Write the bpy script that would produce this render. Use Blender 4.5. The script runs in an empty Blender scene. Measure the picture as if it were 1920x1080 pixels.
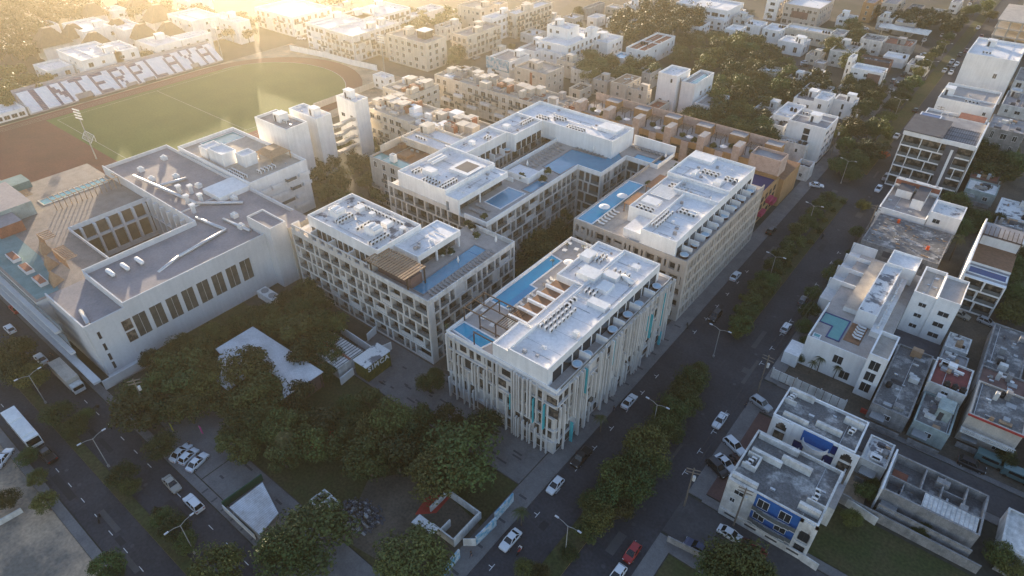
import bpy, math, random
from mathutils import Vector, Matrix
R = math.radians
rnd = random.Random(7)
scene = bpy.context.scene
COL = scene.collection
# ------------------------------------------------------------------ camera, sky, sun, exposure
CAM_H = 100.0
YAW, PITCH, FPX = -0.67013, 0.64692, 1217.45          # survey of the drone camera (x along the side streets, y along the avenue)
cam = bpy.data.cameras.new('camera'); cam_o = bpy.data.objects.new('camera', cam); COL.objects.link(cam_o)
cam.sensor_width = 36.0; cam.lens = FPX / 1920 * 36.0; cam.clip_start = 1.0; cam.clip_end = 4000
cam_o.location = (0, 0, CAM_H); cam_o.rotation_euler = (math.pi / 2 - PITCH, 0, -YAW)
scene.camera = cam_o
SUN_AZ, SUN_EL = R(57), R(5.5)                         # towards -x, +y
w = bpy.data.worlds.new('World'); scene.world = w; w.use_nodes = True
nt = w.node_tree; bg = nt.nodes['Background']
sky = nt.nodes.new('ShaderNodeTexSky'); sky.sky_type = 'NISHITA'; sky.sun_disc = False
sky.sun_elevation = SUN_EL; sky.sun_rotation = -SUN_AZ; sky.air_density = 1.0; sky.dust_density = 0.2; sky.ozone_density = 2.0
tint = nt.nodes.new('ShaderNodeMix'); tint.data_type = 'RGBA'; tint.blend_type = 'MULTIPLY'; tint.inputs[0].default_value = 1.0; tint.inputs[7].default_value = (1.22, 1.0, 1.03, 1)
nt.links.new(sky.outputs[0], tint.inputs[6]); nt.links.new(tint.outputs[2], bg.inputs[0]); bg.inputs[1].default_value = 0.15
sl = bpy.data.lights.new('sun', 'SUN'); sl.energy = 5.0; sl.angle = R(0.6); sl.color = (1.0, 0.80, 0.56)
so = bpy.data.objects.new('sun', sl); COL.objects.link(so); so.location = (-300, 200, 200)
sdir = Vector((-math.sin(SUN_AZ) * math.cos(SUN_EL), math.cos(SUN_AZ) * math.cos(SUN_EL), math.sin(SUN_EL)))
so.rotation_euler = sdir.to_track_quat('Z', 'Y').to_euler()
scene.view_settings.view_transform = 'Standard'; scene.view_settings.look = 'None'
scene.view_settings.exposure = 1.9; scene.view_settings.gamma = 1.0
scene.render.engine = 'CYCLES'
scene.cycles.max_bounces = 5; scene.cycles.diffuse_bounces = 3; scene.cycles.glossy_bounces = 2
scene.cycles.transmission_bounces = 2; scene.cycles.volume_bounces = 0; scene.cycles.transparent_max_bounces = 6
scene.cycles.use_denoising = True
HAZE_DENSITY, HAZE_G = 0.00025, 0.84

# ------------------------------------------------------------------ survey: photo point + known height -> place on the ground plan
_f = Vector((math.sin(YAW) * math.cos(PITCH), math.cos(YAW) * math.cos(PITCH), -math.sin(PITCH)))
_r = Vector((math.cos(YAW), -math.sin(YAW), 0)); _u = _r.cross(_f)
def at(p, z=0.0):
    d = _f * FPX + _r * (p[0] - 960) - _u * (p[1] - 540)
    t = (z - CAM_H) / d.z
    return (d.x * t, d.y * t)
def rect_of(z, L, B, Rr):
    l, b, r = at(L, z), at(B, z), at(Rr, z)
    return (l[0], (b[0] + r[0]) / 2 if abs(b[0] - r[0]) < 6 else b[0], (l[1] + b[1]) / 2, r[1])

# ------------------------------------------------------------------ materials
MATS = {}
def M(name, c=None, c2=None, sc=0.5, lo=0.4, hi=0.65, rough=0.85, var=0.10, metal=0.0, streak=0.0, spec=0.3, bump=0.0, tr=0.0, obj_var=0.0, wave=None):
    if name in MATS: return MATS[name]
    m = bpy.data.materials.new(name); m.use_nodes = True; MATS[name] = m
    n = m.node_tree.nodes; l = m.node_tree.links; p = n['Principled BSDF']
    if c2 is None: c2 = tuple(v * 0.88 for v in c)
    geo = n.new('ShaderNodeNewGeometry')
    n1 = n.new('ShaderNodeTexNoise'); n1.inputs['Scale'].default_value = sc; n1.inputs['Detail'].default_value = 5; n1.inputs['Roughness'].default_value = 0.62
    l.new(geo.outputs['Position'], n1.inputs['Vector'])
    mr = n.new('ShaderNodeMapRange'); mr.inputs[1].default_value = lo; mr.inputs[2].default_value = hi
    l.new(n1.outputs['Fac'], mr.inputs[0])
    mx = n.new('ShaderNodeMix'); mx.data_type = 'RGBA'; mx.inputs[6].default_value = (*c, 1); mx.inputs[7].default_value = (*c2, 1)
    l.new(mr.outputs[0], mx.inputs[0]); out = mx.outputs[2]
    def mul(col, fac_socket, a, b):
        r2 = n.new('ShaderNodeMapRange'); r2.inputs[1].default_value = 0.3; r2.inputs[2].default_value = 0.7
        r2.inputs[3].default_value = a; r2.inputs[4].default_value = b; l.new(fac_socket, r2.inputs[0])
        v = n.new('ShaderNodeVectorMath'); v.operation = 'SCALE'; l.new(col, v.inputs[0]); l.new(r2.outputs[0], v.inputs['Scale']); return v.outputs[0]
    if var:
        n2 = n.new('ShaderNodeTexNoise'); n2.inputs['Scale'].default_value = sc * 7 + 1.0; n2.inputs['Detail'].default_value = 3
        l.new(geo.outputs['Position'], n2.inputs['Vector']); out = mul(out, n2.outputs['Fac'], 1 - var, 1 + var)
    if streak:
        vm = n.new('ShaderNodeVectorMath'); vm.operation = 'MULTIPLY'; vm.inputs[1].default_value = (1.3, 1.3, 0.10); l.new(geo.outputs['Position'], vm.inputs[0])
        n3 = n.new('ShaderNodeTexNoise'); n3.inputs['Scale'].default_value = 1.0; n3.inputs['Detail'].default_value = 4; l.new(vm.outputs[0], n3.inputs['Vector'])
        out = mul(out, n3.outputs['Fac'], 1 - streak, 1 + streak * 0.3)
    if obj_var:
        oi = n.new('ShaderNodeObjectInfo'); r3 = n.new('ShaderNodeMapRange'); r3.inputs[3].default_value = 1 - obj_var; r3.inputs[4].default_value = 1 + obj_var
        l.new(oi.outputs['Random'], r3.inputs[0]); v = n.new('ShaderNodeVectorMath'); v.operation = 'SCALE'; l.new(out, v.inputs[0]); l.new(r3.outputs[0], v.inputs['Scale']); hs = n.new('ShaderNodeHueSaturation'); r4 = n.new('ShaderNodeMapRange'); r4.inputs[3].default_value = .46; r4.inputs[4].default_value = .535; mm = n.new('ShaderNodeMath'); mm.operation = 'FRACT'; m5 = n.new('ShaderNodeMath'); m5.operation = 'MULTIPLY'; m5.inputs[1].default_value = 7.13; l.new(oi.outputs['Random'], m5.inputs[0]); l.new(m5.outputs[0], mm.inputs[0]); l.new(mm.outputs[0], r4.inputs[0]); l.new(r4.outputs[0], hs.inputs['Hue']); l.new(v.outputs[0], hs.inputs['Color']); out = hs.outputs['Color']
    if wave:
        wv = n.new('ShaderNodeTexWave'); wv.bands_direction = wave[0]; wv.inputs['Scale'].default_value = wave[1]; l.new(geo.outputs['Position'], wv.inputs['Vector'])
        out = mul(out, wv.outputs['Fac'], 1 - wave[2], 1)
    l.new(out, p.inputs['Base Color'])
    p.inputs['Roughness'].default_value = rough; p.inputs['Metallic'].default_value = metal; p.inputs['Specular IOR Level'].default_value = spec
    if bump:
        nb = n.new('ShaderNodeTexNoise'); nb.inputs['Scale'].default_value = bump; l.new(geo.outputs['Position'], nb.inputs['Vector'])
        b = n.new('ShaderNodeBump'); b.inputs['Strength'].default_value = 0.25; b.inputs['Distance'].default_value = 0.1; l.new(nb.outputs['Fac'], b.inputs['Height']); l.new(b.outputs[0], p.inputs['Normal'])
    if tr:
        td = n.new('ShaderNodeBsdfTranslucent'); l.new(out, td.inputs['Color']); ms = n.new('ShaderNodeMixShader'); ms.inputs[0].default_value = tr
        l.new(p.outputs[0], ms.inputs[1]); l.new(td.outputs[0], ms.inputs[2]); l.new(ms.outputs[0], n['Material Output'].inputs['Surface'])
    return m
def emit(name, c, s):
    if name in MATS: return MATS[name]
    m = bpy.data.materials.new(name); m.use_nodes = True; p = m.node_tree.nodes['Principled BSDF']; MATS[name] = m
    p.inputs['Base Color'].default_value = (*c, 1); p.inputs['Emission Color'].default_value = (*c, 1); p.inputs['Emission Strength'].default_value = s
    return m
M('white_paint', (.80, .79, .77), (.70, .69, .67), .22, streak=.10, var=.03)
M('white_aged', (.66, .65, .62), (.48, .47, .44), .5, streak=.22)
M('cream_paint', (.62, .55, .46), (.52, .46, .38), .3, streak=.14)
M('beige_wall', (.50, .45, .39), (.42, .37, .32), .35, streak=.14)
M('hotel_frame', (.60, .57, .53), (.53, .50, .46), .3, streak=.12, var=.05)
M('hotel_beige', (.47, .42, .37), (.41, .36, .31), .3, streak=.12, var=.05)
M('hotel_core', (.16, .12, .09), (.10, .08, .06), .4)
M('grey_wall', (.34, .34, .34), (.24, .24, .24), .5, streak=.2)
M('bare_block', (.30, .29, .28), (.19, .19, .19), .7, streak=.25, var=.2)
M('ochre_wall', (.42, .25, .12), (.34, .20, .09), .4, streak=.18)
M('pink_stone', (.48, .36, .30), (.38, .28, .23), .8, var=.15)
M('terracotta', (.30, .115, .07), (.21, .085, .055), .6, var=.2)
M('red_paint', (.40, .05, .04), (.30, .04, .03), .6)
M('magenta_paint', (.38, .04, .10), (.30, .03, .08), .6)
M('blue_paint', (.02, .11, .34), (.015, .09, .28), .6)
M('teal_paint', (.06, .42, .48), (.05, .36, .42), .6)
M('aqua_wall', (.34, .40, .38), (.25, .30, .29), .6, streak=.2)
M('brown_wall', (.20, .12, .10), (.15, .09, .08), .6, streak=.1)
M('roof_white', (.76, .74, .72), (.48, .46, .44), .13, lo=.50, hi=.80, var=.10)
M('fin_pale', (.60, .585, .56), (.53, .515, .49), .3, streak=.14, var=.05)
M('mall_glass', (.085, .088, .08), (.05, .052, .05), .5, rough=.2, spec=.5)
M('roof_flaked', (.66, .65, .63), (.16, .16, .17), .35, lo=.53, hi=.60, var=.12)
M('roof_grey', (.33, .31, .30), (.24, .23, .23), .22, lo=.42, hi=.6, var=.10)
M('roof_stained', (.13, .13, .13), (.40, .39, .37), .30, lo=.50, hi=.66, var=.28)
M('roof_dark', (.10, .10, .11), (.07, .07, .08), .4, var=.15)
M('roof_beige', (.45, .40, .34), (.34, .30, .26), .4, var=.12)
M('deck_tile', (.40, .36, .33), (.33, .30, .27), .6, var=.12)
M('mall_deck', (.27, .23, .20), (.20, .17, .15), .4, var=.15)
M('deck_aqua', (.15, .25, .25), (.11, .20, .20), .35, var=.1)
M('deck_wood', (.26, .14, .08), (.20, .11, .06), 1.2, var=.15)
M('wood_dark', (.07, .045, .03), (.05, .03, .02), 1.5)
M('wood_lit', (.36, .24, .15), (.28, .18, .11), 1.5)  # plain tan timber, one tone on every side
M('mall_roof', (.30, .27, .27), (.23, .22, .23), .15, lo=.4, hi=.6, var=.10)
M('mall_wall', (.60, .60, .60), (.54, .54, .54), .12, streak=.07, var=.04)
M('glass', (.030, .036, .040), (.020, .024, .028), .9, rough=.12, spec=.5, var=.2)
M('glass_curtain', (.20, .16, .12), (.05, .045, .04), .5, lo=.42, hi=.52, rough=.25, spec=.5)
M('glass_green', (.06, .10, .09), (.04, .07, .07), .3, rough=.15, spec=.5)
M('rail_glass', (.13, .14, .14), (.10, .11, .11), .4, rough=.15, spec=.5)
M('frame_white', (.7, .7, .69)); M('frame_dark', (.05, .05, .05))
M('metal_grey', (.35, .36, .37), rough=.45, metal=.4); M('metal_dark', (.06, .06, .065), rough=.5)
M('galvanised', (.55, .56, .57), rough=.35, metal=.5)
M('ac_white', (.70, .69, .67), (.6, .59, .57), 2.0); M('ac_fan', (.05, .05, .05)); M('plastic_black', (.02, .02, .022), rough=.5)
M('pool_water', (.05, .25, .37), (.04, .21, .33), .5, rough=.06, spec=.5, bump=1.6, var=.05)
M('pool_bright', (.02, .29, .44), (.02, .25, .39), .5, rough=.06, spec=.5, bump=1.6, var=.05)
M('pool_aqua', (.10, .30, .28), (.08, .26, .25), .5, rough=.06, spec=.5, bump=1.6, var=.05)
M('pool_navy', (.012, .03, .14), (.01, .025, .12), .5, rough=.06, spec=.5, bump=1.6, var=.05)
M('pool_step', (.06, .26, .44), rough=.1)
M('asphalt', (.056, .055, .060), (.037, .037, .042), .13, lo=.35, hi=.65, rough=.9, var=.22)
M('asphalt_old', (.082, .079, .080), (.052, .051, .054), .15, rough=.9, var=.16)
M('paving', (.17, .165, .16), (.13, .125, .125), .35, rough=.9, var=.14)
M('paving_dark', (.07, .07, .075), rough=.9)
M('paving_red', (.13, .075, .065), (.10, .06, .055), .4, rough=.9, var=.14)
M('kerb_stone', (.26, .25, .24)); M('kerb_yellow', (.35, .22, .05), (.2, .16, .08), 1.0, lo=.4, hi=.6); M('marking', (.60, .60, .58), (.3, .3, .3), 1.5, lo=.5, hi=.75)
M('sand', (.44, .325, .225), (.17, .15, .125), .12, lo=.40, hi=.62, rough=.95, var=.18)
M('dirt', (.13, .105, .08), (.08, .07, .055), .18, lo=.4, hi=.62, rough=.95, var=.25)
M('town_ground', (.075, .068, .060), (.040, .044, .032), .05, lo=.4, hi=.6, rough=.95, var=.2)
M('lawn', (.060, .085, .024), (.045, .062, .02), .10, lo=.35, hi=.65, rough=.95, var=.22)
M('rough_grass', (.050, .060, .020), (.075, .065, .03), .15, lo=.4, hi=.65, rough=.95, var=.35)
M('pitch_grass', (.13, .165, .040), (.105, .135, .035), .06, lo=.35, hi=.65, rough=.95, var=.15)
M('track_clay', (.20, .072, .050), (.15, .058, .042), .07, lo=.35, hi=.65, rough=.95, var=.14)
M('leaf', (.062, .086, .022), (.040, .060, .016), .35, lo=.35, hi=.65, rough=.6, var=.35, tr=.12, obj_var=.5)
M('leaf_yellow', (.105, .108, .026), (.062, .075, .02), .35, lo=.35, hi=.65, rough=.6, var=.35, tr=.15, obj_var=.4)
M('leaf_bright', (.14, .16, .02), (.09, .12, .02), .5, rough=.6, var=.3, tr=.3)
M('leaf_orange', (.40, .10, .02), (.30, .07, .02), .5, rough=.6, var=.3, tr=.2)
M('palm_leaf', (.075, .085, .025), (.05, .06, .02), .5, rough=.5, var=.3, tr=.25, obj_var=.2)
M('bark', (.12, .095, .075), (.08, .065, .05), 2.0, var=.25)
M('thatch', (.13, .095, .065), (.095, .07, .05), .9, var=.2)
M('pole_grey', (.30, .30, .29)); M('wood_pole', (.20, .17, .14), streak=.2)
M('seat_white', (.70, .72, .76), (.62, .64, .69), .5, var=.06); M('seat_blue', (.13, .13, .21), (.11, .11, .18), .5, var=.08)
M('stand_concrete', (.34, .33, .36), (.26, .25, .28), .4)
M('tyre', (.02, .02, .02)); M('rim', (.4, .4, .42), rough=.4, metal=.5)
M('car_glass', (.015, .018, .02), rough=.08, spec=.6); M('lamp_red', (.35, .02, .015), rough=.3); M('lamp_clear', (.75, .75, .72), rough=.2)
M('skin', (.35, .20, .13)); M('hair', (.02, .015, .012)); M('denim', (.03, .04, .08)); M('shirt_white', (.65, .65, .65)); M('shirt_dark', (.05, .05, .06))
M('canvas_white', (.76, .74, .70)); M('lounger_grey', (.30, .28, .26)); M('lounger_white', (.68, .66, .62)); M('tub_wood', (.16, .07, .04))
M('hedge_yellow', (.13, .115, .018), (.06, .065, .015), 1.2, lo=.35, hi=.6, var=.35)
M('rubbish', (.24, .23, .22), (.05, .05, .05), 1.4, lo=.45, hi=.55, var=.5)
M('mural_blue', (.10, .28, .40), (.45, .50, .52), .9, lo=.42, hi=.58)
M('solar', (.02, .035, .07), (.03, .05, .09), .8, rough=.2, spec=.6)

# ------------------------------------------------------------------ mesh builder
class MB:
    def __init__(s): s.v = []; s.f = []; s.m = []
    def add(s, vs, fs, m=0):
        o = len(s.v); s.v += [tuple(v) for v in vs]; s.f += [tuple(i + o for i in f) for f in fs]; s.m += [m] * len(fs)
    def box(s, x0, x1, y0, y1, z0, z1, m=0, mt=None):
        if x0 > x1: x0, x1 = x1, x0
        if y0 > y1: y0, y1 = y1, y0
        o = len(s.v)
        s.v += [(x0, y0, z0), (x1, y0, z0), (x1, y1, z0), (x0, y1, z0), (x0, y0, z1), (x1, y0, z1), (x1, y1, z1), (x0, y1, z1)]
        for k, f in enumerate(((3, 2, 1, 0), (4, 5, 6, 7), (0, 1, 5, 4), (1, 2, 6, 5), (2, 3, 7, 6), (3, 0, 4, 7))):
            s.f.append(tuple(i + o for i in f)); s.m.append(mt if (mt is not None and k == 1) else m)
    def prism(s, poly, z0, z1, m=0, mt=None, side=True):
        a = sum(poly[i][0] * poly[(i + 1) % len(poly)][1] - poly[(i + 1) % len(poly)][0] * poly[i][1] for i in range(len(poly)))
        if a < 0: poly = poly[::-1]
        n = len(poly); o = len(s.v)
        s.v += [(p[0], p[1], z1) for p in poly]; s.f.append(tuple(range(o, o + n))); s.m.append(m if mt is None else mt)
        if side:
            s.v += [(p[0], p[1], z0) for p in poly]; s.f.append(tuple(range(o + 2 * n - 1, o + n - 1, -1))); s.m.append(m)
            for i in range(n):
                j = (i + 1) % n; s.f.append((o + n + i, o + n + j, o + j, o + i)); s.m.append(m)
    def cyl(s, x, y, z0, z1, r0, r1=None, n=10, m=0, mt=None):
        if r1 is None: r1 = r0
        o = len(s.v)
        for z, r in ((z0, r0), (z1, r1)):
            s.v += [(x + r * math.cos(2 * math.pi * i / n), y + r * math.sin(2 * math.pi * i / n), z) for i in range(n)]
        for i in range(n):
            j = (i + 1) % n; s.f.append((o + i, o + j, o + n + j, o + n + i)); s.m.append(m)
        s.f.append(tuple(o + n + i for i in range(n))); s.m.append(m if mt is None else mt)
        s.f.append(tuple(o + n - 1 - i for i in range(n))); s.m.append(m)
    def tube(s, pts, rads, n=6, m=0):
        o = len(s.v); pts = [Vector(p) for p in pts]
        for k, p in enumerate(pts):
            d = (pts[min(k + 1, len(pts) - 1)] - pts[max(k - 1, 0)]).normalized()
            a = d.cross(Vector((0, 0, 1)) if abs(d.z) < .9 else Vector((1, 0, 0))).normalized(); b = d.cross(a)
            for i in range(n):
                t = 2 * math.pi * i / n; s.v.append(tuple(p + (a * math.cos(t) + b * math.sin(t)) * rads[k]))
        for k in range(len(pts) - 1):
            for i in range(n):
                j = (i + 1) % n; s.f.append((o + k * n + j, o + k * n + i, o + (k + 1) * n + i, o + (k + 1) * n + j)); s.m.append(m)
        s.f.append(tuple(o + i for i in range(n))); s.m.append(m)
        s.f.append(tuple(o + (len(pts) - 1) * n + n - 1 - i for i in range(n))); s.m.append(m)
    def bar(s, a, b, t, m=0): s.tube([a, b], [t * .7, t * .7], 4, m)
    def mesh(s, name, mats, off=(0, 0, 0), smooth=False):
        me = bpy.data.meshes.new(name)
        ox, oy, oz = off
        me.from_pydata([(x - ox, y - oy, z - oz) for x, y, z in s.v], [], s.f)
        for mm in (mats if isinstance(mats, (list, tuple)) else [mats]): me.materials.append(MATS[mm] if isinstance(mm, str) else mm)
        me.polygons.foreach_set('material_index', s.m)
        if smooth: me.polygons.foreach_set('use_smooth', [True] * len(s.f))
        me.update(); return me
def link(name, me, parent=None, loc=(0, 0, 0), rz=0.0):
    o = bpy.data.objects.new(name, me); COL.objects.link(o); o.location = loc; o.rotation_euler = (0, 0, rz)
    if parent is not None: o.parent = parent
    return o
def part(name, mb, mats, root, smooth=False, label=None):
    """world-coordinate geometry as a child of root (root itself is unrotated)"""
    r = root
    off = Vector((0, 0, 0))
    while r is not None: off += r.location; r = r.parent
    o = link(name, mb.mesh(name, mats, off, smooth), root)
    if label: o['label'] = label
    return o
def tag(o, label, cat, group=None, kind=None):
    if kind: o['kind'] = kind
    if label: o['label'] = label
    if cat: o['category'] = cat
    if group: o['group'] = group
    return o
def thing(name, label, cat, loc=(0, 0, 0), rz=0.0, group=None):
    o = bpy.data.objects.new(name, None); COL.objects.link(o); o.location = loc; o.rotation_euler = (0, 0, rz); o.empty_display_size = .5
    return tag(o, label, cat, group)
def single(name, mb, mats, label, cat, loc=None, group=None, kind=None, smooth=False):
    off = (0, 0, 0) if loc is None else loc
    return tag(link(name, mb.mesh(name, mats, off, smooth), None, off), label, cat, group, kind)
def struct(name, mb, mats): return tag(link(name, mb.mesh(name, mats)), None, None, None, 'structure')
def dup(root, loc, rz=0.0, label=None, group=None, sc=None):
    r = root.copy(); COL.objects.link(r); r.location = loc; r.rotation_euler = (0, 0, rz)
    if sc: r.scale = sc if isinstance(sc, tuple) else (sc, sc, sc)
    if label: r['label'] = label
    if group: r['group'] = group
    for ch in list(root.children):
        c = ch.copy(); COL.objects.link(c); c.parent = r
        for g in ch.children:
            d = g.copy(); COL.objects.link(d); d.parent = c
    return r
HIDDEN = []
def proto(o):            # prototypes become the first placed copy
    HIDDEN.append(o); return o
class Kind:
    """one prototype: the first use moves the prototype itself, later uses copy it with its parts"""
    def __init__(s, root): s.root = root; s.used = False
    def put(s, loc, rz=0.0, label=None, group=None, sc=None):
        if not s.used:
            s.used = True; r = s.root; r.location = loc; r.rotation_euler = (0, 0, rz)
            if sc: r.scale = sc if isinstance(sc, tuple) else (sc, sc, sc)
            if label: r['label'] = label
            if group: r['group'] = group
            return r
        return dup(s.root, loc, rz, label, group, sc)
# ------------------------------------------------------------------ setting: ground, roads, pavements
def sheet(name, pts, z, mat, px=True):
    mb = MB(); mb.prism([at(p, 0) for p in pts] if px else pts, 0, z, 0, side=False); return struct(name, mb, mat)
def rects(name, rs, z, mat):
    mb = MB()
    for x0, x1, y0, y1 in rs: mb.prism([(x0, y0), (x1, y0), (x1, y1), (x0, y1)], 0, z, side=False)
    return struct(name, mb, mat)
def slabs(name, rs, z0, z1, mats, m=0, mt=None):
    mb = MB()
    for x0, x1, y0, y1 in rs: mb.box(x0, x1, y0, y1, z0, z1, m, mt)
    return struct(name, mb, mats)
rects('ground', [(-1500, 900, -700, 1900)], -0.05, 'town_ground')
# two carriageways of the avenue with side streets (x along side streets, y along the avenue)
rects('avenue_road', [(-40.2, -19.4, -60, 640)], 0.0, 'asphalt')
rects('side_street_road', [(-19.4, 90, 65.8, 75.0), (-19.4, 90, 104.5, 111.5), (-26, -19.4, 65.8, 75)][:2], 0.0, 'asphalt_old')
rects('left_street_road', [(-420, -40.2, 4.6, 20.6)], 0.0, 'asphalt')
sheet('back_street_road', [(545, 100), (690, 138), (775, 165), (930, 205), (1000, 60), (1075, 0), (1035, 0), (960, 60), (895, 110), (880, 160), (770, 128), (560, 70)], -0.03, 'asphalt_old')
sheet('cross_street_road', [(1490, 110), (1560, 120), (1470, 175), (1380, 250), (1340, 240), (1430, 170)], -0.03, 'asphalt_old')
rects('far_cross_road', [(-140, -40.2, 383, 392)], -0.004, 'asphalt_old')
slabs('avenue_pavement', [(-44.2, -40.2, 20.6, 335), (-19.4, -16.6, 75.6, 104), (-19.4, -16.6, 112, 330), (-19.4, -16.6, -40, 65.2)], -0.05, 0.12, 'paving')
slabs('left_street_pavement', [(-190, -44.2, 20.8, 22.4), (-190, -40.2, 2.8, 4.4)], -0.05, 0.12, 'paving')
slabs('side_street_pavement', [(-16.6, 60, 75.2, 77.0), (-16.6, 60, 62.8, 65.6), (-16.6, 60, 102.4, 104.3), (-16.6, 60, 111.7, 113.0)], -0.05, 0.12, 'paving')
slabs('avenue_median', [(-31.9, -28.3, -40, 101.2), (-31.6, -28.6, 122.5, 205), (-33.4, -28.6, 226, 560)], -0.05, 0.16, ['kerb_yellow', 'rough_grass'], 0, 1)
slabs('left_street_median', [(-400, -72, 11.0, 12.9)], -0.05, 0.16, ['kerb_yellow', 'rough_grass'], 0, 1)
rects('parking_forecourt', [(-16.6, -12.6, 77.2, 101.8)], 0.14, 'paving_red')
slabs('plaza_pavement', [(-96, -44.4, 58, 70.5)], -0.05, 0.10, 'paving')
slabs('street_plaza_pavement', [(-90.5, -44.4, 22.6, 30.5)], -0.05, 0.10, 'paving')
rects('car_park', [(-107, -90.8, 22.6, 33.5)], 0.02, 'paving')
rects('park_lawn', [(-135, -44.4, 30.7, 57.8)], -0.02, 'rough_grass')
rects('garden_soil', [(-160, -44.4, 70.6, 165)], -0.03, 'dirt')
rects('sand_lot', [(-160, -70, -60, 2.75)], -0.02, 'sand')
rects('vacant_lot', [(0.6, 80, 77.2, 89.5), (-16.4, 70, 40, 62.6)], -0.01, 'rough_grass')
rects('yard_soil', [(-16.4, 40, 113.2, 340)], -0.02, 'dirt')
rects('forest_floor', [(-330, -46, 205, 520)], -0.045, 'town_ground')
# running track and pitch
def stadium_poly(x0, x1, y0, y1, n=20):
    r = (x1 - x0) / 2; cx = (x0 + x1) / 2
    return [(cx + r * math.cos(t), y1 - r + r * math.sin(t)) for t in [math.pi * i / n for i in range(n + 1)]] + [(cx - r * math.cos(t), y0 + r - r * math.sin(t)) for t in [math.pi * i / n for i in range(n + 1)]]
rects('stadium_apron', [(-299, -206, 30, 196)], -0.02, 'sand')
mb = MB(); mb.prism(stadium_poly(-298, -212, 12, 191), 0, 0.0, side=False); struct('running_track', mb, 'track_clay')
mb = MB(); mb.prism([(-291, 76), (-219, 76)] + [(-255 + 36 * math.cos(t), 152 + 30 * math.sin(t)) for t in [math.pi * i / 24 for i in range(25)]], 0, 0.008, side=False); struct('pitch', mb, 'pitch_grass')
mb = MB()
for a, b in (((-288, 79), (-222, 79)), ((-288, 79), (-288, 160)), ((-222, 79), (-222, 160)), ((-288, 119), (-222, 119))):
    mb.box(min(a[0], b[0]) - .05, max(a[0], b[0]) + .05, min(a[1], b[1]) - .05, max(a[1], b[1]) + .05, 0.006, 0.014)
for k in range(24):
    t0, t1 = math.pi * k / 24, math.pi * (k + 1) / 24
    p = [(-255 + rr * math.cos(t), 152 + rr * .84 * math.sin(t)) for rr, t in ((35.8, t0), (36.0, t0), (36.0, t1), (35.8, t1))]
    mb.prism(p, 0, 0.014, side=False)
for xx in (-295.5, -294, -292.6, -215, -216.4): mb.box(xx, xx + .06, 60, 150, 0.002, 0.006)
struct('pitch_line_marking', mb, 'marking')
# painted parking marks
mb = MB()
def tick(x, y, dx, dy, along='y'):
    a, b = (.7, .06) if along == 'y' else (.06, .7)
    mb.box(x - b, x + b, y - a, y + a, .004, .010); mb.box(x - a if along == 'y' else x, x if along == 'y' else x + a * 1.2, y - .06, y + .06, .011, .013)
y = 24
while y < 150:
    if not 103 < y < 112: tick(-37.9, y, 0, 0)
    y += 6.2
y = 42
while y < 175:
    if not (63 < y < 78 or 101 < y < 114): mb.box(-22.0, -21.9, y - .8, y + .8, .004, .010); mb.box(-22.0, -21.1, y - .06, y + .06, .011, .013)
    y += 6.2
x = -150
while x < -60:
    tick(x, 7.0, 0, 0, 'x'); tick(x + 2, 18.2, 0, 0, 'x'); x += 5.2
struct('road_marking', mb, 'marking')
mb = MB(); qr = random.Random(3)
for k in range(46):
    if k < 30: x, y_ = qr.choice((qr.uniform(-37.5, -33), qr.uniform(-27.5, -22.5))), qr.uniform(30, 330); w_, h = qr.uniform(.5, 1.8), qr.uniform(1.5, 9)
    else: x, y_ = qr.uniform(-170, -60), qr.choice((qr.uniform(5.2, 9.5), qr.uniform(13.5, 18))); w_, h = qr.uniform(2, 9), qr.uniform(.5, 1.5)
    mb.box(x, x + w_, y_, y_ + h, .002, .0035 + .00001 * k, k % 2)
struct('asphalt_patch', mb, [M('asphalt_fresh', (.030, .030, .033)), M('asphalt_worn', (.085, .082, .080))])
mb = MB()
for k in range(26): x, y_ = (qr.choice((-35.2, -25.4, -23.8)), qr.uniform(35, 300)) if k < 16 else (qr.uniform(-165, -65), qr.choice((8.1, 15.6))); mb.cyl(x, y_, .004, .009, .36, n=12)
struct('manhole_cover', mb, 'metal_dark')
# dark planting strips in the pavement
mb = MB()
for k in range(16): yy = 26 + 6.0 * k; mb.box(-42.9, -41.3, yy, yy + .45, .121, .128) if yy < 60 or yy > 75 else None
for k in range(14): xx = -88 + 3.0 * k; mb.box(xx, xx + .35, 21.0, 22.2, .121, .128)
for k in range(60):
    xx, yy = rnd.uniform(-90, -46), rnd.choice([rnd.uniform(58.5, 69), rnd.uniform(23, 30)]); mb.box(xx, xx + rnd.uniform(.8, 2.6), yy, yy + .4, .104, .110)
struct('paving_inlay', mb, 'paving_dark')

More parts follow.
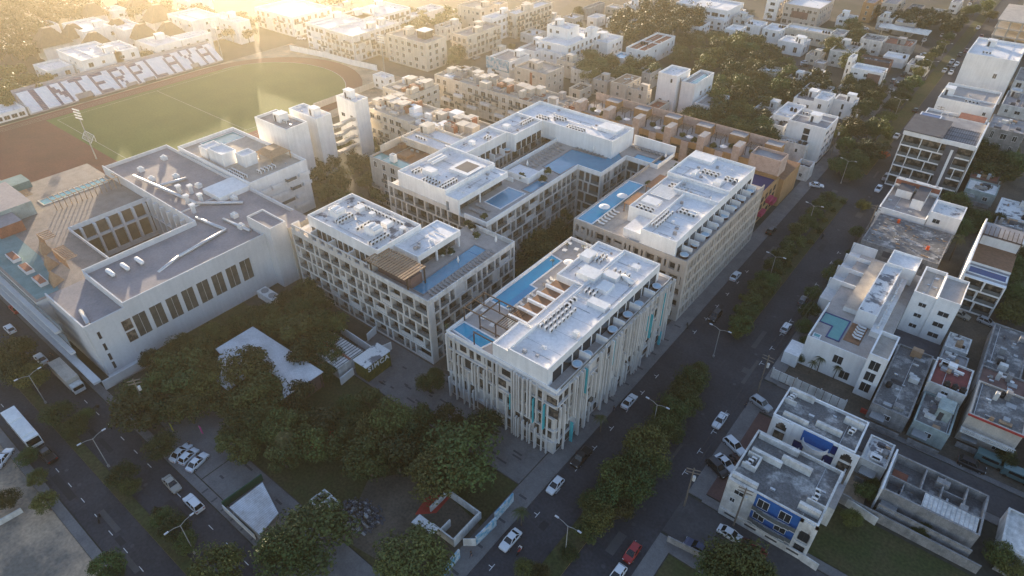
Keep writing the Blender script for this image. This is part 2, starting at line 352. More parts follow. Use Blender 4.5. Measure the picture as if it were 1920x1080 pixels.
# ------------------------------------------------------------------ facade helpers
def fb(mb, face, plane, u0, u1, d0, d1, z0, z1, m=0):
    """box on a facade: u along the wall, d inwards from the wall plane"""
    if face == '-y': mb.box(u0, u1, plane + d0, plane + d1, z0, z1, m)
    elif face == '+y': mb.box(u0, u1, plane - d1, plane - d0, z0, z1, m)
    elif face == '+x': mb.box(plane - d1, plane - d0, u0, u1, z0, z1, m)
    else: mb.box(plane + d0, plane + d1, u0, u1, z0, z1, m)
FRZ = {'-y': 0.0, '+x': math.pi / 2, '-x': -math.pi / 2, '+y': math.pi}
def fpos(face, plane, u, z): return {'-y': (u, plane, z), '+y': (u, plane, z), '+x': (plane, u, z), '-x': (plane, u, z)}[face]
WM = {}; CNT = {}; OVER = {}
def window(root, face, plane, u, z, w_, h, glass='glass', frame='frame_white', name='window', bars=1):
    k = (root.name, name); CNT[k] = CNT.get(k, 0) + 1
    if CNT[k] > 97:
        mb = OVER.setdefault(k, (root, name, MB(), [frame, glass]))[2]
        fb(mb, face, plane, u - w_ / 2, u + w_ / 2, -.03, .02, z, z + h, 1); fb(mb, face, plane, u - w_ / 2, u + w_ / 2, -.07, .02, z + h, z + h + .07, 0); return
    w_, h = round(w_, 1), round(h, 1); key = (w_, h, glass, frame, bars, name)
    if key not in WM:
        mb = MB(); t = .07
        mb.box(-w_ / 2 + t, w_ / 2 - t, -.03, .03, t, h - t, 1)
        mb.box(-w_ / 2, -w_ / 2 + t, -.08, .03, 0, h); mb.box(w_ / 2 - t, w_ / 2, -.08, .03, 0, h)
        mb.box(-w_ / 2 + t, w_ / 2 - t, -.08, .03, h - t, h); mb.box(-w_ / 2 + t, w_ / 2 - t, -.10, .03, 0, t)
        for i in range(bars): xx = -w_ / 2 + w_ * (i + 1) / (bars + 1); mb.box(xx - .03, xx + .03, -.06, -.03, t, h - t)
        WM[key] = mb.mesh(name, [frame, glass])
    p = Vector(fpos(face, plane, u, z)) - root.location
    return link(name, WM[key], root, p, FRZ[face])
def flush_windows():
    for (root, name, mb, mats) in OVER.values():
        o = part(name, mb, mats, root); o['kind'] = 'stuff'
def ring(mb, x0, x1, y0, y1, z0, z1, t=.25, m=0):
    mb.box(x0, x1, y0, y0 + t, z0, z1, m); mb.box(x0, x1, y1 - t, y1, z0, z1, m)
    mb.box(x0, x0 + t, y0 + t, y1 - t, z0, z1, m); mb.box(x1 - t, x1, y0 + t, y1 - t, z0, z1, m)
def face_span(face, rc):
    x0, x1, y0, y1 = rc
    return {'-y': (y0, x0, x1), '+y': (y1, x0, x1), '+x': (x1, y0, y1), '-x': (x0, y0, y1)}[face]
def win_grid(root, rc, face, z0, z1, fl, ww, wh, gap, r, glass, frame, keep=.85, m0=.9):
    plane, a, b = face_span(face, rc); n = max(1, int((b - a - m0) / gap)); fh = (z1 - z0) / fl
    pitch = (b - a - m0) / n
    for f in range(fl):
        for i in range(n):
            if r.random() > keep: continue
            hh = min(wh if r.random() < .75 else wh + .6, fh - .9); w2 = min(ww * r.choice((.8, 1, 1, 1.4)), pitch - .5)
            window(root, face, plane, a + m0 / 2 + pitch * (i + .5), z0 + fh * f + (fh - hh) * .55, w2, hh, glass, frame, bars=1 if w2 > .9 else 0)

# ------------------------------------------------------------------ rooftop equipment prototypes
def mk_ac():
    t = thing('air_conditioner', 'white outdoor air conditioner', 'air conditioner')
    mb = MB(); mb.box(-.45, .45, -.18, .18, .08, .95); mb.box(-.4, -.3, -.2, .2, 0, .08); mb.box(.3, .4, -.2, .2, 0, .08); part('casing', mb, 'ac_white', t)
    mb = MB(); pts = [(.33 * math.cos(2 * math.pi * i / 12), -.185, .52 + .33 * math.sin(2 * math.pi * i / 12)) for i in range(12)]
    mb.add(pts, [tuple(range(12))]); part('fan_grille', mb, 'ac_fan', t); return Kind(t)
def mk_tank():
    t = thing('water_tank', 'black plastic water tank', 'water tank'); mb = MB()
    mb.cyl(0, 0, 0, 1.0, .55, .58, 12); mb.cyl(0, 0, 1.0, 1.3, .58, .25, 12); part('tank_body', mb, 'plastic_black', t, True)
    mb = MB(); mb.cyl(0, 0, 1.3, 1.38, .24, .24, 10); part('lid', mb, 'plastic_black', t); return Kind(t)
def mk_gas():
    t = thing('gas_tank', 'white gas tank', 'gas tank'); mb = MB()
    n = [(-1.75, .12), (-1.6, .38), (-1.3, .5), (1.3, .5), (1.6, .38), (1.75, .12)]
    mb.tube([(0, y_, .85) for y_, r_ in n], [r_ for y_, r_ in n], 12); part('tank_body', mb, 'white_paint', t, True)
    for yy in (-1, 1): mb = MB(); mb.box(-.45, .45, yy - .06, yy + .06, 0, .5); part('leg', mb, 'metal_grey', t)
    return Kind(t)
def mk_dish():
    t = thing('satellite_dish', 'round satellite dish', 'satellite dish'); mb = MB()
    mb.cyl(0, 0, .6, .72, .1, .42, 14); part('dish', mb, 'white_paint', t); mb = MB(); mb.cyl(0, 0, 0, .6, .04, n=6); part('mast', mb, 'metal_grey', t); return Kind(t)
def mk_vent():
    t = thing('roof_vent', 'square white capped roof vent', 'roof vent'); mb = MB(); mb.box(-.42, .42, -.42, .42, 0, 2.1); part('shaft', mb, 'mall_wall', t)
    mb = MB(); mb.box(-.62, .62, -.62, .62, 2.15, 2.6); part('cap', mb, 'white_paint', t); return Kind(t)
def mk_lounger(mat, nm):
    t = thing('sun_lounger', nm, 'sun lounger'); mb = MB(); mb.box(-.32, .32, -.95, .35, .28, .36); part('seat', mb, mat, t)
    mb = MB(); mb.add([(-.32, .35, .30), (.32, .35, .30), (.32, .95, .75), (-.32, .95, .75), (-.32, .33, .38), (.32, .33, .38), (.32, .93, .83), (-.32, .93, .83)], [(3, 2, 1, 0), (4, 5, 6, 7), (0, 1, 5, 4), (2, 3, 7, 6), (1, 2, 6, 5), (3, 0, 4, 7)]); part('backrest', mb, mat, t)
    mb = MB()
    for sx in (-.28, .28):
        for sy in (-.85, .3): mb.box(sx - .03, sx + .03, sy - .03, sy + .03, 0, .28)
    part('frame', mb, 'metal_grey', t); return Kind(t)
def mk_tub():
    t = thing('hot_tub', 'round white hot tub with wooden sides', 'hot tub'); mb = MB(); mb.cyl(0, 0, 0, .62, .92, .98, 20); part('side_panel', mb, 'tub_wood', t, False)
    mb = MB(); o = 20
    mb.cyl(0, 0, .62, .78, 1.02, 1.0, 20); part('rim', mb, 'white_paint', t)
    mb = MB(); mb.cyl(0, 0, .78, .784, .82, .82, 20); part('water', mb, M('tub_water', (.42, .58, .68), rough=.08), t); return Kind(t)
def mk_umb():
    t = thing('parasol', 'open white round parasol', 'parasol'); mb = MB(); mb.cyl(0, 0, 0, 2.3, .05, n=6); part('pole', mb, 'metal_grey', t)
    mb = MB(); mb.cyl(0, 0, 2.05, 2.75, 1.7, .05, 10); part('canopy', mb, 'canvas_white', t); return Kind(t)
def mk_umb_closed():
    t = thing('parasol', 'folded white parasol', 'parasol'); mb = MB(); mb.cyl(0, 0, 0, 1.0, .05, n=6); part('pole', mb, 'metal_grey', t)
    mb = MB(); mb.cyl(0, 0, .9, 1.5, .12, .32, 8); mb.cyl(0, 0, 1.5, 2.7, .32, .04, 8); part('canopy', mb, 'canvas_white', t); return Kind(t)
def mk_table():
    t = thing('cafe_table', 'square white table', 'table'); mb = MB(); mb.box(-.5, .5, -.5, .5, .70, .76); part('tabletop', mb, 'lounger_white', t)
    mb = MB(); mb.cyl(0, 0, 0, .7, .05, n=6); mb.cyl(0, 0, 0, .04, .3, n=8); part('pedestal', mb, 'metal_grey', t); return Kind(t)
AC, TANK, GAS, DISH, VENT, TUB, UMB, UMBC, TABLE = mk_ac(), mk_tank(), mk_gas(), mk_dish(), mk_vent(), mk_tub(), mk_umb(), mk_umb_closed(), mk_table()
LOUNGE, LOUNGEW = mk_lounger('lounger_grey', 'grey sun lounger'), mk_lounger('lounger_white', 'white sun lounger')
def ac_rows(x0, y0, nx, ny, dx, dy, z, where, rz=0.0):
    for i in range(nx):
        for j in range(ny):
            AC.put((x0 + i * dx + rnd.uniform(-.06, .06), y0 + j * dy, z), rz, 'white air conditioner in the rows on ' + where, 'air conditioners on ' + where)
def tanks(pts, z, where, K=None, what='black water tank on ', grp='water tanks on ', rz=0.0):
    for x, y_ in pts: (K or TANK).put((x, y_, z), rz, what + where, grp + where)

def boxes(t, name, lst, mat, z=None):
    for q in lst:
        mb = MB()
        if z is None: mb.box(*q)
        else: mb.box(q[0], q[0] + q[2], q[1], q[1] + q[3], z(q) if callable(z) else z, (z(q) if callable(z) else z) + q[4])
        part(name, mb, mat, t)
# ------------------------------------------------------------------ ordinary buildings
def bld(name, label, z, L=None, B=None, Rr=None, rc=None, fl=3, wall='white_paint', roof='roof_white', par=.8, faces=('-y', '+x'), ww=1.3, wh=1.3, gap=3.0, glass='glass', frame='frame_white', keep=.85,
        ac=0, tank=0, hut=0, gas=0, seed=None, z0=0.0, where=None, group=None, mid=0, door=True, balc=0, cat='building', roofbits=True):
    if rc is None: rc = rect_of(z, L, B, Rr)
    x0, x1, y0, y1 = rc
    if x0 > x1: x0, x1 = x1, x0
    if y0 > y1: y0, y1 = y1, y0
    rc = (x0, x1, y0, y1); r = random.Random(seed if seed is not None else int(abs(x0 * 13 + y0 * 7)))
    t = thing(name, label, cat, ((x0 + x1) / 2, (y0 + y1) / 2, z0), group=group)
    mb = MB(); ring(mb, x0, x1, y0, y1, z0, z, .25); part('wall', mb, wall, t)
    zr = z - par; mb = MB(); mb.box(x0 + .25, x1 - .25, y0 + .25, y1 - .25, zr - .2, zr); part('roof', mb, roof, t)
    mb = MB(); c = .12                                   # coping on the parapet, a few millimetres proud
    ring(mb, x0 - .03, x1 + .03, y0 - .03, y1 + .03, z + .002, z + .05, .33); part('coping', mb, wall, t)
    for f in faces: win_grid(t, rc, f, z0 + .1, zr, fl, ww, wh, gap, r, glass, frame, keep)
    if balc:
        for fc in ('-y', '+x'):
            plane, ua, ub = face_span(fc, rc); fh = (zr - z0) / fl
            for q in range(1, fl):
                u = ua + r.uniform(.3, 1.2)
                while u < ub - 2.5:
                    ln = min(r.uniform(2.6, 5.5), ub - u - .2)
                    if r.random() < .72:
                        mb = MB(); zq = z0 + fh * q + .1; fb(mb, fc, plane, u, u + ln, -1.1, -.002, zq - .2, zq); fb(mb, fc, plane, u, u + ln, -1.1, -1.0, zq + .001, zq + .9, 1); fb(mb, fc, plane, u, u + .1, -.99, -.002, zq + .001, zq + .9, 1); part('balcony', mb, [wall, wall if r.random() < .6 else 'rail_glass'], t)
                    u += ln + r.uniform(.4, 1.6)
    if mid and x1 - x0 > 6 and y1 - y0 > 6:
        mb = MB()
        for k in range(mid):
            if r.random() < .5: xx = x0 + (x1 - x0) * r.uniform(.25, .75); mb.box(xx, xx + .18, y0 + .26, y1 - .26, zr, zr + .5)
            else: yy = y0 + (y1 - y0) * r.uniform(.25, .75); mb.box(x0 + .26, x1 - .26, yy, yy + .18, zr, zr + .45 + .03 * k)
        part('roof_upstand', mb, wall, t)
    if hut:
        hw, hd = min(3.2, (x1 - x0) * .4), min(3.6, (y1 - y0) * .4)
        for k in range(hut):
            hx, hy = x0 + .4 + (x1 - x0 - hw - .8) * r.random(), y0 + .4 + (y1 - y0 - hd - .8) * r.uniform(.35, 1)
            hz = r.uniform(2.2, 2.8); mb = MB(); mb.box(hx, hx + hw, hy, hy + hd, zr, zr + hz); mb.box(hx - .12, hx + hw + .12, hy - .12, hy + hd + .12, zr + hz + .002, zr + hz + .2)
            h = part('stair_hut', mb, wall, t); mb = MB(); mb.box(hx + .5, hx + 1.3, hy - .05, hy, zr, zr + 2.0); part('door', mb, 'metal_dark', h)
    if roofbits and (x1 - x0) > 4:
        mb = MB()
        for k in range(r.randint(2, 5)):
            bx, by = r.uniform(x0 + .6, x1 - 1.4), r.uniform(y0 + .6, y1 - 1.4); s_ = r.uniform(.2, .5); mb.box(bx, bx + s_ * 2, by, by + s_, zr, zr + s_)
        xa, ya = r.uniform(x0 + .5, x1 - .5), y0 + .5; mb.box(xa, xa + .08, ya, y1 - .5, zr + .04, zr + .12)
        part('roof_pipework', mb, 'galvanised', t)
    wn = 'the roof of the ' + label
    for cut in (' with ', ' beside ', ' behind ', ' right of ', ' left of ', ' on the ', ' between ', ' carrying ', ' near ', ' to the ', ' in the '): wn = wn.split(cut)[0]
    if where: wn = where
    if ac:
        nx = max(1, min(ac, 5)); ny = -(-ac // nx); ax = x0 + 1 + (x1 - x0 - 2 - nx * 1.2) * r.random(); ay = y0 + 1 + max(0, (y1 - y0 - 2 - ny * 1.1)) * r.random()
        ac_rows(ax, ay, nx, ny, 1.2, 1.1, zr, wn)
    for K, cnt, what, grp in ((TANK, tank, 'black water tank on ', 'water tanks on '), (GAS, gas, 'white gas tank lying on ', 'gas tanks on ')):
        if cnt:
            tx, ty = x0 + 1 + (x1 - x0 - 2) * r.random(), y0 + 1 + (y1 - y0 - 2) * r.random()
            tanks([(min(x1 - .8, tx + 1.4 * i), ty) for i in range(cnt)], zr, wn, K, what, grp)
    return t, rc, zr
def pool_part(t, poly, z, mat='pool_water', rim='white_paint', rw=.35, rh=.12, h=.5, name='pool'):
    mb = MB(); mb.prism(poly, z - h, z + .03); o = part(name, mb, mat, t)
    if rim:
        mb = MB(); n = len(poly)
        for i in range(n):
            a, b = Vector((*poly[i], 0)), Vector((*poly[(i + 1) % n], 0)); d = (b - a).normalized(); q = Vector((d.y, -d.x, 0)) * (rw / 2)
            mb.add([(*(a - d * rw / 2 + q)[:2], z), (*(b + d * rw / 2 + q)[:2], z), (*(b + d * rw / 2 - q)[:2], z), (*(a - d * rw / 2 - q)[:2], z)] + [(*(a - d * rw / 2 + q)[:2], z + rh + .002 * i), (*(b + d * rw / 2 + q)[:2], z + rh + .002 * i), (*(b + d * rw / 2 - q)[:2], z + rh + .002 * i), (*(a - d * rw / 2 - q)[:2], z + rh + .002 * i)],
                   [(3, 2, 1, 0), (4, 5, 6, 7), (0, 1, 5, 4), (1, 2, 6, 5), (2, 3, 7, 6), (3, 0, 4, 7)])
        part('pool_rim', mb, rim, t)
    return o
# ------------------------------------------------------------------ the hotels
def railing(t, face, plane, u0, u1, z):
    k = (t.name, 'balcony_railing'); CNT[k] = CNT.get(k, 0) + 1
    if CNT[k] > 95: mb = OVER.setdefault(k, (t, 'balcony_railing', MB(), ['rail_glass']))[2]; fb(mb, face, plane, u0, u1, .10, .14, z, z + .95); return
    mb = MB(); fb(mb, face, plane, u0, u1, .10, .14, z, z + .95); part('balcony_railing', mb, 'rail_glass', t)
def frame_facade(t, face, rc, zs, depth=1.3, bay=(1.8, 3.9), colw=.5, slab=.45, frame='hotel_frame', seed=1, u0=None, u1=None, solid=.10, rail=True, stagger=True, name='facade_frame', glass='glass_curtain', tall=False):
    r = random.Random(seed); plane, a, b = face_span(face, rc)
    if u0 is not None: a = u0
    if u1 is not None: b = u1
    core = {'-y': plane + depth, '+y': plane - depth, '+x': plane - depth, '-x': plane + depth}[face]
    mb = MB(); rl = MB(); base = None
    for k in range(len(zs) - 1):
        lo, hi = zs[k] + slab / 2, zs[k + 1] - slab / 2
        fb(mb, face, plane, a, b, 0, depth, zs[k] - slab / 2, lo)
        if base is None or stagger:
            us = [a + colw / 2]
            while us[-1] < b - colw / 2 - bay[0]: us.append(us[-1] + r.choice((bay[0], r.uniform(*bay), bay[1])))
            us = [u for u in us if u < b - bay[0] * .8] + [b - colw / 2]; base = us
        us = base
        for u in us: fb(mb, face, plane, u - colw / 2, u + colw / 2, 0, depth, lo, hi)
        for p, q in zip(us[:-1], us[1:]):
            wd = q - p - colw
            if wd < .5: continue
            if r.random() < solid: fb(mb, face, plane, p + colw / 2, q - colw / 2, .18, .36, lo, hi if r.random() < .4 else lo + 1.1)
            elif rail: railing(t, face, plane, p + colw / 2, q - colw / 2, lo)
            window(t, face, core, (p + q) / 2, zs[k] + .24, max(.5, wd - .25), (hi - lo) - .45, glass, 'frame_dark', name='balcony_door' if not tall else 'window', bars=1 if wd > 1.2 else 0)
    fb(mb, face, plane, a, b, 0, depth, zs[-1] - slab / 2, zs[-1])
    part(name, mb, frame, t)
def block(t, boxes, name, wall, roof=None):
    mb = MB()
    for bx in boxes: mb.box(*bx, 0, 1)
    return part(name, mb, [wall, roof or wall], t)
def para(t, x0, x1, y0, y1, z0, z1, wall='white_paint', name='parapet', tk=.22):
    mb = MB(); ring(mb, x0, x1, y0, y1, z0, z1, tk); return part(name, mb, wall, t)
def pent(t, x0, x1, y0, y1, z0, z1, par=.85, wall='white_paint', roof='roof_white', over=.0, name='penthouse'):
    mb = MB(); ring(mb, x0, x1, y0, y1, z0, z1, .25); o = part(name, mb, wall, t)
    mb = MB(); mb.box(x0 + .25, x1 - .25, y0 + .25, y1 - .25, z1 - par - .25, z1 - par); part('roof', mb, roof, o); q = random.Random(int(x0 * 3 + y1)); zz = z1 - par
    if (x1 - x0) * (y1 - y0) > 60:
        for k in range(5):
            if k % 2: xx = q.uniform(x0 + .6, x1 - .6); ya = q.uniform(y0 + .4, y0 + (y1 - y0) * .5); mb = MB(); mb.box(xx, xx + .07, ya, ya + (y1 - y0) * q.uniform(.2, .45), zz + .05, zz + .13)
            else: yy = q.uniform(y0 + .6, y1 - .6); xa = q.uniform(x0 + .4, x0 + (x1 - x0) * .4); mb = MB(); mb.box(xa, xa + (x1 - x0) * q.uniform(.3, .55), yy, yy + .07, zz + .05, zz + .13)
            part('conduit', mb, 'metal_grey', o)
        for k in range(6): xx, yy, s_ = q.uniform(x0 + .6, x1 - 1.4), q.uniform(y0 + .6, y1 - 1.4), q.uniform(.25, .8); mb = MB(); mb.box(xx, xx + s_, yy, yy + s_ * .7, zz, zz + s_ * q.uniform(.5, 1.2)); part('roof_hatch', mb, q.choice(('metal_grey', 'ac_white', 'roof_grey')), o)
        mb = MB(); n_ = int((y1 - y0) / 4.8)
        for k in range(1, n_): yy = y0 + (y1 - y0) * k / n_; mb.box(x0 + .26, x1 - .26, yy, yy + .05, zz + .001, zz + .012)
        if n_ > 1: part('roof_seam', mb, 'roof_grey', o)
    return zz
# --- hotel with vertical fins (foreground centre)
F = thing('fin_hotel', 'five storey hotel clad in pale and turquoise vertical fins, nearest the camera', 'hotel', (-56.5, 88.5, 0))
zt = 16.6
block(F, [(-69.6, -43.3, 67.2, 110.3, 0.2, zt)], 'wall', 'hotel_frame', 'deck_tile')
zs = [0.4, 3.6, 6.85, 10.1, 13.35]
rf = random.Random(21)
def fin_face(face, plane, a, b):
    u = a + .5
    over = MB()
    mbp = MB()
    # shallow balcony slabs behind the fins, then windows
    for k, z in enumerate(zs[1:] + [16.3]): fb(mbp, face, plane, a, b, -.45, -.002, z - .16, z + .16)
    part('balcony_slab', mbp, 'fin_pale', F)
    for k, z in enumerate(zs):
        v = a + .9
        while v < b - 1.0:
            w_ = rf.choice((1.0, 1.6, 2.2, 2.8))
            if rf.random() < .82: window(F, face, plane, v + w_ / 2, z + rf.choice((.2, .25, .8)), w_, rf.choice((1.6, 2.2, 2.3)), 'glass_curtain', 'frame_dark', bars=1 if w_ > 1.2 else 0)
            v += w_ + rf.uniform(.5, 1.1)
    n = 0
    while u < b - .2:
        zlo = rf.choice((0.2, .2, 3.4, 6.6)); zhi = rf.choice((10.0, 13.2, 16.9, 17.3, 17.3))
        segs = [(zlo, zhi)] if zhi - zlo < 12 or rf.random() < .5 else [(zlo, zlo + 5.5), (zlo + 7.2, zhi)]
        for (p, q) in segs:
            mat = 'teal_paint' if rf.random() < .20 else 'fin_pale'; dp = rf.uniform(.75, 1.15); wd = rf.uniform(.16, .32)
            if mat == 'teal_paint': wd = .15; p = max(p, rf.choice((.2, 3.4, 6.8, 10))); q = min(q, p + rf.choice((4, 6.5, 9)))
            mb = MB(); fb(mb, face, plane, u, u + wd, -dp, -.46, p, q)
            FIN[0] += 1
            if FIN[0] <= 96: o = part('fin', mb, mat, F)
            else: fb(over2[mat], face, plane, u, u + wd, -dp, -.46, p, q)
            if FIN[0] <= 96 and mat == 'teal_paint': o['label'] = 'turquoise fin'
        u += rf.choice((.45, .6, .8, 1.0, 1.5))
FIN = [0]; over2 = {'teal_paint': MB(), 'fin_pale': MB()}
fin_face('-y', 67.2, -69.6, -43.3); fin_face('+x', -43.3, 67.2, 110.3)
o = part('fin', (lambda a, b: (a.add(b.v, b.f, 1), a)[1])(over2['fin_pale'], over2['teal_paint']), ['fin_pale', 'teal_paint'], F); o['kind'] = 'stuff'
para(F, -69.6, -43.3, 67.2, 110.3, zt, 17.3, tk=.2)
zr = pent(F, -54.4, -45.5, 67.42, 108.2, zt, 21.0, .8)
pent(F, -61.0, -54.41, 92, 108.2, zt, 20.6, .5, name='penthouse_annex'); pent(F, -58.0, -54.41, 67.42, 75.4, zt, 20.3, .35, name='penthouse_annex'); pent(F, -56.6, -54.41, 75.6, 91.8, zt, 20.2, .3, name='penthouse_annex')
mb = MB()
for k in range(12): yy = 69 + 3.2 * k; mb.box(-45.49, -45.44, yy, yy + 2.7, zt + .1, zt + 2.6)
part('terrace_glazing', mb, 'glass', F)
for yy in (77.3, 83.1, 89.4, 95.6, 101.6): mb = MB(); mb.box(-45.4, -43.0, yy, yy + .3, zt, zt + 1.9); part('terrace_divider', mb, 'white_paint', F)
mb = MB(); mb.box(-43.0, -42.96, 68, 110, 17.31, 17.75); part('balcony_railing', mb, 'rail_glass', F)
pool_part(F, [(-69.3, 68.6), (-61.4, 67.9), (-60.4, 71.6), (-69.1, 71.8)], zt, 'pool_bright'); mb = MB(); mb.box(-65.5, -65.1, 68.4, 71.5, zt + .02, zt + .16); part('pool_divider', mb, 'pool_step', F)
pool_part(F, [(-69.35, 80.3), (-64.3, 80.3), (-64.3, 89.7), (-66.1, 89.8), (-66.0, 101.4), (-69.35, 102)], zt, 'pool_bright')
mb = MB(); mb.box(-66.05, -64.35, 80.5, 89.5, zt + .035, zt + .06); part('pool_ledge', mb, 'pool_step', F)
mb = MB(); mb.box(-64.1, -61.1, 76, 104, zt + .004, zt + .03); part('wood_deck', mb, 'roof_beige', F)
mb = MB()
for k in range(5): mb.box(-60.9, -56.7, 76.4 + 3.1 * k, 79.2 + 3.1 * k, 19.2, 19.35, 1); mb.box(-61.2, -54.5, 75.9 + 3.1 * k, 76.35 + 3.1 * k, zt, 20.0)
part('courtyard_canopy', mb, ['white_paint', 'deck_wood'], F)
mb = MB()
for xx in (-69.3, -65.2, -61.2): mb.box(xx - .09, xx + .09, 71.9, 78.4, 19.7, 19.95)
for xx in (-58.2,): mb.box(xx - .09, xx + .09, 67.6, 75.2, 19.7, 19.95)
for yy in (72.2, 75.2, 78.2): mb.box(-69.4, -58.1, yy - .09, yy + .09, 19.955, 20.15)
for yy in (67.8, 69.8): mb.box(-63, -58.1, yy - .09, yy + .09, 19.955, 20.15)
for xx in (-69.3, -65.2, -61.2):
    for yy in (72.2, 78.2): mb.box(xx - .09, xx + .09, yy - .09, yy + .09, zt, 19.7)
for xx in (-62.9, -58.2): mb.box(xx - .09, xx + .09, 67.7, 67.9, zt, 19.7)
for k in range(6): mb.box(-61.2 + .5 * k - .04, -61.2 + .5 * k + .04, 72.3, 78.1, 19.8, 19.9)
part('pergola', mb, 'wood_dark', F)
boxes(F, 'roof_box', ((-57.5, 94, 4.4, 3.6, 1.5), (-60.7, 100, 2.6, 3.2, 1.3), (-50.6, 87.5, 4.2, 2.0, 1.1), (-53, 97, 3.2, 2.2, 1.2), (-51.8, 92.5, 2.6, 3.4, .9), (-50, 103.5, 1.6, 1.6, .8), (-47.6, 78, 1, 1, 1.2)), 'white_paint', lambda q: zr if q[0] > -54.5 else 20.1); mb = MB()
mb.box(-54.4, -53.9, 78, 108, zr, zr + .6); mb.box(-53.8, -46, 88.9, 89.1, zr, zr + .35)
part('roof_upstand', mb, 'white_paint', F)
W_F = 'the roof of the fin clad hotel'
ac_rows(-53.6, 76.5, 3, 7, 1.15, 1.3, zr, W_F, R(90)); ac_rows(-53.0, 90.6, 3, 2, 1.0, 1.2, zr, W_F, R(90)); ac_rows(-52.2, 99.4, 4, 2, 1.1, 1.3, zr, W_F, R(90)); ac_rows(-57.3, 101.5, 2, 3, 1.0, 1.2, 20.15, W_F, R(90)); ac_rows(-53.2, 84.8, 1, 3, 1, 1.2, zr, W_F)
GAS.put((-48.2, 99.0, zr), R(68), 'white gas tank lying on the roof of the fin clad hotel', None)
for yy in (75.2, 78.6, 87.6, 93.4, 97.8, 105.5): TUB.put((-44.35, yy, zt), 0, 'round hot tub with wooden sides on the street side terraces of the fin clad hotel', 'hot tubs on the fin clad hotel')
for k in range(9): (LOUNGEW if k % 3 else LOUNGE).put((-63.0, 80.5 + 1.3 * k + (3 if k > 5 else 0), zt + .03), R(90), 'sun lounger on the deck beside the long bright pool of the fin clad hotel', 'loungers on the fin clad hotel')
UMB.put((-63.4, 100.2, zt), 0, 'cream open parasol at the far end of the fin clad hotel pool', None, .72)
for (x, y_) in ((-67.5, 104.6), (-65.6, 106.6), (-63.6, 105), (-68.2, 107.6), (-64.5, 108.5), (-66.5, 74.6), (-63.6, 74.0), (-67.9, 76.4)): TABLE.put((x, y_, zt), .1, 'small square white table on the pool terrace of the fin clad hotel', 'tables on the fin clad hotel')

# --- frame hotel with the slatted canopy (centre left)
S = thing('frame_hotel', 'pale hotel of staggered concrete frames with a slatted tan roof canopy', 'hotel', (-101, 85, 0))
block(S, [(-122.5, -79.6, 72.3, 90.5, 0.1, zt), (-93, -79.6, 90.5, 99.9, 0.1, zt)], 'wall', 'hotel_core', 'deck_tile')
zs5 = [0.25, 3.5, 6.8, 10.1, 13.4, 16.6]
rcS = (-123.8, -78.3, 71.0, 99.9)
frame_facade(S, '-y', rcS, zs5, 1.3, seed=3); frame_facade(S, '+x', rcS, zs5, 1.3, seed=4, u0=72.3)
frame_facade(S, '-x', (-123.8, -78.3, 72.3, 90.5), zs5, 1.3, seed=5, bay=(3, 6))
mb = MB(); mb.box(-96.2, -78.3, 71.0, 71.25, zt, 17.75); mb.box(-78.55, -78.3, 71.25, 99.9, zt, 17.75); mb.box(-93, -78.55, 99.65, 99.9, zt, 17.75); part('parapet', mb, 'white_aged', S)
mb = MB(); mb.box(-123.8, -96.2, 71.0, 71.3, 16.6, 17.7)
for k in range(9): x = -123 + 3 * k; mb.box(x, x + 1.1, 71.0, 71.3, 17.7, 18.9)
for x in (-123.8, -117.2, -110.4, -103.6, -96.5): mb.box(x, x + .5, 71.3, 73.4, zt, 18.9)
mb.box(-123.3, -96.5, 71.0, 71.3, 18.9, 19.15); part('terrace_divider', mb, 'hotel_frame', S)
zr = pent(S, -119.4, -95.4, 73.4, 86.9, zt, 22.0, .9, roof='roof_flaked')
mb = MB()
for k in range(12): x = -118.6 + 1.9 * k; mb.box(x, x + 1.5, 73.36, 73.4, zt + .1, zt + 2.6)
part('terrace_glazing', mb, 'glass_curtain', S)
pent(S, -95.39, -88.0, 78.2, 92.0, 19.4, 20.9, .25, name='lounge_roof')
mb = MB(); mb.box(-95.3, -89.6, 80.2, 91.6, zt, 19.4)
for yy in (78.6, 84, 91.3): mb.box(-88.5, -88.1, yy, yy + .4, zt, 19.4, 1)
part('lounge', mb, ['glass_curtain', 'white_paint'], S)
mb = MB()
for k in range(16): y_ = 0; x = -96.2 + .78 * k; mb.box(x, x + .52, 70.3, 76.7, 20.85, 20.95, 0)
mb.box(-96.2, -83.9, 70.4, 70.6, 20.6, 20.84, 1); mb.box(-96.2, -83.9, 76.3, 76.5, 20.6, 20.84, 1); mb.box(-96.2, -83.9, 73.4, 73.6, 20.6, 20.84, 1)
for x in (-95.8, -84.4):
    for y_ in (71.2, 76.2): mb.box(x, x + .25, y_, y_ + .25, zt, 20.6, 1)
part('slatted_canopy', mb, ['wood_lit', 'wood_dark'], S)
mb = MB(); mb.box(-95.4, -85, 73, 76.2, zt, 19.2); part('bar_wall', mb, 'brown_wall', S)
pool_part(S, [(-85.2, 73.0), (-81.6, 73.0), (-82.1, 94.3), (-85.9, 94.3)], zt, 'pool_water', 'kerb_stone')
mb = MB(); mb.box(-85.3, -82.3, 91.3, 91.55, zt + .035, zt + .1); part('pool_divider', mb, 'pool_step', S)
W_S = 'the roof of the pale frame hotel'
boxes(S, 'roof_box', ((-116.4, 77.2, 3.4, 2.6, 1.7), (-113.6, 82.6, 2.0, 1.8, 1.1), (-104.0, 77.3, 3.6, 2.6, 1.8), (-103.2, 81.6, 2.1, 2.0, 1.2), (-109, 83, 1.3, 1.2, .9), (-98.5, 82.8, 1.3, 1.2, 1.0)), 'white_paint', zr)
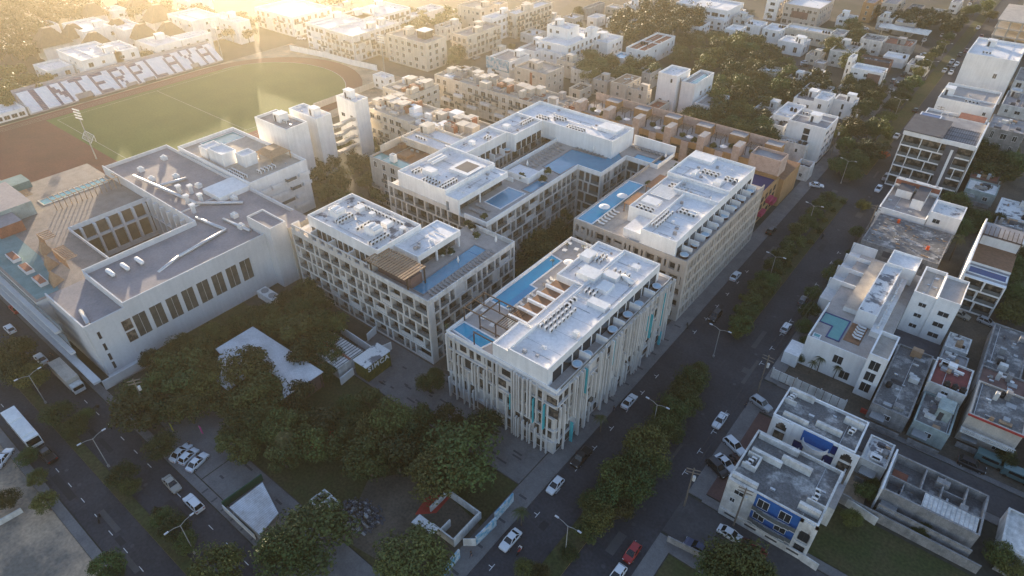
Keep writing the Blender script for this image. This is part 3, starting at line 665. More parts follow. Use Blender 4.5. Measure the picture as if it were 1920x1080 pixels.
for bx in (-116.1, -103.7):
    for j in (0, 1): mb = MB(); mb.tube([(bx + .9 + 1.5 * j, 77.4, zr + 1.75), (bx + .9 + 1.5 * j, 79.7, zr + 1.75)], [.55, .55], 10); part('roof_cylinder', mb, 'white_paint', S)
ac_rows(-114.5, 84.9, 13, 1, 1.25, 1, zr, W_S); ac_rows(-118, 79, 1, 3, 1, 1.1, zr, W_S, R(90)); ac_rows(-112.6, 76.4, 2, 5, 1.0, .95, zr, W_S, R(90)); ac_rows(-106, 77, 1, 4, 1, 1.1, zr, W_S, R(90)); ac_rows(-99.6, 75.0, 2, 5, 1.0, 1.1, zr, W_S, R(90))
for k in range(20): LOUNGE.put((-80.3, 74.2 + 1.05 * k, zt), R(90), 'grey sun lounger in the long row by the outer parapet of the pale frame hotel', 'loungers on the pale frame hotel')
UMBC.put((-83.1, 85.6, zt), 0, 'folded white parasol beside the middle of the pool of the pale frame hotel', None); UMBC.put((-81.8, 97.2, zt), 0, 'folded white parasol near the corner parapet of the pale frame hotel', None)

# --- courtyard hotel with several pools (behind)
Q = thing('courtyard_hotel', 'white hotel around a courtyard with several blue rooftop pools, the largest of the complex', 'hotel', (-100, 133, 0))
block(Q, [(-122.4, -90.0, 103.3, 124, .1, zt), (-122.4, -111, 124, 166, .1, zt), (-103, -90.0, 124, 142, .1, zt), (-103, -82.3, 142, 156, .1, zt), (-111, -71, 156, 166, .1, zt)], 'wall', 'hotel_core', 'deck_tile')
frame_facade(Q, '-y', (-123.7, -88.7, 102.0, 166), zs5, 1.3, seed=8); frame_facade(Q, '+x', (-123.7, -88.7, 102, 142), zs5, 1.3, seed=9, u0=103.3, bay=(2.2, 4.2))
frame_facade(Q, '-y', (-90, -81.0, 141.7, 166), zs5, 1.3, seed=10, u0=-88.7, solid=.2); frame_facade(Q, '+x', (-123.7, -81.0, 142, 156), zs5, 1.3, seed=11, u0=143, u1=156)
frame_facade(Q, '-y', (-81, -71.0, 155.3, 166), zs5, 1.3, seed=12); frame_facade(Q, '-x', (-103.9, -71, 124, 156), zs5, .9, seed=13, frame='beige_wall', rail=False); frame_facade(Q, '+x', (-123.7, -110.1, 124, 156), zs5, .9, seed=14)
frame_facade(Q, '-y', (-111, -103, 155.4, 166), zs5, .6, seed=15); frame_facade(Q, '-x', (-123.7, -71, 103.3, 166), zs5, 1.3, seed=16, bay=(3, 6), glass='glass')
mb = MB()
for (x0, x1, y0, y1) in ((-96, -88.7, 102, 102.25), (-88.95, -88.7, 102.25, 141.7), (-88.95, -81, 141.7, 141.95), (-81.25, -81, 141.95, 155.3), (-81.25, -71, 155.3, 155.55), (-71.25, -71, 155.55, 166), (-103.9, -103.65, 124, 156), (-103.65, -98, 124, 124.25)): mb.box(x0, x1, y0, y1, zt, 17.8)
part('parapet', mb, 'white_paint', Q)
mb = MB(); mb.box(-84.5, -71, 165.6, 166, zt, 19.6); part('terrace_wall', mb, 'white_paint', Q); mb = MB(); mb.box(-102.6, -94.31, 126.0, 132.8, zt, 17.2, 0, 1); mb.box(-102.6, -94, 125.7, 125.99, zt, 18.4); mb.box(-94.3, -94, 126, 132.8, zt, 18.4); part('terrace_wall', mb, ['white_paint', 'roof_white'], Q)
zr = pent(Q, -119.3, -102.2, 102.2, 121.6, zt, 22.0, .9)
mb = MB()
for x in (-123.7, -117.3, -110.8, -104.4): mb.box(x, x + .45, 102.3, 102.32 + .01, zt, 18.8)
mb.box(-123.7, -102, 102.0, 102.2, 16.6, 17.7); part('terrace_divider', mb, 'hotel_frame', Q)
pent(Q, -102.19, -97.6, 101.9, 121.4, 19.3, 20.9, .22, name='lounge_roof')
mb = MB(); mb.box(-102.2, -99.4, 104, 121, zt, 19.3); mb.box(-98, -97.7, 102.1, 102.5, zt, 19.3, 1); mb.box(-98, -97.7, 110, 110.4, zt, 19.3, 1); mb.box(-101, -97.7, 101.95, 102.1, zt, 19.3, 1); part('lounge', mb, ['glass_curtain', 'white_paint'], Q)
pent(Q, -119.3, -112.3, 121.61, 139.2, zt, 22.0, .9); pent(Q, -119.3, -109.3, 139.21, 152.8, zt, 22.0, .9); pent(Q, -119.3, -84.6, 152.81, 165, zt, 22.0, .9)
mb = MB()
for k in range(7): yy = 122.5 + 2.4 * k; mb.box(-112.29, -112.25, yy, yy + 1.9, zt + .1, zt + 2.5)
for k in range(5): yy = 140 + 2.5 * k; mb.box(-109.29, -109.25, yy, yy + 2.1, zt + .1, zt + 2.5)
part('terrace_glazing', mb, 'glass', Q)
for yy in (126.5, 131, 135.5): mb = MB(); mb.box(-112.2, -110.2, yy, yy + .25, zt, zt + 1.8); part('terrace_divider', mb, 'white_paint', Q)
pool_part(Q, [(-97.0, 111), (-91.5, 110.7), (-91.3, 121), (-97.0, 121)], zt); pool_part(Q, [(-93.6, 122.2), (-90.4, 122.2), (-90.2, 130), (-93.4, 130)], zt, 'pool_water', 'kerb_stone')
pool_part(Q, [(-97, 136.6), (-90.5, 135.6), (-90.3, 142.6), (-81.9, 143.0), (-81.9, 155.2), (-85.8, 158.6), (-85.9, 152), (-97.2, 151.2)], zt, 'pool_water', 'kerb_stone')
pool_part(Q, [(-80.0, 156.2), (-71.5, 156.0), (-71.5, 160.8), (-80.2, 160.6)], zt, 'pool_bright', 'kerb_stone')
W_Q = 'the roof of the white courtyard hotel'
boxes(Q, 'roof_box', ((-114, 106, 3.4, 2.4, 1.6), (-109.6, 111.5, 6.6, 7.2, 1.0), (-93.4, 158.6, 6.6, 4.6, 1.2), (-116.6, 127, 1.6, 1.6, 1.2), (-116.4, 142, 2, 2, 1.1)), 'white_paint', zr); mb = MB()
mb.box(-108.6, -104, 112.6, 117.6, zr + 1.002, zr + 1.01); part('plant_pit', mb, 'roof_dark', Q)
for j in (0, 1): mb = MB(); mb.tube([(-116.6 + 1.4 * j, 111, zr + .9), (-116.6 + 1.4 * j, 116.5, zr + .9)], [.45, .45], 8); part('roof_cylinder', mb, 'white_paint', Q)
ac_rows(-111.2, 103.6, 5, 2, 1.05, 1.3, zr, W_Q, R(90)); ac_rows(-105.2, 103.3, 2, 6, 1.0, 1.0, zr, W_Q, R(90)); ac_rows(-116.5, 105, 2, 3, 1, 1.1, zr, W_Q, R(90)); ac_rows(-113.6, 147.5, 2, 5, 1.1, 1.1, zr, W_Q, R(90)); ac_rows(-112.6, 154.8, 4, 2, 1.1, 1.2, zr, W_Q); ac_rows(-101, 154.2, 6, 2, 1.05, 1.1, zr, W_Q); ac_rows(-108, 157.5, 4, 2, 1.05, 1.3, zr, W_Q); ac_rows(-115.6, 133, 2, 2, 1.1, 1.2, zr, W_Q, R(90))
for yy in (128.6, 138.0): TUB.put((-111.2, yy, zt), 0, 'round hot tub on the inner terraces facing the courtyard of the white courtyard hotel', 'hot tubs on the white courtyard hotel')
for k in range(11): LOUNGE.put((-101.6, 134.2 + 1.7 * k, zt), R(90), 'grey sun lounger in the rows left of the big pool of the white courtyard hotel', 'loungers left of the big hotel pool')
for k in range(11): LOUNGE.put((-99.2, 133.4 + 1.55 * k, zt), R(90), 'grey sun lounger in the rows left of the big pool of the white courtyard hotel', 'loungers left of the big hotel pool')
for k in range(8): LOUNGE.put((-96 + 1.25 * k, 152.4, zt), R(180), 'grey sun lounger between the big pool and the white wall of the courtyard hotel', 'loungers behind the big hotel pool')
for k in range(6): LOUNGE.put((-94 + 1.2 * k, 153.0 - 3.9 + 3.2, zt + .2), R(180), 'grey sun lounger between the big pool and the white wall of the courtyard hotel', 'loungers behind the big hotel pool') if False else None
for k in range(11): LOUNGE.put((-83.6 + 1.15 * k, 163.4, zt), R(180), 'grey sun lounger along the white back wall beside the small square pool', 'loungers along the hotel back wall')
for k in range(8): LOUNGE.put((-95.8 + .1 * k, 104.2 + .8 * k, zt) if k < 0 else (-96.4 + .95 * (k % 4), 105.6 + 2.4 * (k // 4), zt), R(90), 'grey sun lounger on the deck before the near pool of the courtyard hotel', 'loungers by the near hotel pool')
UMBC.put((-99.8, 132.9, zt), 0, 'folded white parasol in the corner of the terrace left of the big hotel pool', None); UMBC.put((-90.6, 153.2 - .6, zt), 0, 'folded white parasol behind the big hotel pool', None); UMBC.put((-71.9, 161.6, zt), 0, 'folded white parasol at the right corner of the small square hotel pool', None)

# --- beige hotel along the avenue (right of centre)
H = thing('beige_hotel', 'long beige hotel with tall narrow openings beside the avenue, behind the fin clad hotel', 'hotel', (-58.5, 140, 0))
block(H, [(-73.0, -44.0, 118.2, 163.4, .1, zt)], 'wall', 'hotel_beige', 'deck_tile')
rcH = (-73.7, -43.3, 117.5, 163.4)
frame_facade(H, '-y', rcH, zs5, .7, bay=(1.2, 3.0), colw=.7, slab=1.15, frame='hotel_beige', seed=31, rail=False, solid=.16, tall=True); frame_facade(H, '+x', rcH, zs5, .7, bay=(1.15, 2.0), colw=.55, slab=.9, frame='hotel_beige', seed=32, u0=118.2, rail=False, solid=.08, tall=True)
frame_facade(H, '-x', rcH, zs5, .7, bay=(2, 3.4), colw=.7, slab=1.0, frame='hotel_beige', seed=33, u0=118.2, rail=False)
mb = MB(); mb.box(-73.7, -43.3, 117.5, 117.75, zt, 17.4); mb.box(-43.55, -43.3, 117.75, 163.4, zt, 17.5); mb.box(-73.7, -73.45, 117.75, 163.4, zt, 17.4); part('parapet', mb, 'hotel_beige', H)
zr = pent(H, -55.6, -46.6, 117.76, 139.7, zt, 21.2, .8)
zr2 = pent(H, -63.8, -46.6, 146.0, 162.8, zt, 21.8, .8); pent(H, -59, -46.6, 139.71, 145.99, zt, 21.4, .7)
mb = MB(); mb.box(-63.5, -55.61, 126, 145.9, zt, 20.0, 0, 1); ring(mb, -63.5, -55.61, 126, 145.9, 20.0, 20.8, .2); mb.box(-60.5, -55.62, 118.6, 125.9, zt, 19.2, 0, 1); part('penthouse_annex', mb, ['white_paint', 'roof_white'], H)
mb = MB()
for k in range(9): mb.box(-62.6, -57.0, 134.4 + .7 * k, 134.75 + .7 * k, 20.85, 20.95)
part('roof_slat', mb, 'white_paint', H); boxes(H, 'roof_box', ((-62.4, -58.2, 129.8, 133.2, 20.0, 20.9), (-63.6, -57, 158, 162, zr2, zr2 + .9), (-50.6, -48.6, 131, 133, zr, zr + .8), (-52, -50, 148, 150.4, zr2, zr2 + 1.1), (-58.6, -57.5, 149.5, 152, zr2, zr2 + .9)), 'white_paint')
mb = MB()
for k in range(13): yy = 118.6 + 3.35 * k; mb.box(-46.59, -46.55, yy, yy + 2.6, zt + .1, zt + 2.5)
part('terrace_glazing', mb, 'glass', H)
for k in range(12): yy = 121.6 + 3.4 * k; mb = MB(); mb.box(-46.5, -44.2, yy, yy + .28, zt, zt + 1.75); part('terrace_divider', mb, 'white_paint', H)
pool_part(H, [(-73.3, 118.3), (-69.0, 118.3), (-69.0, 143.8), (-73.3, 143.8)], zt + .4, 'pool_bright')
mb = MB(); mb.box(-68.8, -63.6, 118.2, 160, zt + .005, zt + .06); part('wood_deck', mb, 'roof_beige', H)
mb = MB(); mb.box(-66.6, -63.9, 129, 136, 19.0, 19.15); mb.box(-66.6, -63.9, 140, 148, 19.2, 19.35)
for yy in (129.2, 135.6, 140.2, 147.6): mb.box(-66.5, -66.3, yy, yy + .2, zt, 19.0)
part('courtyard_canopy', mb, 'deck_wood', H)
W_H = 'the roof of the beige avenue hotel'
ac_rows(-54.6, 121.5, 2, 7, 1.1, 1.25, zr, W_H, R(90)); ac_rows(-52.2, 131, 4, 2, 1.1, 1.2, zr, W_H); ac_rows(-61.8, 127.2, 4, 2, 1.2, 1.2, 20.0, W_H); ac_rows(-60.6, 141.6, 5, 2, 1.15, 1.5, 20.0, W_H); ac_rows(-56.6, 152.4, 4, 2, 1.2, 1.2, zr2, W_H); ac_rows(-50.2, 152.2, 3, 2, 1.2, 1.2, zr2, W_H)
for k in range(8): TUB.put((-45.2, 120.0 + 3.4 * k * 1.6, zt), 0, 'round hot tub on the street side terraces of the beige avenue hotel', 'hot tubs on the beige avenue hotel')
UMB.put((-70.0, 125.6, zt), 0, 'open white parasol standing at the near end of the pool of the beige avenue hotel', None, .85); UMB.put((-69.4, 133.2, zt), 0, 'open white parasol standing at the middle of the pool of the beige avenue hotel', None, .85)
for k in range(6): LOUNGEW.put((-67.6, 120.4 + 1.4 * k, zt + .06), R(90), 'pale sun lounger on the deck beside the pool of the beige avenue hotel', 'loungers on the beige avenue hotel')

# ------------------------------------------------------------------ shopping mall with courtyard (left)
Mm = thing('shopping_mall', 'huge white shopping mall with a square courtyard and eight dark windows in a row', 'shopping mall', (-164, 51, 0))
zw, zr = 15.0, 14.0
mb = MB()
mb.box(-149.5, -131.3, 33.0, 79.6, 0, zr, 0, 1); mb.box(-198.5, -149.5, 60.2, 79.6, 0, zr, 0, 1); mb.box(-232, -149.5, 22.4, 39.9, 0, 12.6, 0, 2); mb.box(-210, -174.2, 39.9, 60.2, 0, 12.6, 0, 2); mb.box(-149.5, -131.3, 24.6, 33.0, 0, 13.0, 0, 1); mb.box(-174.2, -149.5, 39.9, 60.2, 0, 2.2, 0, 3)
part('wall', mb, ['mall_wall', 'mall_roof', 'mall_deck', 'paving_red'], Mm)
mb = MB(); mb.box(-131.3, -131.0, 33.0, 79.6, 0, zw); mb.box(-149.2, -131.3, 33.0, 33.3, zr, zw); mb.box(-149.5, -149.2, 33.0, 60.5, zr, zw + .4); mb.box(-198.5, -149.5, 60.2, 60.5, zr, zw + .4); mb.box(-198.5, -131.3, 79.3, 79.6, zr, zw); mb.box(-198.5, -198.2, 60.5, 79.3, zr, zw)
mb.box(-158.2, -157.9, 60.5, 79.3, zr, zr + .35); mb.box(-149.5, -131.0, 24.6, 24.9, 13, 13.8); mb.box(-131.3, -131.0, 24.9, 33, 0, 13.8); part('parapet', mb, 'mall_wall', Mm)
mb = MB(); mb.box(-137.5, -128.0, 67.9, 72.5, 0, 17.0, 0, 1); ring(mb, -137.5, -128.0, 67.9, 72.5, 17.0, 17.5, .25); mb.box(-134, -127.6, 72.5, 79.0, 0, 15.6, 2, 1); part('stair_tower', mb, ['mall_wall', 'mall_roof', 'cream_paint'], Mm)  # cream on the rear jog: warm light put into its wall colour
for k in range(8): window(Mm, '+x', -131.0, 35.0 + 3.72 * k, 5.2, 2.9, 5.8, 'mall_glass', 'mall_wall')
for z in (5.2, 8.6 - .9 + .6): window(Mm, '+x', -131.0, 32.2, z, 1.9, 2.6, 'glass_curtain', 'brown_wall')
for z, u in ((9.4, 30.2), (6.2, 29.9), (3.4, 29.7), (1.0, 29.5)): window(Mm, '+x', -131.0, 26.6, z, .7, 2.0, 'glass', 'mall_wall', bars=0)
mb = MB(); ring(mb, -174.2, -149.5, 39.9, 60.2, 8.6, 9.1, 1.0); ring(mb, -174.2, -149.5, 39.9, 60.2, 2.2, 3.4, .6); dk = MB(); ring(dk, -174.19, -149.51, 39.91, 60.19, 3.41, 8.59, .12); ring(dk, -174.19, -149.51, 39.91, 60.19, 9.11, 12.4, .12); part('gallery_shade_panel', dk, 'hotel_core', Mm)  # dark panels paint the shade of the open gallery floors
for k in range(6):
    yy = 42 + 3.3 * k; mb.box(-174.2, -173.0, yy, yy + .6, 3.4, 12.6); mb.box(-150.7, -149.5, yy, yy + .6, 3.4, zr)
for k in range(7):
    xx = -172 + 3.4 * k; mb.box(xx, xx + .6, 59.0, 60.2, 3.4, zr)
mb.box(-174.2, -149.5, 39.9, 40.1, 12.6, 13.6); mb.box(-174.4, -174.2, 39.9, 60.2, 12.6, 13.6); part('courtyard_gallery', mb, 'mall_wall', Mm)
mb = MB()
for k in range(7): xx = -228 + 13 * k; mb.box(xx, xx + 12.6, 22.3, 22.39, 3.2, 5.6); mb.box(xx, xx + 12.6, 22.3, 22.39, 6.6, 9.2); mb.box(xx, xx + 12.6, 22.3, 22.39, 10.2, 12.0)
part('shop_glazing', mb, 'glass_green', Mm)
mb = MB(); mb.box(-232, -127.2, 20.9, 22.39, 2.6, 3.1); mb.box(-232, -136, 21.3, 22.29, 5.7, 6.2); mb.box(-232, -140, 21.3, 22.29, 9.3, 9.8); mb.box(-127.5, -127.2, 22.4, 33, 0, 2.4); mb.box(-131, -127.2, 24.6, 33, .1, .3); part('canopy', mb, 'mall_wall', Mm)
pool_part(Mm, [(-197, 41.5), (-193.2, 41.5), (-193.2, 59), (-197, 59)], 12.6, 'pool_aqua', 'cream_paint'); mb = MB(); mb.prism([(-215, 23), (-150.5, 23), (-150.5, 27.6), (-168, 30.6), (-215, 30.6)], 12.6, 12.62); part('aqua_deck', mb, 'deck_aqua', Mm)
def lath(x0, x1, y0, y1, z0, z1, n, ax):
    mb = MB()
    for k in range(n + 1):
        if ax == 'y': yy = y0 + (y1 - y0) * k / n; mb.box(x0, x1, yy - .07, yy + .07, z1 - .1, z1 + .1); mb.box(x1 - .16, x1, yy - .08, yy + .08, z0, z1 - .1)
        else: xx = x0 + (x1 - x0) * k / n; mb.box(xx - .07, xx + .07, y0, y1, z1 - .1, z1 + .1); mb.box(xx - .08, xx + .08, y0, y0 + .16, z0, z1 - .1)
    if ax == 'y': mb.box(x1 - .2, x1 + .06, y0, y1, z1 + .104, z1 + .25)
    else: mb.box(x0, x1, y0 - .06, y0 + .2, z1 + .104, z1 + .25)
    part('pergola', mb, 'wood_lit', Mm)
lath(-191.5, -187.5, 42.5, 59.5, 12.6, 15.4, 13, 'y'); lath(-164, -157, 32.5, 35.2, 12.6, 15.0, 9, 'x'); lath(-174.5, -170.5, 33.2, 36, 12.6, 14.8, 4, 'x'); lath(-200.5, -196.6, 37.6, 41, 12.6, 15.2, 4, 'x')
mb = MB(); mb.box(-207, -190, 29.5, 38.6, 12.6, 16.4, 0, 1); mb.box(-190, -183.5, 27.8, 33.5, 12.6, 15.4, 2, 1); mb.box(-213, -207, 33, 44, 12.6, 14.6, 3, 3); part('rooftop_restaurant', mb, ['aqua_wall', 'mall_roof', 'terracotta', 'deck_aqua'], Mm)
mb = MB()
for k in range(3): xx = -174 + 7.5 * k; mb = MB(); mb.box(xx, xx + 4.6, 25.4, 27.2, 12.64, 13.4); mb.box(xx + .2, xx + 4.4, 25.6, 27.0, 13.402, 13.5, 1); part('planter', mb, ['mall_wall', 'terracotta'], Mm)

mb = MB()
for k, (x, y_) in enumerate(((-171, 31.4), (-163.5, 29.6), (-156, 27.6))): mb = MB(); mb.add([(x, y_, 12.64), (x + 4.2, y_ - .6, 12.64), (x + 2.6, y_ + 2.4, 12.64), (x + 2.0, y_ + .7, 16.0)], [(0, 1, 3), (1, 2, 3), (2, 0, 3)]); part('sail_canopy', mb, 'wood_lit', Mm)
mb = MB()
for p, q in (((-186, 63, 15), (-158.5, 66, 14.6)), ((-158.5, 66, 14.6), (-149.6, 74, 14.4)), ((-152, 62, 14.4), (-141, 63.5, 14.4)), ((-141, 63.5, 14.4), (-139, 50, 14.4)), ((-139, 50, 14.4), (-137.4, 44, 13.9)), ((-176, 64, 14.5), (-174, 72, 14.5)), ((-146, 66, 14.4), (-136, 67, 14.4)), ((-132.4, 26, 13.3), (-138, 27, 13.3))): mb = MB(); mb.tube([p, q], [.42, .42], 8); part('air_duct', mb, 'galvanised', Mm, True)
mb = MB()
for (x, y_) in ((-182, 65), (-178, 70), (-190, 66), (-154, 73), (-146, 68), (-140, 66), (-168, 71), (-192, 74)): mb = MB(); mb.box(x, x + 1.6, y_, y_ + 1.4, zr, zr + 1.1); mb.cyl(x + .8, y_ + .7, zr + 1.1, zr + 1.5, .5, .35, 8); part('extractor_fan', mb, 'ac_white', Mm)
for k in range(3): GAS.put((-144.3 + 0.2 * k, 36.8 + 3.2 * k, zr), R(90), 'white cylindrical gas tank in the row of three on the shopping mall roof', 'gas tanks on the shopping mall')
for (x, y_) in ((-168, 66.6), (-165.6, 68.6), (-161.2, 65), (-159, 67.6), (-155.4, 63.4)): VENT.put((x, y_, zr), 0, 'tall square white capped vent on the roof of the shopping mall', 'roof vents on the shopping mall')
# ------------------------------------------------------------------ right bank of the avenue
# seaside style apartment block of two wings round a yard (bottom right)
def arch_wall(mb, face, plane, u0, u1, z0, z1, m, d0=0, d1=.25, n=8):
    """filler over an arched opening between u0 and u1: the spandrel above a half ellipse"""
    c, r_ = (u0 + u1) / 2, (u1 - u0) / 2; h = (z1 - z0)
    for i in range(n):
        a, b = u0 + (u1 - u0) * i / n, u0 + (u1 - u0) * (i + 1) / n; mx = max(abs(a - c), abs(b - c)) / r_
        zt_ = z0 + h * .8 * math.sqrt(max(0, 1 - mx * mx)); fb(mb, face, plane, a, b, d0, d1, zt_, z1, m)
def balcony_half(t, cx, y, z, r, mat, n=14):
    mb = MB()
    for i in range(n):
        a0, a1 = math.pi + math.pi * i / n, math.pi + math.pi * (i + 1) / n
        q = [(cx + rr * math.cos(a), y + rr * .8 * math.sin(a)) for rr, a in ((r, a0), (r, a1), (r - .15, a1), (r - .15, a0))]; mb.prism(q, z, z + 1.0)
    mb.prism([(cx + (r - .16) * math.cos(math.pi + math.pi * i / n), y + (r - .16) * .8 * math.sin(math.pi + math.pi * i / n)) for i in range(n + 1)], z - .15, z + .05); part('round_balcony', mb, mat, t)
A1, rc, zr = bld('apartment_block', 'white flat roofed apartment block with a bright blue balcony front facing the small side street', 9.2, rc=(-13.6, 1.2, 75.6, 88.6), fl=2, faces=('-x', '+x'), wall='white_aged', roof='roof_stained', par=.7, tank=0, gap=4.5, where='the front wing of the blue balcony block', roofbits=True)
mb = MB(); mb.box(-8.6, -1.4, 75.45, 75.59, 2.2, 9.0); part('blue_wall', mb, 'blue_paint', A1)
for u in (-7.2, -3.6):
    for z in (6.3, 3.2): window(A1, '-y', 75.45, u, z, 1.9, 2.1, 'glass', 'frame_white')
for z in (5.9, 2.8):
    mb = MB()
    for i in range(8):
        a = -8.6 + .9 * i; dd = 1.15 - .5 * abs((i - 3.5) / 4) ** 2; mb.box(a, a + .9, 75.45 - dd, 75.44, z - .2, z); mb.box(a, a + .9, 75.45 - dd, 75.45 - dd + .07, z, z + .9, 1)
    part('curved_balcony', mb, ['white_aged', 'rail_glass'], A1)
mb = MB(); mb.box(-13.5, -8.6, 75.3, 75.59, .2, 9.2); part('stair_wing', mb, 'white_aged', A1)
for (u, z) in ((-11.2, 6.6), (-11.9, 4.2)): window(A1, '-y', 75.3, u, z, 1.7 if z > 5 else .9, 1.1)
mb = MB(); arch_wall(mb, '-y', 75.3, -.9, .9, 6.3, 8.4, 0, n=8); mb.box(-1.4, -.9, 75.3, 75.59, .2, 9.0); mb.box(.9, 1.4, 75.3, 75.59, .2, 9.0); mb.box(-.9, .9, 75.3, 75.55, 3.0, 3.6); mb.box(-1.4, 1.4, 75.3, 75.6, 8.4, 9.0); part('arch_bay', mb, 'white_aged', A1)
for z in (4.0, .6): window(A1, '-y', 75.58, 0, z, 1.6, 2.2, 'glass', 'frame_dark')
mb = MB(); mb.box(-13.4, 1.1, 75.0, 75.29, 0, 1.6)
for k in range(4): mb.box(-12.4 + 3.6 * k, -10.4 + 3.6 * k, 74.96, 75.0, .8, 1.2, 1)
part('garden_wall', mb, ['white_aged', 'metal_dark'], A1)
boxes(A1, 'roof_screen', [(q[0], q[1], q[2], q[3], zr, zr + q[4]) for q in ((-13.2, -9, 76.1, 76.8, 1.5), (-12.8, -7.5, 83.2, 83.9, 1.3), (-8.0, -3.0, 84.6, 85.3, 1.6), (-13, -10.9, 79.6, 79.9, 1.2), (-13, -10.9, 82.4, 82.7, 1.2), (-10.9, -10.6, 79.6, 82.7, 1.2), (-2.6, .8, 77.2, 77.9, 1.5), (-1.9, .9, 79.2, 79.5, 1.2), (-13, -6, 87.4, 87.9, 1.2))], 'white_aged')
tanks([(-12.2, 80.3), (-12.0, 81.2), (-11.7, 82.0)], zr, 'the front wing beside the avenue forecourt', AC, 'white air conditioner in the row of three on ', 'air conditioners on ', 0)
tanks([(-.9, 80.2), (-.8, 81.3), (-1.0, 82.3)], zr, 'the right edge of the front wing of the blue balcony block', AC, 'white air conditioner on ', 'air conditioners on ')
A2, rc, zr = bld('apartment_block', 'white apartment block with two round balconies and tall arches facing an inner yard', 9.0, rc=(-12.9, 1.6, 94.2, 103.0), fl=2, faces=('+x', '-x'), wall='white_paint', roof='roof_stained', par=.6, gap=4.2, where='the rear wing with round balconies')
for z in (3.1, 6.1): balcony_half(A2, -4.6, 94.1, z, 2.3, 'white_paint')
mb = MB(); mb.box(-7.2, -2.0, 94.0, 94.19, 6.2, 8.7); part('blue_wall', mb, 'blue_paint', A2)
for (u, z) in ((-7.2, 3.3), (-1.8, 3.4), (-1.6, 6.3), (-7.6, .5), (-1.8, .4)): window(A2, '-y', 94.19, u, z, 1.9, 2.1, 'pool_navy', 'frame_dark', bars=0)
for u0 in (-12.2, -.6):
    mb = MB(); arch_wall(mb, '-y', 93.8, u0, u0 + 2.6, 6.0, 8.9, 0); mb.box(u0 - .5, u0, 93.8, 94.19, 0, 8.9); mb.box(u0 + 2.6, u0 + 3.1, 93.8, 94.19, 0, 8.9); part('arch_bay', mb, 'white_paint', A2)
    for z in (3.3, 6.2): window(A2, '-y', 94.19, u0 + 1.3, z, 1.9, 2.2, 'glass_curtain', 'frame_dark')
boxes(A2, 'roof_screen', [(q[0], q[1], q[2], q[3], zr, zr + q[4]) for q in ((-12.5, -8, 101.8, 102.4, 1.4), (-6, -1.5, 96.6, 97.2, 1.2), (-11.5, -7, 95.2, 95.7, 1.3), (-2.2, 1.2, 100.6, 101.2, 1.5), (-12.5, -10.4, 99, 99.3, 1.1))], 'white_aged')
tanks([(-11.9, 99.9), (-11.7, 100.7), (-11.5, 101.4)], zr, 'the rear wing with round balconies', AC, 'white air conditioner in the left corner of ', 'air conditioners on ')
tanks([(-.4, 98.6), (-.2, 99.5)], zr, 'the right side of the rear wing with round balconies', AC, 'white air conditioner on ', 'air conditioners on ')
mb = MB(); mb.box(-4, 1.4, 88.7, 94.1, 3.0, 3.25); mb.box(1.2, 1.5, 88.7, 94.1, 0, 4.6, 1); mb.box(.2, 2.4, 84, 90, 0, 4.8, 1, 2); single('carport', mb, ['roof_dark', 'white_aged', 'roof_grey'], 'dark flat carport roof linking the two wings of the blue balcony block', 'carport')
# white villa with the turquoise pool
V1, rc, zr = bld('villa', 'stepped white villa with a turquoise roof pool and a tall column of three dark windows', 11.2, rc=(-3.4, .2, 119.6, 128.6), fl=3, faces=(), par=.9, roof='roof_beige', roofbits=False)
mb = MB(); mb.box(-15.5, -3.41, 121.6, 163, 0, 7.0, 0, 1); mb.box(-18.6, -15.51, 119.5, 124.5, 0, 3.2, 0, 2); mb.box(-3.41, -1.3, 128.61, 163, 0, 6.4, 0, 1); mb.box(-9.3, -5.4, 133.6, 156, 7.002, 10.4, 0, 3); ring(mb, -9.3, -5.4, 133.6, 156, 10.4, 10.8, .2); mb.box(-5.39, -3.42, 131, 156, 7.002, 8.4, 0, 2)
mb.box(-9.0, -2.6, 156.02, 163, 7.003, 10.6, 0, 2); ring(mb, -9.0, -2.6, 156.02, 163, 10.6, 11.2, .2); mb.box(-12.4, -9.31, 136.6, 160, 7.002, 8.2, 0, 4); part('wall', mb, ['white_paint', 'deck_tile', 'roof_white', 'roof_flaked', 'roof_beige'], V1) if False else part('terrace_block', mb, ['white_paint', 'deck_tile', 'roof_white', 'roof_flaked', 'roof_beige'], V1)
for k in range(3): window(V1, '-y', 119.6, -1.7, 1.5 + 3.0 * k, 2.0, 2.4, 'glass', 'frame_white')
for (u, z) in ((-8.4, 4.0), (-6.2, .8)): window(V1, '-y', 121.6, u, z, 2.0, 2.2, 'glass', 'frame_white')
pool_part(V1, [(-15.2, 133.4), (-15.2, 129.4), (-12.4, 129.4), (-12.4, 125.0), (-9.8, 125.0), (-9.8, 133.4)], 7.0, 'pool_aqua', 'pool_navy', .3)
mb = MB(); mb.box(-9.3, -6.0, 126.2, 133.4, 7.004, 7.06); part('wood_deck', mb, 'deck_wood', V1)
for k in range(4): y_ = 141 + 6.5 * k; mb = MB(); mb.box(-18.4, -12.5, y_, y_ + 5.2, 0, 5.2, 0, 1); mb.prism([(-18.4, y_ + 5.21), (-12.5, y_ + 5.21), (-12.5, y_ + 5.5), (-18.4, y_ + 5.5)], 0, 8.0); part('terrace_unit', mb, ['white_paint', 'roof_white'], V1)
mb = MB(); mb.box(-14.8, -13.2, 122.6, 124.0, 7.0, 7.7); mb.box(-14.6, -13.4, 122.8, 123.8, 7.702, 7.71, 1); part('plunge_pool', mb, ['white_paint', 'pool_aqua'], V1)
mb = MB(); mb.box(-15.5, -15.25, 121.6, 136, 7.002, 8.2); mb.box(-15.24, -3.41, 121.6, 121.85, 7.002, 8.0); part('parapet', mb, 'white_paint', V1)
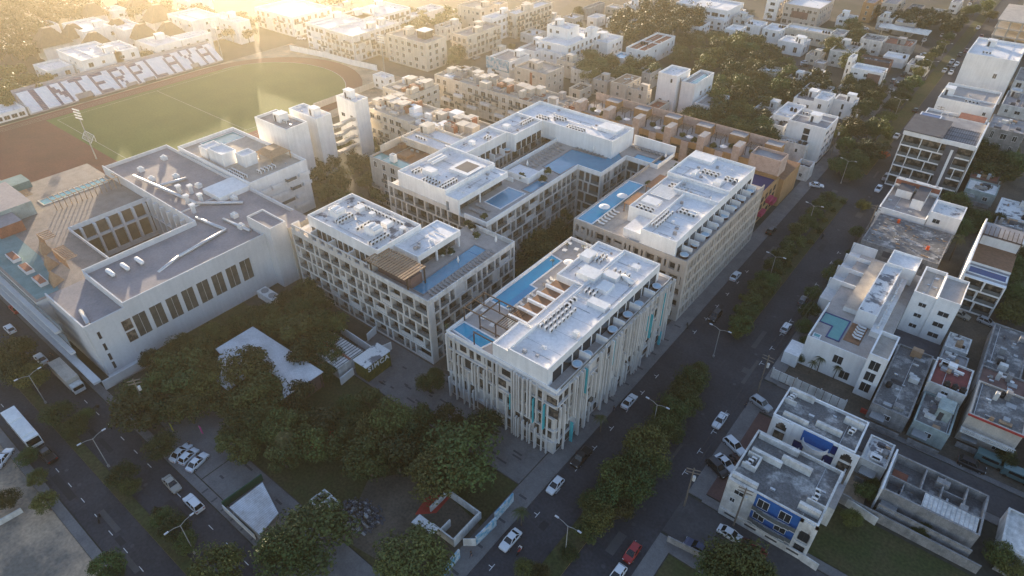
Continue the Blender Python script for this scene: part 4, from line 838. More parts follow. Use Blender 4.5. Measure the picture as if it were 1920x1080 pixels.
for k in range(5): LOUNGEW.put((-7.2, 128.2 + 1.1 * k, 7.06), R(90), 'white sun lounger on the brown deck beside the turquoise villa pool', 'loungers by the villa pool')
ac_rows(-4.4, 133, 1, 8, 1, 1.3, 8.4, 'the narrow roof strip of the stepped white villa', R(90)); ac_rows(-4.4, 144.6, 1, 8, 1, 1.3, 8.4, 'the narrow roof strip of the stepped white villa', R(90))
mb = MB()
for k in range(10): mb.box(-18.4 + 1.52 * k, -17.0 + 1.52 * k, 113.3, 113.45, .1, 2.6)
for k in range(4): mb.box(-18.6 + 5 * k, -18.4 + 5 * k, 113.2, 113.55, 0, 2.9)
single('panel_fence', mb, 'white_aged', 'long pale panel fence in front of the stepped white villa garden', 'fence')
V2, rc, zr = bld('apartment_block', 'white block of two stepped halves with six dark square windows on its blank side', 11.2, rc=(-1.2, 3.4, 147.6, 160), fl=3, faces=(), roof='roof_beige', par=.9)
mb = MB(); mb.box(3.41, 8.0, 147.3, 158, 0, 11.2, 0, 1); ring(mb, 3.41, 8.0, 147.3, 158, 11.2, 11.9, .2); part('side_block', mb, ['white_paint', 'deck_tile'], V2)
for k in range(3):
    window(V2, '-y', 147.6, 1.4, 1.9 + 3 * k, 1.6, 1.1); window(V2, '-y', 147.3, 5.8, 1.5 + 3 * k, 2.2, 1.3, 'glass', 'frame_white')
mb = MB(); mb.box(-1.2, 8.4, 137.6, 147.2, 0, .3, 0, 1); mb.box(-1.2, 8.4, 137.3, 137.6, 0, 3.0); part('yard', mb, ['white_aged', 'roof_dark'], V2)
N3, rc, zr = bld('unfinished_building', 'bare grey unfinished building with rubble strewn over its flat roof', 6.8, rc=(-17.4, 1.0, 170.6, 188.5), fl=2, wall='bare_block', roof='roof_stained', par=.15, faces=('+x',), keep=.5, glass='glass', frame='bare_block', roofbits=False)
for u, w_, z in ((-14.8, 3, .5), (-14.8, 3, 3.6), (-10.6, 2.2, 3.9), (-7.2, 2.2, 3.9), (-3.0, 2.2, 3.9), (-8, 3.5, .6)): window(N3, '-y', 170.6, u, z, w_, 1.9, 'roof_dark', 'bare_block', bars=0)
mb = MB()
for k in range(150):
    x, y_ = rnd.uniform(-16.6, .4), rnd.uniform(171.6, 188); s_ = rnd.uniform(.08, .4); mb.box(x, x + s_ * rnd.uniform(.6, 3.5), y_, y_ + s_, zr, zr + s_ * .6, rnd.choice((0, 0, 1, 2)))
single('rubble', mb, ['bare_block', 'white_aged', 'wood_lit'], None, None, kind='stuff')
for i, (x, y_) in enumerate(((-12.0, 186.2), (-2.8, 176.5))):
    mb = MB(); mb.cyl(x, y_, zr, zr + .9, .38, .34, 10); mb.cyl(x, y_, zr + .9, zr + .98, .40, .40, 10); single('bucket', mb, M('orange_plastic', (.55, .08, .02)), ('orange bucket at the far left of the rubble strewn grey roof', 'orange bucket at the right edge of the rubble strewn grey roof')[i], 'bucket', (x, y_, zr))
W4, rc, zr = bld('house', 'white house with a red striped parapet next to the bare grey building', 8.0, rc=(-18.2, -6.2, 189.6, 207), fl=2, roof='roof_grey', par=.9, faces=('-y', '+x'), gap=4, seed=5)
mb = MB(); mb.box(-18.2, -6.2, 205.9, 207.0, 8.06, 10.6, 0, 1); mb.box(-18.0, -6.4, 205.86, 205.9, 8.8, 10.2, 2); mb.box(-11.6, -8.6, 196, 205.8, zr, 10.0, 0, 3); mb.box(-16.5, -12.5, 201, 205.8, zr, 9.4, 0, 3); part('roof_house', mb, ['white_paint', 'roof_flaked', 'terracotta', 'roof_dark'], W4)
bld('house', 'white annex with a flaking notched roof between the red striped house and the palm', 10.4, rc=(-6.0, 1.4, 190.5, 199), fl=3, roof='roof_flaked', faces=('-y', '+x'), gap=3.2, keep=.5, seed=6)
# tall grey apartment house with white slabs
G5 = thing('apartment_tower', 'tall glassy apartment house with white floor slabs and a dark flat roof, beside the avenue', 'apartment building', (-12.5, 232, 0))
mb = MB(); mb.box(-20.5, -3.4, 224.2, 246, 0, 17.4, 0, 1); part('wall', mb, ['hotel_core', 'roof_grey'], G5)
zz = [.3, 3.7, 7.1, 10.5, 13.9, 17.3]
frame_facade(G5, '-y', (-22.4, -3.0, 222.6, 246), zz, 1.6, bay=(3.0, 5.2), colw=.22, slab=.42, frame='white_paint', seed=41, glass='glass_curtain', solid=0); frame_facade(G5, '+x', (-22.4, -3.0, 222.6, 246), zz, .39, bay=(4, 7), colw=3.2, slab=.9, frame='grey_wall', seed=42, u0=224.2, rail=False, solid=0)
mb = MB(); mb.box(-10.4, -7.2, 222.4, 222.58, 0, 17.2, 1); mb.box(-22.8, -12, 222.2, 238, 18.6, 18.9, 1, 1); mb.box(-22.6, -3.1, 222.4, 222.7, 17.3, 18.58); mb.box(-3.3, -2.9, 222.6, 246.2, 0, 18.2); mb.box(-22.2, -12.5, 224, 236, 17.402, 18.59, 2); mb.box(-8.8, -8.1, 222.3, 222.39, 0, 16, 0); part('roof_canopy', mb, ['white_paint', 'roof_dark', 'terracotta'], G5)
mb = MB()
for k in range(14): xx = -12 + .62 * k; mb.box(xx, xx + .1, 225, 238, 17.404, 17.52)
for k in range(4): mb.box(-12, -3.6, 226 + 3.6 * k, 226.1 + 3.6 * k, 17.521, 17.6)
part('roof_seam', mb, 'roof_dark', G5)
pool_part(G5, [(-21.8, 240.5), (-16, 240.5), (-16, 245), (-21.8, 245)], 17.4, 'pool_navy')
bld('apartment_block', 'white terraced apartment block with a slim blue pool, shade sails and a red tiled roof', 13.6, rc=(-22.0, -4.0, 247.2, 262), fl=4, roof='deck_tile', faces=('-y', '+x'), keep=.7, seed=8, mid=1)
mb = MB(); mb.box(-12, -4.3, 255.5, 261.6, 14.0, 14.5, 0, 1); mb.box(-12, -4.3, 255.5, 255.7, 12.9, 14.0); single('roof_terrace', mb, ['white_paint', 'terracotta'], 'raised red tiled roof on top of the white terraced block with shade sails', 'roof')
mb = MB(); mb.prism([(-21.4, 248.4), (-17.6, 248.4), (-17.6, 258), (-21.4, 258)], 12.4, 13.0); single('pool', mb, 'pool_water', 'slim blue roof pool at the avenue edge of the white terraced block', 'pool')
for i, (x, y_) in enumerate(((-14.5, 252), (-15.2, 256.5), (-12.8, 249.6))):
    mb = MB(); mb.add([(x - 1.8, y_ - 1.2, 15), (x + 1.8, y_, 15.6), (x - .2, y_ + 1.6, 14.6), (x - 1.8, y_ - 1.2, 14.95), (x + 1.8, y_, 15.55), (x - .2, y_ + 1.6, 14.55)], [(0, 1, 2), (5, 4, 3)])
    for q in ((x - 1.8, y_ - 1.2), (x + 1.8, y_), (x - .2, y_ + 1.6)): mb.bar((*q, 12.85), (*q, 15), .08)
    single('shade_sail', mb, 'canvas_white', 'white triangular shade sail on the terrace of the white block with the slim blue pool', 'shade sail', (x, y_, 12.8), 'shade sails on the white terraced block')
bld('office_block', 'white block with a planted roof terrace of loungers in front of a blank white wall', 12.0, rc=(-21.8, -4.0, 280, 300), fl=3, faces=('-y', '+x'), keep=.12, roof='deck_tile', seed=9, hut=1, mid=1, ac=4)
bld('office_block', 'broad white building with a huge blank wall near the top right', 17.5, rc=(-21.6, -3.6, 324, 352), fl=4, faces=('-y', '+x'), keep=.05, roof='roof_white', seed=10, hut=1, ac=3)
# concrete skeleton at the top right
K6 = thing('construction_frame', 'unfinished concrete frame building with open floors at the top right corner', 'building site', (-8, 425, 0)); mb = MB()
for k in range(4): mb.box(-20, 20, 402, 440, 3.6 + 3.6 * k, 4.0 + 3.6 * k)
part('floor_slab', mb, 'beige_wall', K6)
for i in range(9):
    mb = MB()
    for j in range(4): mb.box(-19.6 + 4.9 * i, -19.0 + 4.9 * i, 402.3 + 12 * j, 402.9 + 12 * j, 0, 14.4)
    part('column_row', mb, 'beige_wall', K6)
mb = MB(); mb.box(-14, 20, 441, 470, 0, 30); part('rear_block', mb, 'cream_paint', K6)
T7 = thing('apartment_block', 'narrow tall apartment block with stepped balconies and a deep blue pool at the right edge', 'apartment building', (10.5, 176, 0))
mb = MB(); mb.box(6.6, 15.2, 166, 172, 0, 9.2, 0, 1); mb.box(6.6, 15.2, 172.01, 182, 0, 9.8, 0, 2); mb.box(6.6, 15.2, 182.01, 190, 0, 12.2, 0, 1); mb.box(6.2, 6.59, 165, 191, 0, 12.6); part('wall', mb, ['white_paint', 'roof_grey', 'deck_wood'], T7)
frame_facade(T7, '-y', (6.6, 15.2, 164.9, 166), [.3, 3.3, 6.3, 9.3], 1.1, bay=(3.2, 4.3), colw=.3, slab=.4, frame='white_paint', seed=51)
pool_part(T7, [(6.9, 167.4), (14.9, 167.4), (14.9, 170.6), (6.9, 170.6)], 9.2, 'pool_navy'); mb = MB()
for k in range(9): mb.box(6.8 + k, 6.95 + k, 181, 186, 13.2, 13.35)
mb.box(6.7, 15.1, 180.9, 181, 12.9, 13.2); mb.box(6.7, 6.9, 181, 181.2, 9.8, 12.9); mb.box(14.9, 15.1, 181, 181.2, 9.8, 12.9); part('pergola', mb, 'wood_dark', T7)
# low grey houses, lower right
def low(label, z, L=None, B=None, Rr=None, rc=None, **k):
    k.setdefault('fl', 1); k.setdefault('wall', 'bare_block'); k.setdefault('roof', 'roof_stained'); k.setdefault('par', .35); k.setdefault('keep', .7); o = bld('house', label, z, L, B, Rr, rc, **k); q = random.Random(int(o[1][0] * 11)); x0, x1, y0, y1 = o[1]
    for i_ in range(9):
        w_, d_, h = q.uniform(.3, 2.2), q.uniform(.3, 1.6), q.choice((.15, .3, .6, 1.0, 1.8)); x, y_ = q.uniform(x0 + .4, x1 - w_ - .4), q.uniform(y0 + .4, y1 - d_ - .4); mb = MB(); mb.box(x, x + w_, y_, y_ + d_, o[2], o[2] + h); part('roof_clutter', mb, q.choice(('white_aged', 'bare_block', 'roof_dark', 'metal_grey', 'wood_lit', 'roof_white')), o[0])
    mb = MB(); mb.box(x0 + .4, x1 - .4, y0 - 2.2, y0 - 2.05, 0, 1.3); mb.box(x0 + .6, x0 + 3.2, y0 - 2.04, y0 - .01, 2.3, 2.4, 1); part('front_yard_wall', mb, ['bare_block', 'metal_grey'], o[0]); return o
low('small house with a white flaking roof beside the walled sandy yard', 4.0, (1612, 863), (1663, 875), (1679, 835), roof='roof_flaked', wall='white_aged')
h2, rc, zr = low('long roofless grey house of open rooms with a tall white side wall', 5.0, rc=(7.6, 22.2, 93.4, 103.0), roof='roof_stained', par=1.8, faces=(), roofbits=False)
mb = MB()
for (x0, x1, y0, y1, h) in ((7.9, 22, 97.2, 97.45, 1.7), (12.6, 12.85, 97.46, 102.7, 1.7), (15.6, 15.85, 97.46, 102.7, 1.6), (19, 19.25, 97.46, 102.7, 1.75), (15.86, 18.99, 100, 100.2, 1.2), (10.2, 10.4, 93.7, 97.19, 1.4)): mb.box(x0, x1, y0, y1, zr, zr + h)
mb.box(13.5, 21.6, 93.8, 97.0, zr + 1.7, zr + 1.82, 1)
for k in range(12): mb.box(13.6 + .68 * k, 13.66 + .68 * k, 93.8, 97, zr + 1.822, zr + 1.9, 2)
mb.box(7.3, 7.6, 92.6, 103.4, 0, 5.6, 3); mb.box(8.2, 10.6, 99, 100.8, zr, zr + .1, 4); part('room_wall', mb, ['bare_block', 'white_aged', 'metal_grey', 'white_paint', 'terracotta'], h2)
mb = MB(); mb.box(4, 24, 90.2, 90.45, 0, 2.2); mb.box(8, 22.2, 91.6, 91.85, 0, 3.0); mb.box(1.4, 4, 90.2, 90.42, 0, 2.6); single('yard_wall', mb, 'bare_block', 'long grey block wall between the vacant grass lot and the grey houses', 'wall')
low('low white house with two rooftop basins at the right edge beyond the grey wall', 3.6, rc=(25.5, 40, 95, 104), wall='white_aged', roof='white_aged', tank=2)
low('one storey house with a weathered black and grey roof right of the villa', 4.2, rc=(.6, 7.4, 114.2, 136.5), roof='roof_stained', par=.4, tank=1, seed=61, where='the weathered grey roof right of the stepped white villa')
low('red roofed house with a pale green lower part and three black tanks', 6.6, rc=(7.9, 14.6, 124.5, 133.5), fl=2, wall='white_aged', roof=M('red_roof', (.20, .055, .05), (.14, .045, .04), .5, var=.2), tank=3, seed=62, where='the red roofed house')
low('pale green weathered house in front of the red roofed one', 4.2, rc=(8.2, 14.4, 114.4, 124.3), wall='aqua_wall', roof='roof_stained', seed=63, hut=1)
h6, rc, zr = low('grey two storey house with red trim and a white baluster balcony', 7.0, rc=(15.8, 24.6, 119.4, 130.6), fl=2, wall='beige_wall', roof='roof_stained', par=.3, tank=1, seed=64, where='the red trimmed house')
mb = MB(); mb.box(15.8, 24.6, 117.8, 119.39, 3.3, 3.5); mb.box(15.7, 24.7, 119.1, 119.37, 6.7, 7.06, 1)
for k in range(28): mb.box(15.9 + .31 * k, 16.05 + .31 * k, 117.8, 117.95, 3.5, 4.3)
mb.box(15.8, 24.6, 117.78, 117.97, 4.302, 4.42); part('balcony', mb, ['white_aged', 'red_paint'], h6)
low('dark brown roofed house with two blue dishes behind the red trimmed house', 5.0, rc=(15.8, 24.4, 131.4, 139), roof='brown_wall', wall='bare_block', seed=65)
for x, y_ in ((20.2, 137.2), (21.4, 136.4)): DISH.put((x, y_, 4.7), .4, 'round pale blue dish on the brown roofed house behind the red trim', 'dishes on the brown roofed house')
low('long low grey concrete house near the far right back lane', 4.0, rc=(16, 23, 140.2, 158), seed=66, tank=1, where='the long grey concrete house')
low('narrow grey shed with a sloping look beside the back lane', 3.2, rc=(8.6, 13.6, 134.4, 142), wall='grey_wall', roof='roof_grey', seed=67)
low('pale carport house on the back lane behind six window block', 3.4, rc=(8.6, 13, 143, 149), wall='white_aged', roof='white_aged', seed=68)
low('white one storey house with a notched roof and two black tanks among trees', 3.8, rc=(8.5, 17.5, 215, 227), roof='roof_flaked', wall='white_paint', tank=2, seed=69, where='the notched white roof among the trees')
low('rusty red roofed shack behind the glassy apartment house', 4.2, rc=(-1.5, 6, 236, 247), roof='terracotta', wall='brown_wall', seed=70)
low('pale blue grey shack beside the rusty red roof', 3.8, rc=(-1.2, 7, 227, 235.5), roof='roof_white', wall='aqua_wall', seed=71, tank=1, where='the pale blue grey shack')
low('half built three storey house with dark openings behind the shade sail terrace', 11.5, rc=(-3.2, 7.5, 262, 276), fl=3, wall='bare_block', roof='roof_grey', keep=1, gap=2.6, wh=1.9, seed=72)
low('grey flat roofed house right of the big blank white wall', 8.0, rc=(-2.6, 9, 300, 318), fl=2, wall='white_aged', roof='roof_grey', seed=73, tank=2, hut=1, where='the grey house right of the blank wall')
low('cluttered pale house near the right edge behind the blank wall', 9.0, rc=(-2.4, 12, 330, 350), fl=3, wall='white_aged', roof='roof_grey', seed=74, hut=1, ac=3)
low('white house cut by the right edge above the pool tower', 5.0, rc=(16.5, 26, 196, 206), wall='white_paint', roof='roof_grey', seed=75)
low('rough block house behind the pool tower at the right edge', 4.5, rc=(9, 16, 203, 212), wall='bare_block', roof='roof_stained', seed=76)
for i in range(7):
    z_ = rnd.uniform(3.2, 6.5); bx = rc_ = (rnd.uniform(26, 30), 0, 0, 0)
    x_, y_ = (28, 117, 26.5, 129, 27, 143, 26.5, 158, 25.5, 172, 28, 186, 30, 103)[2 * i:2 * i + 2]
    low(('grey block house at the right edge beside the teal van', 'flat grey house beside the big palm at the right edge', 'long weathered roof at the right edge level with the brown roof', 'weathered block house at the right edge on the back lane', 'pale block house at the right edge right of the pool tower', 'dull white house at the right edge above the pool tower', 'small grey house at the right edge behind the ruin')[i], z_, rc=(x_, x_ + 9, y_, y_ + 9.5), seed=80 + i, fl=1 if z_ < 5 else 2, wall=('bare_block', 'white_aged', 'grey_wall')[i % 3])
# ------------------------------------------------------------------ stadium
GLYPH = {'I': ['01100'] * 7, 'N': ['10001', '11001', '11101', '10111', '10011', '10001', '10001'], 'T': ['11111', '00100', '00100', '00100', '00100', '00100', '00100'], 'E': ['11111', '10000', '10000', '11110', '10000', '10000', '11111'],
         'R': ['11110', '10001', '10001', '11110', '10100', '10010', '10001'], 'P': ['11110', '10001', '10001', '11110', '10000', '10000', '10000'], 'L': ['10000'] * 6 + ['11111'], 'A': ['01110', '10001', '10001', '11111', '10001', '10001', '10001'], 'Y': ['10001', '10001', '01010', '00100', '00100', '00100', '00100']}
ST = thing('grandstand', 'long white seating stand lettered in dark blocks beside the running track', 'grandstand', (-305, 117, 0))
rows, y0s, ln = 14, 75.0, 84.0
base = MB(); seats = MB(); cell = 8.3 / 7.0
gaps = [(93.0, 99.5, 4), (113, 118, 2), (121, 126, 2), (143.5, 147.5, 3)]; EDGES = [78.2 + 8.05 * i_ + 1.1 * j_ for i_ in range(10) for j_ in range(6)]
for k in range(rows):
    xa, xb = -301.2 - .66 * k, -301.2 - .66 * (k + 1); z = .9 + .42 * k; y_ = y0s
    segs = []; cur = y0s
    for (g0, g1, n) in gaps:
        if k < n: segs.append((cur, g0)); cur = g1
    segs.append((cur, y0s + ln))
    for (p, q) in segs:
        base.box(xb, xa, p, q, 0, z)
        cuts = sorted({p, q} | {v for v in EDGES if p < v < q})
        for c, e in zip(cuts[:-1], cuts[1:]):
            m = 0; j = (c + .02 - 78.2) / 8.05; ch = int(math.floor(j))
            if 0 <= ch < 10:
                col = int((j - ch) * 8.05 / 1.1)
                if col < 5: m = int(GLYPH['INTERPLAYA'[ch]][6 - k // 2][col])
            seats.box(xb + .003, xa + .02, c, e, z - .36, z + .06, m)
part('stepped_base', base, 'stand_concrete', ST); part('seat_row', seats, ['seat_white', 'seat_blue'], ST)
mb = MB(); mb.box(-312.6, -310.5, 74.4, 159.4, 0, 6.4); mb.box(-312.6, -312.4, 74.4, 159.4, 6.4, 7.4); part('rear_walkway', mb, 'stand_concrete', ST)
mb = MB(); mb.box(-310.4, -301.3, 74.5, 74.98, 0, 3.2); part('end_wall', mb, 'white_aged', ST)
bld('clubhouse', 'low white building with a dark glazed front at the near end of the seating stand', 3.4, rc=(-312, -301.5, 57, 73.8), fl=1, faces=('+x',), gap=2.6, ww=2.2, wh=1.7, keep=1, roof='roof_white', seed=3)
def mk_flood():
    t = thing('floodlight_mast', 'tall floodlight mast with a grid of lamps', 'floodlight'); mb = MB(); mb.cyl(0, 0, 0, 21, .32, .14, 8); part('mast', mb, 'pole_grey', t)
    mb = MB()
    for j in range(4): mb.box(-2.2, 2.2, -.06, .06, 17.6 + 1.2 * j, 17.7 + 1.2 * j)
    part('lamp_frame', mb, 'pole_grey', t)
    for j in range(4):
        mb = MB()
        for i in range(6): mb.box(-2.1 + .76 * i, -1.6 + .76 * i, -.3, -.07, 17.75 + 1.2 * j, 18.3 + 1.2 * j)
        part('lamp_row', mb, 'lamp_clear', t)
    return Kind(t)
FL = mk_flood()
for p, l_ in (((181, 298), 'tall floodlight mast with four rows of lamps in front of the goal'), ((418, 112), 'tall floodlight mast at the far end of the lettered seating stand'), ((722, 142), 'tall floodlight mast by the small white house at the far end of the track')):
    x, y_ = at(p); FL.put((x, y_, 0), .2, l_, 'floodlight masts round the track', .82)
G = thing('football_goal', 'white football goal with a net at the near end of the pitch', 'goal', (-259.3, 79.0, 0)); mb = MB()
for p, q in (((-3.6, 0, 0), (-3.6, 0, 2.4)), ((3.6, 0, 0), (3.6, 0, 2.4)), ((-3.6, 0, 2.4), (3.6, 0, 2.4)), ((-3.6, 0, 2.4), (-3.6, -1.8, 0)), ((3.6, 0, 2.4), (3.6, -1.8, 0)), ((-3.6, -1.8, .06), (3.6, -1.8, .06))): mb.bar(Vector(p) + G.location, Vector(q) + G.location, .14)
part('goal_frame', mb, 'frame_white', G); mb = MB()
for k in range(16): x = -3.5 + .46 * k; mb.bar(Vector((x, 0, 2.35)) + G.location, Vector((x, -1.75, .05)) + G.location, .03)
for k in range(5): mb.bar(Vector((-3.5, -.35 * k, 2.35 - .46 * k)) + G.location, Vector((3.5, -.35 * k, 2.35 - .46 * k)) + G.location, .03)
part('net', mb, 'frame_white', G)
mb = MB(); pts = [at(p) for p in ((545, 95), (610, 108), (660, 122), (708, 133))]
for a, b in zip(pts[:-1], pts[1:]):
    d = (Vector(b) - Vector(a)); n_ = max(1, int(d.length / 5))
    for k in range(n_):
        p, q = Vector(a) + d * k / n_, Vector(a) + d * (k + .97) / n_; u_ = d.normalized(); w_ = Vector((-u_.y, u_.x)) * .12
        mb.prism([tuple(p + w_), tuple(q + w_), tuple(q - w_), tuple(p - w_)], 0, 2.6)
single('stadium_wall', mb, 'white_paint', 'curved white panel wall at the far end of the running track', 'wall')
mb = MB(); a, b = at((590, 205)), at((695, 158)); mb.box(a[0] - .15, a[0] + .15, a[1], b[1], 0, 2.4); single('stadium_side_wall', mb, 'cream_paint', 'cream straight wall along the right side of the running track', 'wall')
bld('small_house', 'small white house beside the far floodlight at the end of the track', 5.5, (703, 138), (722, 150), (735, 140), fl=2, seed=4, faces=('-y', '+x'), gap=3)
# ------------------------------------------------------------------ thatched villas behind the stand
def hip(t, x0, x1, y0, y1, z0, z1, mat='thatch', rid=.25, name='thatched_roof'):
    mb = MB(); cx, cy = (x0 + x1) / 2, (y0 + y1) / 2; dx, dy = (x1 - x0) * rid / 2, (y1 - y0) * rid / 2
    mb.add([(x0, y0, z0), (x1, y0, z0), (x1, y1, z0), (x0, y1, z0), (cx - dx, cy - dy, z1), (cx + dx, cy - dy, z1), (cx + dx, cy + dy, z1), (cx - dx, cy + dy, z1)], [(3, 2, 1, 0), (0, 1, 5, 4), (1, 2, 6, 5), (2, 3, 7, 6), (3, 0, 4, 7), (4, 5, 6, 7)]); return part(name, mb, mat, t)
VL = [((127, 107), (172, 130), (222, 100), 9.5, 'white villa with steep thatch nearest the left end of the lettered stand', (95, 75)), ((62, 128), (92, 140), (125, 122), 6, 'low white villa with curved terraces left of the steep thatch', None), ((187, 92), (215, 108), (236, 86), 9.5, 'white villa with a balcony between the thatch and the round tree', (180, 78)), ((116, 50), (160, 66), (196, 44), 9, 'white villa with a thatched hip in the second row', (140, 62)),
      ((70, 48), (88, 56), (100, 46), 6, 'small pale house among the trees at the far left', None), ((200, 48), (235, 66), (268, 52), 9, 'white villa with a pointed gable behind the round tree', (222, 52)), ((272, 86), (302, 100), (330, 78), 8, 'white villa with twin windows behind the middle of the stand', (268, 62)), ((335, 78), (352, 86), (392, 66), 8, 'white villa with arched windows at the right end of the stand', (318, 58)), ((322, 30), (352, 48), (382, 24), 10, 'white villa with a rounded wing and large brown hip roof behind', (298, 30)),
      ((402, 32), (440, 52), (466, 42), 9, 'white villa just right of the far floodlight', None), ((195, 20), (212, 27), (220, 15), 7, 'small white gable house far behind the thatched villas', (175, 22)), ((330, 0), (350, 8), (375, -8), 9, 'white roofed house at the top edge left of the sun glare', (258, 8))]
for i, (L_, B_, R_, z, lab, th) in enumerate(VL):
    rv = rect_of(z, L_, B_, R_); sh_ = min(0, -315 - rv[1]); rv = (rv[0] + sh_, rv[1] + sh_, rv[2], rv[3])
    t, rc, zr = bld('villa', lab, z + 1.5, rc=rv, fl=max(2, int(z / 3.1)), gap=4.2, ww=1.5, keep=.75, seed=100 + i, roof='roof_white', hut=1 if i % 3 == 0 else 0, mid=1)
    if th:
        cx, cy = at(th, 8); s_ = 7.5 if i in (0, 8) else 6; hip(t, cx - s_ * .8, cx + s_ * .8, cy - s_, cy + s_, 6.6, 6.6 + s_ * .95)
        mb = MB(); mb.box(cx - s_ * .6, cx + s_ * .6, cy - s_ * .8, cy + s_ * .8, 0, 6.59); part('thatch_house', mb, 'white_paint', t)
# ------------------------------------------------------------------ the town behind: measured roof corners (left, near, right) in the photo and heights
T = []
def add(lab, z, L_, B_, R_, **k): T.append((lab, z, L_, B_, R_, k))
add('hazy white house under the sun glare at the top', 10, (483, 12), (540, 34), (600, 8), fl=3, gap=4)
add('hazy pale block at the top edge left of the curved white complex', 9, (540, 20), (566, 30), (585, 12), fl=3)
add('curved white apartment complex at the corner beyond the running track', 12, (580, 40), (613, 58), (700, 26), fl=4, gap=3.2, mid=1, hut=2, roof='roof_white')
add('white apartment house with tall windows facing the running track', 12, (613, 53), (664, 72), (742, 40), fl=4, gap=3.0, hut=2, wall='white_aged')
add('white domed apartment house behind the curved complex', 12, (640, 24), (690, 40), (762, 12), fl=4, gap=3.6, hut=2)
add('cream four storey corner block with a glazed roof pavilion', 12.5, (723, 63), (803, 83), (832, 68), fl=4, gap=3.6, ww=1.8, wh=1.8, wall='cream_paint', roof='roof_grey', hut=2, keep=.95)
add('low wing with a long window band left of the cream corner block', 9.5, (692, 61), (728, 72), (752, 58), fl=3, gap=3.4, wall='cream_paint', roof='roof_beige')
add('cream apartment row with small balconies right of the corner block', 10.5, (850, 60), (872, 70), (910, 40), fl=3, gap=2.8, wall='cream_paint', roof='roof_grey', hut=2)
add('pale blue white office block with wide windows in the back street', 11.5, (907, 30), (923, 38), (962, 20), fl=3, gap=3.2, ww=2.2, wh=1.6, hut=1, keep=.95)
add('tall cream block with a scaffold like balcony front in the back street', 12, (948, 22), (972, 29), (1030, 3), fl=4, gap=3.4, ww=2.4, wh=2.0, wall='cream_paint', roof='roof_white', hut=2, keep=.95)
add('pink cream house at the top edge behind the pale blue office', 11, (860, 8), (906, 20), (925, 6), fl=3, wall='cream_paint', roof='roof_beige', hut=1)
add('long low white shed in the middle of the hazy top edge', 6, (735, 28), (757, 36), (812, 8), fl=1, faces=('-y', '+x'), keep=.3, roof='roof_flaked')
add('stepped white house on the right of the back street', 10, (1017, 72), (1056, 90), (1092, 52), fl=3, gap=3.2, hut=1, tank=1)
add('tall white rear block above the stepped white house', 14, (1031, 44), (1066, 58), (1082, 46), fl=4, gap=3.6, hut=1, keep=.5)
add('low white house with an orange hut in front of the stepped house', 7, (1010, 88), (1052, 106), (1072, 92), fl=2, gap=3.4, tank=2, roof='roof_white', hut=1)
add('cluttered pale roof house left of the low white house', 7, (975, 88), (1008, 100), (1035, 78), fl=2, roof='roof_grey', hut=2, tank=1)
add('beige three storey block with a red vertical stripe', 10, (968, 123), (1020, 141), (1058, 124), fl=3, gap=3.4, wall='beige_wall', roof='roof_beige', hut=2, ac=3, tank=1)
add('white corner house with a slim tower near the big round tree', 8, (1101, 68), (1141, 86), (1160, 66), fl=2, gap=2.8, roof='roof_white', hut=1)
add('slim white stair tower of the corner house', 13, (1101, 51), (1112, 56), (1118, 50), fl=3, gap=2.2, keep=.3)
add('pinkish house wedged between the stepped house and the slim tower', 8, (1085, 58), (1098, 66), (1102, 56), fl=2, wall='cream_paint')
add('white house row with curved gables and a terracotta roof', 8, (1177, 87), (1209, 98), (1264, 67), fl=2, roof='terracotta', gap=4, tank=3, mid=2, where='the terracotta roof row')
add('small white house with a blue roof pool in the trees', 6, (1148, 104), (1172, 112), (1184, 101), fl=2, gap=3, roof='pool_bright', par=.6)
add('grey blue warehouse with a pitched look at the top edge', 6, (1095, 13), (1099, 20), (1130, 4), fl=1, wall='grey_wall', roof='roof_grey', keep=.2)
add('small white house with a red door behind the trees', 5, (1104, 30), (1117, 36), (1135, 28), fl=1, gap=3)
add('pale house with laundry roof right of the red door house', 5, (1140, 32), (1152, 38), (1175, 28), fl=1, gap=3, tank=1)
add('pale aqua house half hidden in the grove', 6, (1262, 20), (1272, 26), (1285, 16), fl=2, wall='aqua_wall')
add('broad white store with a glass front at the top edge', 9.5, (1268, 4), (1372, 22), (1388, 4), fl=2, gap=4, ww=2.8, wh=1.4, roof='roof_white', ac=3)
add('pale row house roofs right of the grove', 5.5, (1322, 29), (1352, 42), (1436, 24), fl=2, roof='roof_white', tank=2, mid=2)
add('white house with an orange roof patch by the grove', 6, (1290, 44), (1312, 54), (1328, 40), fl=2, roof='terracotta', tank=1)
add('white two storey house with a tiled canopy by the road bend', 7, (1362, 52), (1378, 60), (1402, 50), fl=2, gap=3, roof='roof_white')
add('grey white house with black tanks behind the tiled canopy house', 7, (1399, 43), (1427, 51), (1437, 41), fl=2, gap=3.2, tank=2)
add('white house with a rooftop wall left of the long tank row', 6.5, (1432, 52), (1460, 60), (1478, 48), fl=2, gap=3.2, tank=3)
add('long cream row house carrying groups of black tanks', 6.2, (1472, 50), (1558, 69), (1568, 57), fl=1, gap=3.2, ww=1.6, wall='cream_paint', roof='roof_white', tank=4, mid=2, keep=.95)
add('white house with three tall dark doors facing the grove', 5.8, (1460, 75), (1511, 85), (1516, 73), fl=1, gap=4.2, ww=1.7, wh=2.6, hut=2, keep=1)
add('grey stone town hall like block with a recessed dark loggia', 10.5, (1470, 7), (1538, 16), (1566, 0), fl=3, gap=3.0, ww=1.8, wh=1.6, wall='beige_wall', roof='roof_white', glass='glass_curtain')
add('white office with dark window bands at the top edge', 11, (1441, -4), (1464, 2), (1474, -8), fl=3, gap=4, ww=3.2, wh=1.6, keep=1)
